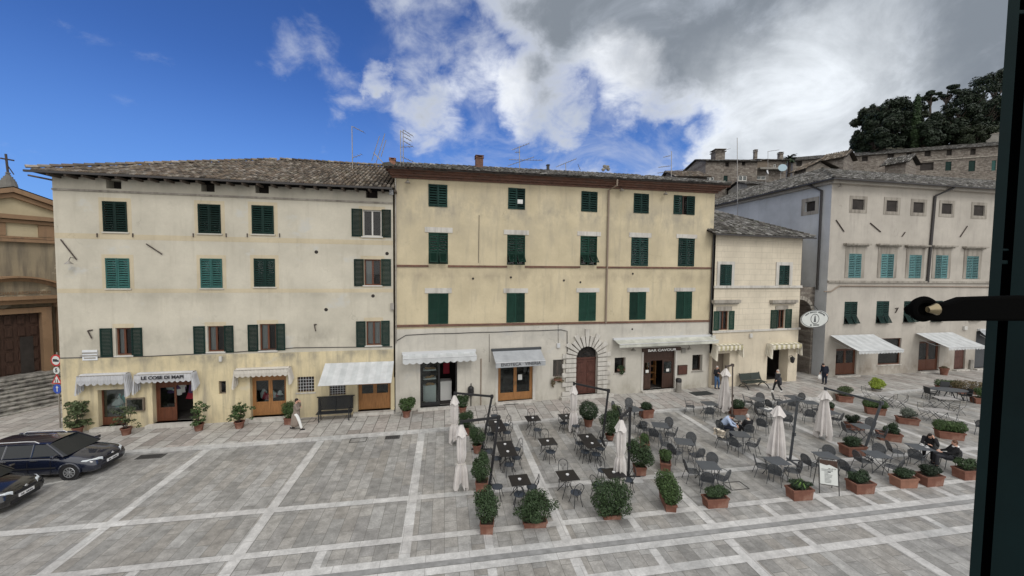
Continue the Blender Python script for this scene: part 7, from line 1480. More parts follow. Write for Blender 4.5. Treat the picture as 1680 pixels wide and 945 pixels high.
for fa, px, lab, mt, k in ((FB, (1017, 606), 'green trailing plant in the wall niche left of the bar door', 'leaf laurel', 420), (FB, (914, 622), 'dry trailing plant hanging from the barred window left of the portal', 'leaf dry', 360)):
    q = fa.F(*px); t = thing('hanging_plant', lab, 'plant', fa.W(q[0], q[1], .12), fa.yaw); MB().box(-.25, -.08, -.05, .25, .08, .08).build('pot', 'terracotta', t); leaves(k, [(0, 0, .12, .3, .16, .2), (.05, -.05, -.1, .2, .1, .25)] if k > 400 else [(0, 0, .1, .3, .14, .12), (-.35, -.02, -.2, .16, .08, .3), (.2, 0, -.1, .25, .08, .12)], .05, 5, .1).build('foliage', mt, t)
p = G(1366, 654, 0); o = MB().cbox((0, 0, .22), (.75, .5, .44)).build('stone_block', 'weathered stone'); o.location = p; o.rotation_euler = (0, 0, -.2); tag(o, 'pale stone block beside the silvery bush trough', 'stone block')
# ================================================================= cantilever umbrellas
def umbrella(label, base, mast, top, bot, grp, mt='plastic black', wtop=.16, wbot=.3, tie=None, flare=None, plates=4):
    B = G(*base); hm = max(2.35, min(2.95, ht(base, mast))); Tm = G(*mast, hm); zt_ = hm - .1
    C0 = G(*top, zt_)
    r = thing('umbrella', label, 'umbrella', B, 0, grp); b = Vector((B.x, B.y, 0)); m = MB(); T_ = Tm - b; Cc = C0 - b
    def bar(mm, a, c, w_, h_):
        a, c = Vector(a), Vector(c); d = c - a; L_ = d.length; q = d.to_track_quat('Z', 'Y').to_matrix().to_4x4(); M = Matrix.Translation((a + c) / 2) @ q; mm.box(-w_ / 2, -h_ / 2, -L_ / 2, w_ / 2, h_ / 2, L_ / 2, M=M)
    bar(m, (0, 0, .05), T_, .075, .10); m.build('mast', mt, r)
    m = MB(); bar(m, T_ + (T_ - Cc).normalized() * .08, Cc + Vector((0, 0, .1)), .065, .09); m.build('arm', mt, r)
    m = MB(); m.cbox(tuple(T_), (.13, .13, .16)); m.cbox(tuple(Cc + Vector((0, 0, .06))), (.09, .09, .2)); m.cbox((T_.x * .45, T_.y * .45 - .07, T_.z * .45), (.07, .08, .14)); m.build('joint', mt, r)
    m = MB(); m.box(-.5, -.04, .0, .5, .04, .06); m.box(-.04, -.5, 0.001, .04, .5, .061); bs = m.build('base', mt, r)
    m = MB()
    for sx_, sy_ in ((-1, -1), (1, -1), (1, 1), (-1, 1))[:plates]: m.box(sx_ * .28 - .21, sy_ * .28 - .21, .004, sx_ * .28 + .21, sy_ * .28 + .21, .05)
    m.build('ballast_slab', 'strip stone', bs)
    # folded canopy: pleated column below the arm end
    zb_ = ht((0, 0), (0, 0)) if False else None
    v = ray(*bot); tt = hypot(C0.x, C0.y) / hypot(v.x, v.y); zlow = max(.25, HC + v.z * tt); H_ = Cc.z - zlow; n_ = 56; R = random.Random(int(base[0])); lv = 26; ph = [R.uniform(0, 6) for _ in range(6)]; k = 9
    m = MB()
    def rad(i, j):
        t_ = j / lv; a = 2 * pi * i / n_
        if tie:
            q_ = max(0, 1 - abs(t_ - tie) / .14); base_r = (wtop * (.4 + .6 * min(1, t_ * 5)) if t_ < tie else wtop + (wbot - wtop) * ((t_ - tie) / (1 - tie)) ** .6) * (1 - .42 * q_ * q_)
        else: base_r = .05 + (wbot - .05) * t_ ** .8
        pl = (.26 + .16 * t_) * abs(sin(k * a * .5 + ph[0] + .6 * sin(a + ph[1]) + .5 * t_ * sin(2 * a + ph[5]))) + .07 * sin(3 * a + ph[2] + t_ * 2)
        rr = base_r * (1.0 - pl * 1.3); z = -H_ * t_ * (1 + (.06 * sin(2 * a + ph[3]) + .05 * sin(5 * a + ph[4])) * (t_ ** 6))
        return (Cc.x + rr * cos(a), Cc.y + rr * sin(a), Cc.z - .03 + z)
    for j in range(lv):
        for i in range(n_): m.quad(rad(i, j), rad(i + 1, j), rad(i + 1, j + 1), rad(i, j + 1))
    m.build('canopy', 'canvas umbrella', r)
    m = MB(); hv = .42   # little vent skirt at the top
    for i in range(n_):
        a0, a1 = 2 * pi * i / n_, 2 * pi * (i + 1) / n_
        def V(a, t_): rr = .05 + (wtop * .95 if tie else wbot * .62) * t_ * (1 - .2 * abs(sin(k * a * .5))); return (Cc.x + rr * cos(a), Cc.y + rr * sin(a), Cc.z - .0 - hv * t_ * (1 + .12 * sin(4 * a)))
        for j in range(3): m.quad(V(a0, j / 3), V(a1, j / 3), V(a1, (j + 1) / 3), V(a0, (j + 1) / 3))
    m.build('vent_skirt', 'canvas umbrella', r)
    if tie:
        m = MB(); z_ = Cc.z - .03 - H_ * tie; m.tube([(Cc.x + wtop * .8 * cos(2 * pi * i / 16), Cc.y + wtop * .8 * sin(2 * pi * i / 16), z_) for i in range(16)], .012, 4, True); m.build('strap', 'canvas cream', r)
    return r
gbk = 'black umbrellas of the wine shop'; ggr = 'grey umbrellas of the bar'
umbrella('folded cream umbrella tied at its waist, hanging from the leftmost far black arm', (791, 738), (807, 650.5), (746, 648), (741, 730), gbk, wtop=.2, wbot=.3, tie=.62, plates=0)
umbrella('folded cream umbrella tied at its waist, hanging from the near left black arm', (803, 797), (818, 685), (757, 696), (757, 796), gbk, wtop=.2, wbot=.34, tie=.62, plates=0)
umbrella('folded cream umbrella tied at its waist, hanging in front of the stone portal', (988, 725), (998, 641), (941.5, 632), (939, 708), gbk, wtop=.2, wbot=.28, tie=.6, plates=3)
umbrella('folded cream umbrella tied at its waist, beside the large laurel in the middle', (1031, 783), (1034, 671), (1019, 688), (1024, 784), gbk, wtop=.21, wbot=.28, tie=.6, plates=3)
umbrella('loosely folded cream umbrella in front of the plank door', (1201, 692), (1202, 599), (1191, 604), (1190, 669), ggr, 'iron rust', wtop=.2, wbot=.42, plates=0)
umbrella('loosely folded cream umbrella above the table left of the menu board', (1296, 757), (1309, 655), (1277, 665), (1275, 752), ggr, 'chair grey', wtop=.24, wbot=.42)
umbrella('loosely folded cream umbrella on the long sloping grey arm', (1415, 748), (1446, 661), (1354, 640), (1349, 722), ggr, 'chair grey', wtop=.24, wbot=.45)
# ================================================================= people
def skinmesh(name, parts, mt, parent, vox=.014, sm=4):
    """parts: capsule chains [(p, r), ...] or ellipsoids ('e', centre, radii, rotation) fused into one surface"""
    m = MB()
    for q in parts:
        if q[0] == 'e':
            _, c, rr = q[:3]; bmn = bmesh.new(); bmesh.ops.create_icosphere(bmn, subdivisions=3, radius=1); M = Matrix.Translation(c) @ (q[3] if len(q) > 3 else Matrix.Identity(4)) @ Matrix.Diagonal((*rr, 1))
            n = len(m.v); m.v += [tuple(M @ v.co) for v in bmn.verts]; m.r += [0.] * len(bmn.verts); m.f += [tuple(n + v.index for v in f.verts) for f in bmn.faces]; bmn.free()
        else:
            pts = [Vector(p) for p, r in q]; rs = [r for p, r in q]; d0 = (pts[0] - pts[1]).normalized(); d1 = (pts[-1] - pts[-2]).normalized()
            P = [pts[0] + d0 * rs[0] * .95, pts[0] + d0 * rs[0] * .6] + pts + [pts[-1] + d1 * rs[-1] * .6, pts[-1] + d1 * rs[-1] * .95]; Rr = [rs[0] * .25, rs[0] * .8] + rs + [rs[-1] * .8, rs[-1] * .25]
            m.tube(P, Rr, 12)
    o = m.build(name, mt, parent, smooth=True); rm = o.modifiers.new('r', 'REMESH'); rm.mode = 'VOXEL'; rm.voxel_size = vox; rm.use_smooth_shade = True
    s = o.modifiers.new('s', 'SMOOTH'); s.iterations = sm; s.factor = .5
    return o
def person(label, loc, rz, J, height=1.68, hair='hair dark', top='cloth black', bottom='cloth navy', shoes='cloth black', long_hair=False, coat=None, collar=None, bag=None, hat=None, bulk=1., z=0., skirt=0, scarf=None):
    """J: joint positions in a body frame, x right, -y forward, z up, for a figure 1.68 m tall"""
    s = height / 1.68; V = {k: Vector(v) * s for k, v in J.items()}; root = thing('person', label, 'person', (loc.x, loc.y, z), rz)
    hd = V['head']; nk = V['neck']; ch = V['chest']; pv = V['pelvis']; look = Vector(J.get('look', (0, -1, 0))).normalized(); upv = (hd - nk).normalized(); side = look.cross(upv).normalized(); fw = upv.cross(side).normalized()
    fw = look - upv * look.dot(upv); fw.normalize(); side = fw.cross(upv)
    def H(a, b, c): return hd + side * a * s + fw * b * s + upv * c * s
    RH = Matrix((side, fw, upv)).transposed().to_4x4()
    parts = [('e', H(0, 0, .0), (.075 * s, .092 * s, .112 * s), RH), ('e', H(0, .035, -.055), (.052 * s, .055 * s, .055 * s), RH), [(H(0, .088, .0), .010 * s), (H(0, .108, -.022), .016 * s)],
             ('e', H(.076, -.005, -.01), (.012 * s, .02 * s, .03 * s), RH), ('e', H(-.076, -.005, -.01), (.012 * s, .02 * s, .03 * s), RH), [(H(0, -.015, -.06), .05 * s), (nk, .056 * s), (ch + (nk - ch) * .6, .07 * s)]]
    shl = {}
    for k, sg_ in (('L', -1), ('R', 1)):
        sh_, el, wr = V['sh' + k], V['el' + k], V['wr' + k]; hp, kn, an = V['hip' + k], V['kn' + k], V['an' + k]
        parts += [[(nk * .4 + ch * .6, .075 * s), (sh_, .055 * s)], [(sh_, .052 * s), (el, .038 * s)], [(el, .037 * s), (wr, .025 * s)], [(pv, .10 * s), (hp, .088 * s), (kn, .056 * s)], [(kn, .054 * s), (kn.lerp(an, .35), .052 * s), (an, .034 * s)]]
        hdv = Vector(J.get('hand' + k, tuple(V['wr' + k] - V['el' + k]))).normalized(); ax = hdv.cross(Vector((0, 0, 1))); ax = ax.normalized() if ax.length > .1 else Vector((0, 1, 0)); pn = hdv.cross(ax)
        pal = wr + hdv * .05 * s; parts.append([(wr, .022 * s), (pal, .028 * s), (wr + hdv * .085 * s, .026 * s)])
        for i, L_ in enumerate((.066, .076, .07, .054)):
            o_ = ax * (i - 1.5) * .019 * s; b0 = wr + hdv * .085 * s + o_; b1 = b0 + hdv * L_ * .55 * s + pn * .006 * s; b2 = b1 + (hdv * .6 + pn * .55).normalized() * L_ * .5 * s; parts.append([(b0, .0095 * s), (b1, .009 * s), (b2, .0075 * s)])
        parts.append([(wr + hdv * .03 * s - ax * .022 * s, .012 * s), (wr + hdv * .065 * s - ax * .05 * s, .010 * s), (wr + hdv * .095 * s - ax * .052 * s + pn * .012 * s, .008 * s)])
    parts += [[(pv, .12 * s * bulk), (pv.lerp(ch, .5), .115 * s * bulk), (ch, .13 * s * bulk)], ('e', ch, (.15 * s, .10 * s, .15 * s))]
    skinmesh('body', parts, 'skin', root, .011, 3)
    # face
    m = MB()
    for a in (-.03, .03): m.lathe([(.004 * s, -.006), (.011 * s, 0), (.004 * s, .006)], 8, tuple(H(a, .083, .008)))
    m.build('eye', 'hair dark', root); MB().tube([tuple(H(-.022, .088, -.058)), tuple(H(0, .095, -.06)), tuple(H(.022, .088, -.058))], .005 * s, 5).build('mouth', 'lips', root)
    hp_ = [('e', H(0, -.018, .03), (.084 * s, .095 * s, .098 * s), RH), ('e', H(0, -.03, .0), (.083 * s, .08 * s, .09 * s), RH)]
    if long_hair: hp_ += [[(H(.06, -.03, 0), .04 * s), (H(.07, -.03, -.14), .045 * s)], [(H(-.06, -.03, 0), .04 * s), (H(-.07, -.03, -.14), .045 * s)], [(H(0, -.06, 0), .06 * s), (H(0, -.07, -.16), .06 * s)]]
    hr = skinmesh('hair', hp_, hair, root, .012, 2)
    # trousers
    tp_ = [[(pv + Vector((0, 0, .04 * s)), .135 * s * bulk), (pv, .135 * s * bulk)]]
    for k in 'LR': tp_ += [[(pv, .11 * s * bulk), (V['hip' + k], .105 * s * bulk), (V['kn' + k], .075 * s)], [(V['kn' + k], .073 * s), (V['an' + k] + (V['kn' + k] - V['an' + k]) * .12, .062 * s)]]
    skinmesh('trousers', tp_, bottom, root, .015)
    # jacket
    w_ = 1.0
    jp = [[(pv + (ch - pv) * .05, .145 * s * bulk), (pv.lerp(ch, .5), .15 * s * bulk), (ch, .15 * s * bulk), (ch.lerp(nk, .55), .10 * s)], ('e', ch, (.175 * s * bulk, .125 * s * bulk, .17 * s))]
    for k in 'LR': jp += [[(ch.lerp(nk, .4), .09 * s), (V['sh' + k], .075 * s)], [(V['sh' + k], .075 * s), (V['el' + k], .058 * s)], [(V['el' + k], .058 * s), (V['el' + k].lerp(V['wr' + k], .9), .045 * s)]]
    if coat:
        for q in coat: jp.append([(Vector(a) * s, r_ * s) for a, r_ in q])
    skinmesh('coat' if coat else 'jacket', jp, top, root, .015)
    if collar: m = MB(); m.tube([tuple(nk + Vector((.085 * cos(a) * s, .085 * sin(a) * s, -.02 * s + .02 * sin(a)))) for a in [2 * pi * i / 12 for i in range(12)]], .028 * s, 6, True); m.build('collar', collar, root, True)
    if scarf: MB().tube([tuple(nk + Vector((.08 * cos(a) * s, .08 * sin(a) * s, 0))) for a in [2 * pi * i / 12 for i in range(12)]], .04 * s, 6, True).build('scarf', scarf, root, True)
    for k in 'LR':
        an = V['an' + k]; fd = Vector(J.get('foot' + k, (0, -1, 0))).normalized(); skinmesh('shoe', [[(an + Vector((0, 0, -.035 * s)) - fd * .03 * s, .042 * s), (an + Vector((0, 0, -.045 * s)) + fd * .06 * s, .042 * s), (an + Vector((0, 0, -.055 * s)) + fd * .15 * s, .032 * s)]], shoes, root, .014, 2)
    return root
STAND = dict(pelvis=(0, 0, .92), chest=(0, 0, 1.26), neck=(0, .01, 1.44), head=(0, -.02, 1.57), shL=(-.18, 0, 1.38), shR=(.18, 0, 1.38), elL=(-.22, .02, 1.10), elR=(.22, .02, 1.10), wrL=(-.21, -.08, .86), wrR=(.21, -.08, .86), hipL=(-.09, 0, .88), hipR=(.09, 0, .88), knL=(-.1, -.02, .48), knR=(.1, -.02, .48), anL=(-.1, 0, .085), anR=(.1, 0, .085))
WALK = dict(STAND, knL=(-.09, -.16, .49), anL=(-.09, -.26, .09), knR=(.09, .05, .48), anR=(.09, .30, .13), elL=(-.22, .12, 1.12), wrL=(-.2, .06, .9), elR=(.22, -.06, 1.12), wrR=(.19, -.22, .95))
SIT = dict(pelvis=(0, .06, .52), chest=(0, .08, .86), neck=(0, .06, 1.04), head=(0, .02, 1.18), shL=(-.18, .07, .98), shR=(.18, .07, .98), elL=(-.23, -.03, .72), elR=(.23, -.03, .72), wrL=(-.12, -.26, .70), wrR=(.12, -.26, .70), hipL=(-.1, 0, .51), hipR=(.1, 0, .51), knL=(-.13, -.42, .52), knR=(.13, -.42, .52), anL=(-.13, -.42, .085), anR=(.13, -.42, .085))
# woman in trench coat, walking to the right, hand at her face
p = G(487, 705, .08); rz = FA.yaw + pi / 2
person('woman in a long beige trench coat and white trousers, hand at her mouth', p, rz, dict(WALK, elR=(.24, -.1, 1.2), wrR=(.06, -.16, 1.46), handR=(-.2, .05, 1), elL=(-.2, -.1, 1.16), wrL=(-.04, -.2, 1.2), handL=(1, -.1, .1)), 1.66, 'hair dark', 'cloth trench', 'cloth white', z=.08,
       coat=[[((0, 0, .95), .17), ((0, .02, .7), .19), ((0, .06, .34), .20)], [((0, .1, .8), .14), ((0, .17, .30), .14)], [((.06, -.05, .9), .1), ((.08, .03, .38), .11)], [((-.06, -.02, .9), .1), ((-.09, .06, .42), .11)]])
p = G(1175, 637.5, .1); person('grey haired person in a dark jacket and blue jeans stepping out of the plank door', p, FC.yaw + .1, dict(STAND, elL=(-.27, -.02, 1.14), wrL=(-.13, -.18, 1.2), handL=(1, 0, .2), elR=(.27, -.02, 1.14), wrR=(.12, -.18, 1.16), handR=(-1, 0, .2), knR=(.11, -.12, .5), anR=(.11, -.1, .09)), 1.66, 'hair grey', 'cloth black', 'cloth denim', z=.1)
p = G(1275, 643, .08); person('white haired person in charcoal cape and white shoes walking past the green bench', p, -pi / 2 + FC.yaw - .2, WALK, 1.6, 'hair grey', 'cloth charcoal', 'cloth black', 'cloth white', z=.08, bulk=1.15, coat=[[((0, 0, 1.1), .2), ((0, .05, .78), .2)], [((0, .16, 1.0), .14), ((0, .2, .62), .13)]], scarf='cloth beige')
p = G(1352.5, 630, .08); mb = person('stooped man in dark navy clothes holding a white plastic bag before the alley arch', p, -1.2, dict(STAND, chest=(0, -.06, 1.26), neck=(0, -.16, 1.42), head=(0, -.26, 1.52), look=(0, -1, -.5), shL=(-.18, -.06, 1.38), shR=(.18, -.06, 1.38), wrL=(-.25, -.12, .86), elL=(-.24, 0, 1.08)), 1.66, 'hair dark', 'cloth navy', 'cloth navy', z=.08, bulk=1.2)
pb_ = G(1356, 622, .08); bg = thing('plastic_bag', 'white plastic shopping bag hanging from the hand of the stooped man', 'bag', (pb_.x - .12, pb_.y - .1, .0)); hx = Vector(mb.matrix_basis @ Vector((-.25, -.12, .80))); bg.location = (hx.x, hx.y, .4)
m = MB(); m.lathe([(.10, 0), (.15, .06), (.16, .2), (.12, .32), (.05, .38)], 12, sx=1.1, sy=.6); m.build('sack', 'cloth white', bg, True); m = MB(); m.tube([(-.05, 0, .36), (-.03, 0, .48), (.03, 0, .48), (.05, 0, .36)], .012, 5); m.build('handle', 'cloth white', bg)
# seated figures
fz = face(P_BLUE, tq)
person('man in a pale blue shirt bending forward to stroke a black dog', P_BLUE, fz - .9, dict(SIT, chest=(0, -.16, .84), neck=(0, -.30, .98), head=(0, -.40, 1.04), look=(0, -.75, -.7), shL=(-.19, -.22, .94), shR=(.19, -.22, .94), elL=(-.27, -.36, .72), elR=(.27, -.36, .72), wrL=(-.14, -.58, .62), wrR=(.14, -.58, .62), knL=(-.2, -.40, .52), knR=(.2, -.40, .52), anL=(-.2, -.36, .085), anR=(.2, -.36, .085)), 1.75, 'hair dark', 'cloth sky', 'cloth navy')
person('white haired seated man in a dark coat, back to the viewer', P_OLD, face(P_OLD, tq) + .3, dict(SIT, head=(0, -.03, 1.17), neck=(0, .03, 1.03)), 1.68, 'hair grey', 'cloth black', 'cloth black', bulk=1.15, collar='cloth beige')
person('woman in black with long dark hair leaning on the coffee table', P_WOM, face(P_WOM, tw) + .2, dict(SIT, chest=(0, -.04, .86), neck=(0, -.12, 1.02), head=(.02, -.2, 1.12), look=(.3, -1, -.2), shL=(-.19, -.08, .98), shR=(.19, -.08, .98), elR=(.28, -.34, .80), wrR=(.14, -.27, 1.06), handR=(-.2, .1, 1), elL=(-.22, -.3, .76), wrL=(-.02, -.44, .78), handL=(1, -.2, 0)), 1.66, 'hair dark', 'cloth black', 'cloth black', long_hair=True, bulk=1.05)
person('brown haired man in dark jacket and white collar at the coffee table', P_MAN, face(P_MAN, tw), dict(SIT, chest=(0, .14, .84), neck=(0, .16, 1.02), head=(0, .12, 1.15), shL=(-.19, .15, .97), shR=(.19, .15, .97), pelvis=(0, .02, .52)), 1.72, 'hair brown', 'cloth black', 'cloth charcoal', collar='cloth white', bulk=1.1)
# black dog standing against its owner
d0 = G(1195, 708, 0); dg = thing('dog', 'small shaggy black dog being stroked between the two men', 'dog', (d0.x, d0.y, 0), fz - .9 + pi + .15)
skinmesh('body', [[((0, .22, .34), .10), ((0, .02, .37), .115), ((0, -.16, .40), .13)], [((0, -.2, .42), .10), ((0, -.3, .54), .075)], ('e', (0, -.35, .59), (.075, .095, .075)), [((0, -.40, .57), .045), ((0, -.49, .545), .028)],
                  [((.06, -.34, .66), .022), ((.09, -.33, .60), .02)], [((-.06, -.34, .66), .022), ((-.09, -.33, .60), .02)]] +
         [[((s * .08, -.18, .34), .05), ((s * .08, -.15, .2), .032), ((s * .08, -.17, .03), .024), ((s * .08, -.21, .022), .024)] for s in (-1, 1)] +
         [[((s * .08, .2, .32), .07), ((s * .09, .12, .2), .045), ((s * .09, .27, .13), .026), ((s * .09, .25, .03), .022), ((s * .09, .21, .022), .024)] for s in (-1, 1)] + [[((0, .3, .38), .035), ((0, .42, .46), .03), ((0, .46, .56), .022)]], 'fur black', dg, .012, 2)
leaves(500, [(0, .05, .36, .13, .27, .13), (0, -.33, .58, .09, .1, .09)], .035, 3, .8).build('coat', 'fur black', dg)
# ================================================================= cars
def car(name, label, loc, rz, paint, L=4.4, W=1.74, H=1.46, wagon=True, zs=1.):
    root = thing(name, label, 'car', loc, rz); hw = W / 2
    # lower body: stations x (front +), with side profile bottom/top and half width
    st = [(L * .5, .32, .56, .60), (L * .495, .26, .66, .70), (L * .47, .22, .74, .79), (L * .42, .20, .80, .84), (L * .34, .19, .86, .865), (L * .24, .19, .93, .87), (L * .15, .19, .98, .87), (0, .19, 1.0, .87), (-L * .2, .19, 1.02, .87), (-L * .36, .20, 1.03, .865), (-L * .45, .24, 1.02, .83), (-L * .49, .30, .98, .78), (-L * .5, .38, .90, .72)]
    m = MB(); ring = []
    for x, zb_, zt_, w_ in st:
        w_ = w_ * hw / .87; sh_ = zt_ - .14; base = len(m.v); crown = .05
        P = [(0, zb_), (w_ * .86, zb_), (w_ * .97, zb_ + .08), (w_ * 1.0, zb_ + .25), (w_ * .995, (zb_ + sh_) / 2 + .1), (w_ * .97, sh_), (w_ * .90, sh_ + .09), (w_ * .74, zt_ - .005), (w_ * .4, zt_ + crown * .7), (0, zt_ + crown)]
        P = P + [(-a, b) for a, b in P[-2:0:-1]]; ring.append((base, len(P)))
        for a, b in P: m.v.append((x, a, b)); m.r.append(0)
    for (b0, n), (b1, _) in zip(ring, ring[1:]):
        for i in range(n): m.f.append((b0 + i, b1 + i, b1 + (i + 1) % n, b0 + (i + 1) % n))
    m.f.append(tuple(ring[0][0] + i for i in range(ring[0][1]))); m.f.append(tuple(ring[-1][0] + i for i in range(ring[-1][1] - 1, -1, -1)))
    body = m.build('body', paint, root, True); ss = body.modifiers.new('s', 'SUBSURF'); ss.levels = ss.render_levels = 1
    # greenhouse: glass shell then pillars and roof
    x0, x1, x2, x3 = L * .27, L * .10, -L * .40 if wagon else -L * .3, -L * .475 if wagon else -L * .42
    zb_, zt_ = .96, H; wb, wt = hw * .93, hw * .70
    def gh(x, t): 
        return wb + (wt - wb) * t
    m = MB(); B_ = [(x0, -wb * .9), (x0 - .1, -wb), (x3 + .08, -wb), (x3, -wb * .9), (x3, wb * .9), (x3 + .08, wb), (x0 - .1, wb), (x0, wb * .9)]; T_ = [(x1, -wt * .9), (x1 - .1, -wt), (x2 + .08, -wt), (x2, -wt * .9), (x2, wt * .9), (x2 + .08, wt), (x1 - .1, wt), (x1, wt * .9)]
    for (a, b) in B_: m.v.append((a, b, zb_)); m.r.append(0)
    for (a, b) in T_: m.v.append((a, b, zt_ - .04)); m.r.append(0)
    for i in range(8): j = (i + 1) % 8; m.f.append((i, j, 8 + j, 8 + i))
    m.build('window_glass', 'car glass', root)
    m = MB(); k = 9; nx = 8
    for i in range(nx + 1):
        x = x1 + .03 + (x2 - x1 - .06) * i / nx
        for j in range(k + 1):
            t = -1 + 2 * j / k; edge_ = .03 * (1 - t * t) + .015 * sin(pi * i / nx); m.v.append((x, wt * 1.02 * t, zt_ - .045 + edge_ * 1.6 - .02 * (abs(t) > .95))); m.r.append(0)
    for i in range(nx):
        for j in range(k): a = i * (k + 1) + j; m.f.append((a, a + 1, a + k + 2, a + k + 1))
    m.build('roof', paint, root, True)
    for s in (-1, 1):
        m = MB()
        def P(x, t): return (x, s * ((wb + .004) + (wt - wb) * t), zb_ + (zt_ - .04 - zb_) * t)
        def bar(xa, xb, r_): m.tube([P(xa, -.02), P((xa + xb) / 2, .5), P(xb, 1.0)], r_, 5)
        bar(x0 - .08, x1 - .06, .035); bar(x3 + .08, x2 + .08, .05); bar(L * .0, L * .0 - .04, .03); bar(-L * .22, -L * .22, .03)
        m.tube([P(x1 - .05, 1), P(0, 1.02), P(x2 + .1, 1)], .03, 5); m.tube([P(x0 - .1, .0), P(0, .0), P(x3 + .1, .0)], .02, 5); m.build('pillar', paint, root, True)
        if wagon: MB().tube([(x1 - .35, s * wt * .93, zt_ - .02), (x1 - .5, s * wt * .93, zt_ + .055), (-.4, s * wt * .93, zt_ + .07), (x2 + .4, s * wt * .93, zt_ + .055), (x2 + .25, s * wt * .93, zt_ - .02)], .02, 6).build('roof_rail', 'chrome', root, True)
        # mirror
        MB().cbox((x0 - .28, s * (hw + .08), 1.02), (.12, .2, .13)).build('mirror', paint, root, bevel=.03)
        for xd in (L * .0 + .12, -L * .2 - .02): MB().box(xd - .11, s * (hw + .0) - .012, .845, xd + .09, s * (hw + .0) + .022, .875).build('door_handle', 'chrome', root)
        m = MB()
        for xd in (L * .16, -L * .02, -L * .235): m.box(xd - .004, s * hw - .012, .3, xd + .004, s * hw + .0035, .84)
        m.build('door_gap', 'plastic black', root)
        MB().box(-L * .3, s * hw - .015, .52, L * .2, s * hw + .012, .57).build('side_moulding', 'plastic black', root)
        # wheels
        for xw in (L * .5 - .86, -L * .5 + .82):
            y = s * (hw - .10); MB().lathe([(.365, -.10), (.37, .10)], 24).build('x', 'plastic black') if False else None
            a = MB(); Mw = Matrix.Translation((xw, y, .315)) @ Matrix.Rotation(pi / 2, 4, 'X'); q = MB(); q.lathe([(.19, -.1), (.27, -.115), (.305, -.1), (.315, -.06), (.315, .06), (.305, .1), (.27, .115), (.19, .1)], 28); a.add(q, Mw); wh = a.build('wheel', 'rubber', root, True)
            a = MB(); q = MB(); q.lathe([(.205, -.08 * -s), (.19, .06), (.19, -.06)] if False else [(.05, -.03), (.05, .03)], 12)
            for i in range(9): t = 2 * pi * i / 9; q.cbox((.115 * cos(t), .115 * sin(t), 0), (.15, .045, .03), rz=t)
            q.tube([(.195 * cos(2 * pi * i / 24), .195 * sin(2 * pi * i / 24), 0) for i in range(24)], .018, 5, True)
            a.add(q, Matrix.Translation((xw, y + s * .10, .315)) @ Matrix.Rotation(pi / 2, 4, 'X')); a.build('rim', 'alloy', wh)
            q = MB(); q.lathe([(.19, -.004), (.19, .004)], 24); a = MB(); a.add(q, Matrix.Translation((xw, y + s * .07, .315)) @ Matrix.Rotation(pi / 2, 4, 'X')); a.build('brake_disc', 'plastic black', wh)
            a = MB(); a.tube([(xw + .375 * cos(t), s * (hw - .0), .315 + .375 * sin(t)) for t in [pi * i / 16 for i in range(17)]], .035, 6); a.build('wheel_arch', paint, root, True)
            q = MB(); q.lathe([(.36, -.012), (.36, .012)], 24); a = MB(); a.add(q, Matrix.Translation((xw, s * (hw - .006), .315)) @ Matrix.Rotation(pi / 2, 4, 'X')); a.build('wheel_well', 'plastic black', root)
        # headlamp
        m = MB(); xf = L * .5; m.prism([(xf - .02, s * .42), (xf - .10, s * .60), (xf - .34, s * .78), (xf - .52, s * .805), (xf - .40, s * .68), (xf - .16, s * .46)], .60, .765); hl = m.build('headlight', 'headlamp', root, bevel=.02)
        hl.location = (0.0, 0, .02); hl.rotation_euler = (0, radians(1.5), 0)
        MB().lathe([(.045, -.02), (.045, .02)], 12, (0, 0, 0)).build('fog_lamp', 'headlamp', root).location = (xf - .12, s * .58, .36)
    MB().box(L * .5 - .03, -.34, .56, L * .5 + .015, .34, .66).build('grille', 'plastic black', root)
    MB().box(L * .5 - .06, -.5, .28, L * .5 + .01, .5, .40).build('bumper_intake', 'plastic black', root)
    MB().box(L * .5 + .0, -.26, .42, L * .5 + .03, .26, .53).build('number_plate', 'plate white', root); 
    m = MB(); [m.box(L * .5 + .031, -.2 + i * .058, .445, L * .5 + .034, -.165 + i * .058, .505) for i in range(7) if i != 2]; m.build('plate_marks', 'plastic black', root)
    q = MB(); q.prism([(0, .06), (.045, 0), (0, -.06), (-.045, 0)], -.01, .01, 'z'); a = MB(); a.add(q, Matrix.Translation((L * .5 + .02, 0, .70)) @ Matrix.Rotation(pi / 2, 4, 'Y')); a.build('badge', 'chrome', root)
    m = MB(); m.box(-.18, -.52, 1.0, -.1, -.3, 1.3); m.box(-.18, .3, 1.0, -.1, .52, 1.3)
    return root
yw_ = .142; fwp = Vector((cos(yw_), sin(yw_), 0)); ri = Vector((sin(yw_), -cos(yw_), 0)); wc = G(118, 786, 0); L1 = 4.4
c1 = wc - fwp * (L1 / 2 - .86) - ri * (.87 - .1)
car('parked_car', 'navy estate car with chrome roof rails and pale headlights, parked by the church steps', (c1.x, c1.y, 0), yw_, 'car paint navy', L1, 1.74, 1.46)
yw2 = .20; f2 = Vector((cos(yw2), sin(yw2), 0)); pl = G(43, 806, .47); c2 = pl - f2 * 2.1; car('parked_car', 'black car at the lower left with only its bonnet in view', (c2.x, c2.y, 0), yw2, 'car paint black', 4.2, 1.76, 1.5, wagon=False)
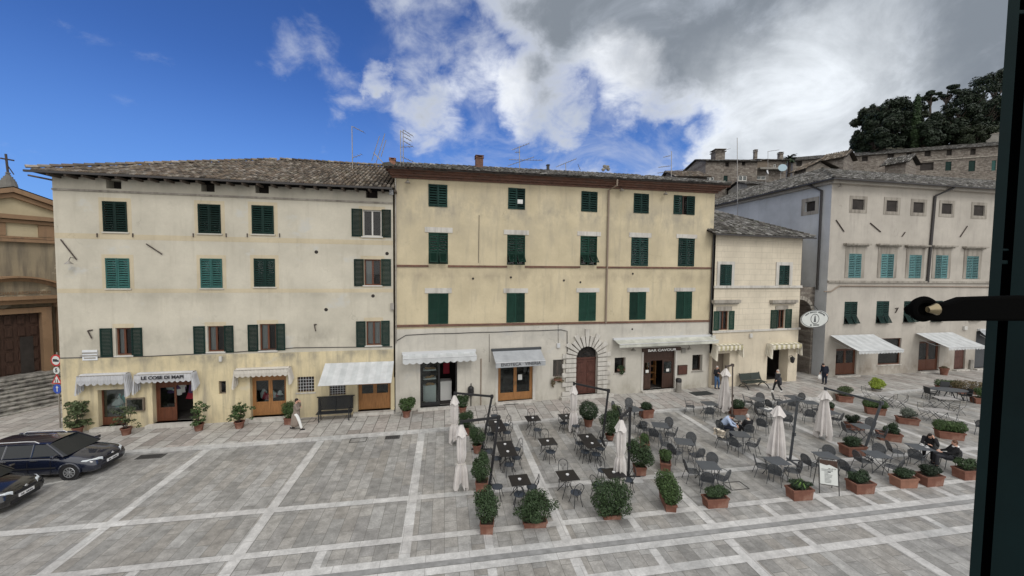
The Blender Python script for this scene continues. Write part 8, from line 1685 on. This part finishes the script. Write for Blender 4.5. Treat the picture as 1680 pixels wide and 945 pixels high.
# ================================================================= near window shutter with its latch (the window the view is taken from)
Yn = .50; xe = Yn * (1622 - 840) / FPX
def np_(px, py, Y): v = atY(px, py, Y); return v
sr_ = thing('window_shutter', 'dark green wooden window shutter close at the right edge, with a black iron latch', 'shutter', (0, 0, 0))
def vplank(px0, px1, Y0, Y1, name, mt, th=.03):
    a0, b0 = atY(px0, 472, Y0), atY(px1, 472, Y1); m = MB(); z0_, z1_ = HC - .75, HC + .75; d = Vector((b0.x - a0.x, b0.y - a0.y, 0)).normalized(); n_ = Vector((a0.x, a0.y, 0)).normalized() * th
    m.v = [(a0.x, a0.y, z0_), (b0.x, b0.y, z0_), (b0.x + n_.x, b0.y + n_.y, z0_), (a0.x + n_.x, a0.y + n_.y, z0_), (a0.x, a0.y, z1_), (b0.x, b0.y, z1_), (b0.x + n_.x, b0.y + n_.y, z1_), (a0.x + n_.x, a0.y + n_.y, z1_)]; m.r = [0] * 8; m.f = [(0, 1, 5, 4), (1, 2, 6, 5), (2, 3, 7, 6), (3, 0, 4, 7), (3, 2, 1, 0), (4, 5, 6, 7)]; return m.build(name, mt, sr_)
vplank(1622, 1641, .505, .50, 'edge_moulding', 'shutter near'); vplank(1641, 1660, .53, .525, 'frame_gap', 'shutter near shadow'); vplank(1658, 1760, .50, .47, 'stile', 'shutter near')  # frame_gap strip carries the gap's shadow as near-black colour
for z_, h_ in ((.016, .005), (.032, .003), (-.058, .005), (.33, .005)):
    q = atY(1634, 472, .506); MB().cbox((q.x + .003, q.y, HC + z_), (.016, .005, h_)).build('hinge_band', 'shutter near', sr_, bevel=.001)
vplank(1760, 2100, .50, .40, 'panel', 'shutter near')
m = MB(); a = atY(1615, 505, .455); b_ = atY(1720, 503, .455)
pts = [(1508, 498), (1520, 492), (1535, 498), (1560, 496), (1583, 488), (1610, 487), (1690, 485), (1690, 527), (1590, 527), (1540, 528), (1515, 524), (1500, 517), (1495, 507)]
Yl = .46; fr0 = [atY(x, y, Yl) for x, y in pts]; n = len(fr0); m.v = [tuple(p) for p in fr0] + [(p.x, p.y + .012, p.z) for p in fr0]; m.r = [0] * 2 * n; m.f = [tuple(range(n)), tuple(range(2 * n - 1, n - 1, -1))] + [(i, n + i, n + (i + 1) % n, (i + 1) % n) for i in range(n)]
lt = m.build('latch', 'iron gloss', sr_, bevel=.003)
c_ = atY(1515, 507, Yl - .004); m = MB(); rr_ = 17 / FPX * Yl; m.tube([(c_.x + rr_ * cos(2 * pi * i / 24), c_.y, c_.z + rr_ * .9 * sin(2 * pi * i / 24)) for i in range(24)], .0042, 8, True); m.build('latch_ring', 'iron gloss', lt, True)
c_ = atY(1522, 508, Yl - .012); d_ = atY(1540, 507, Yl - .014); MB().tube([tuple(c_), tuple(c_.lerp(d_, .35)), tuple(c_.lerp(d_, .8)), tuple(d_)], [.0035, .0048, .007, .0045], 12).build('latch_knob', 'brass', lt, True)
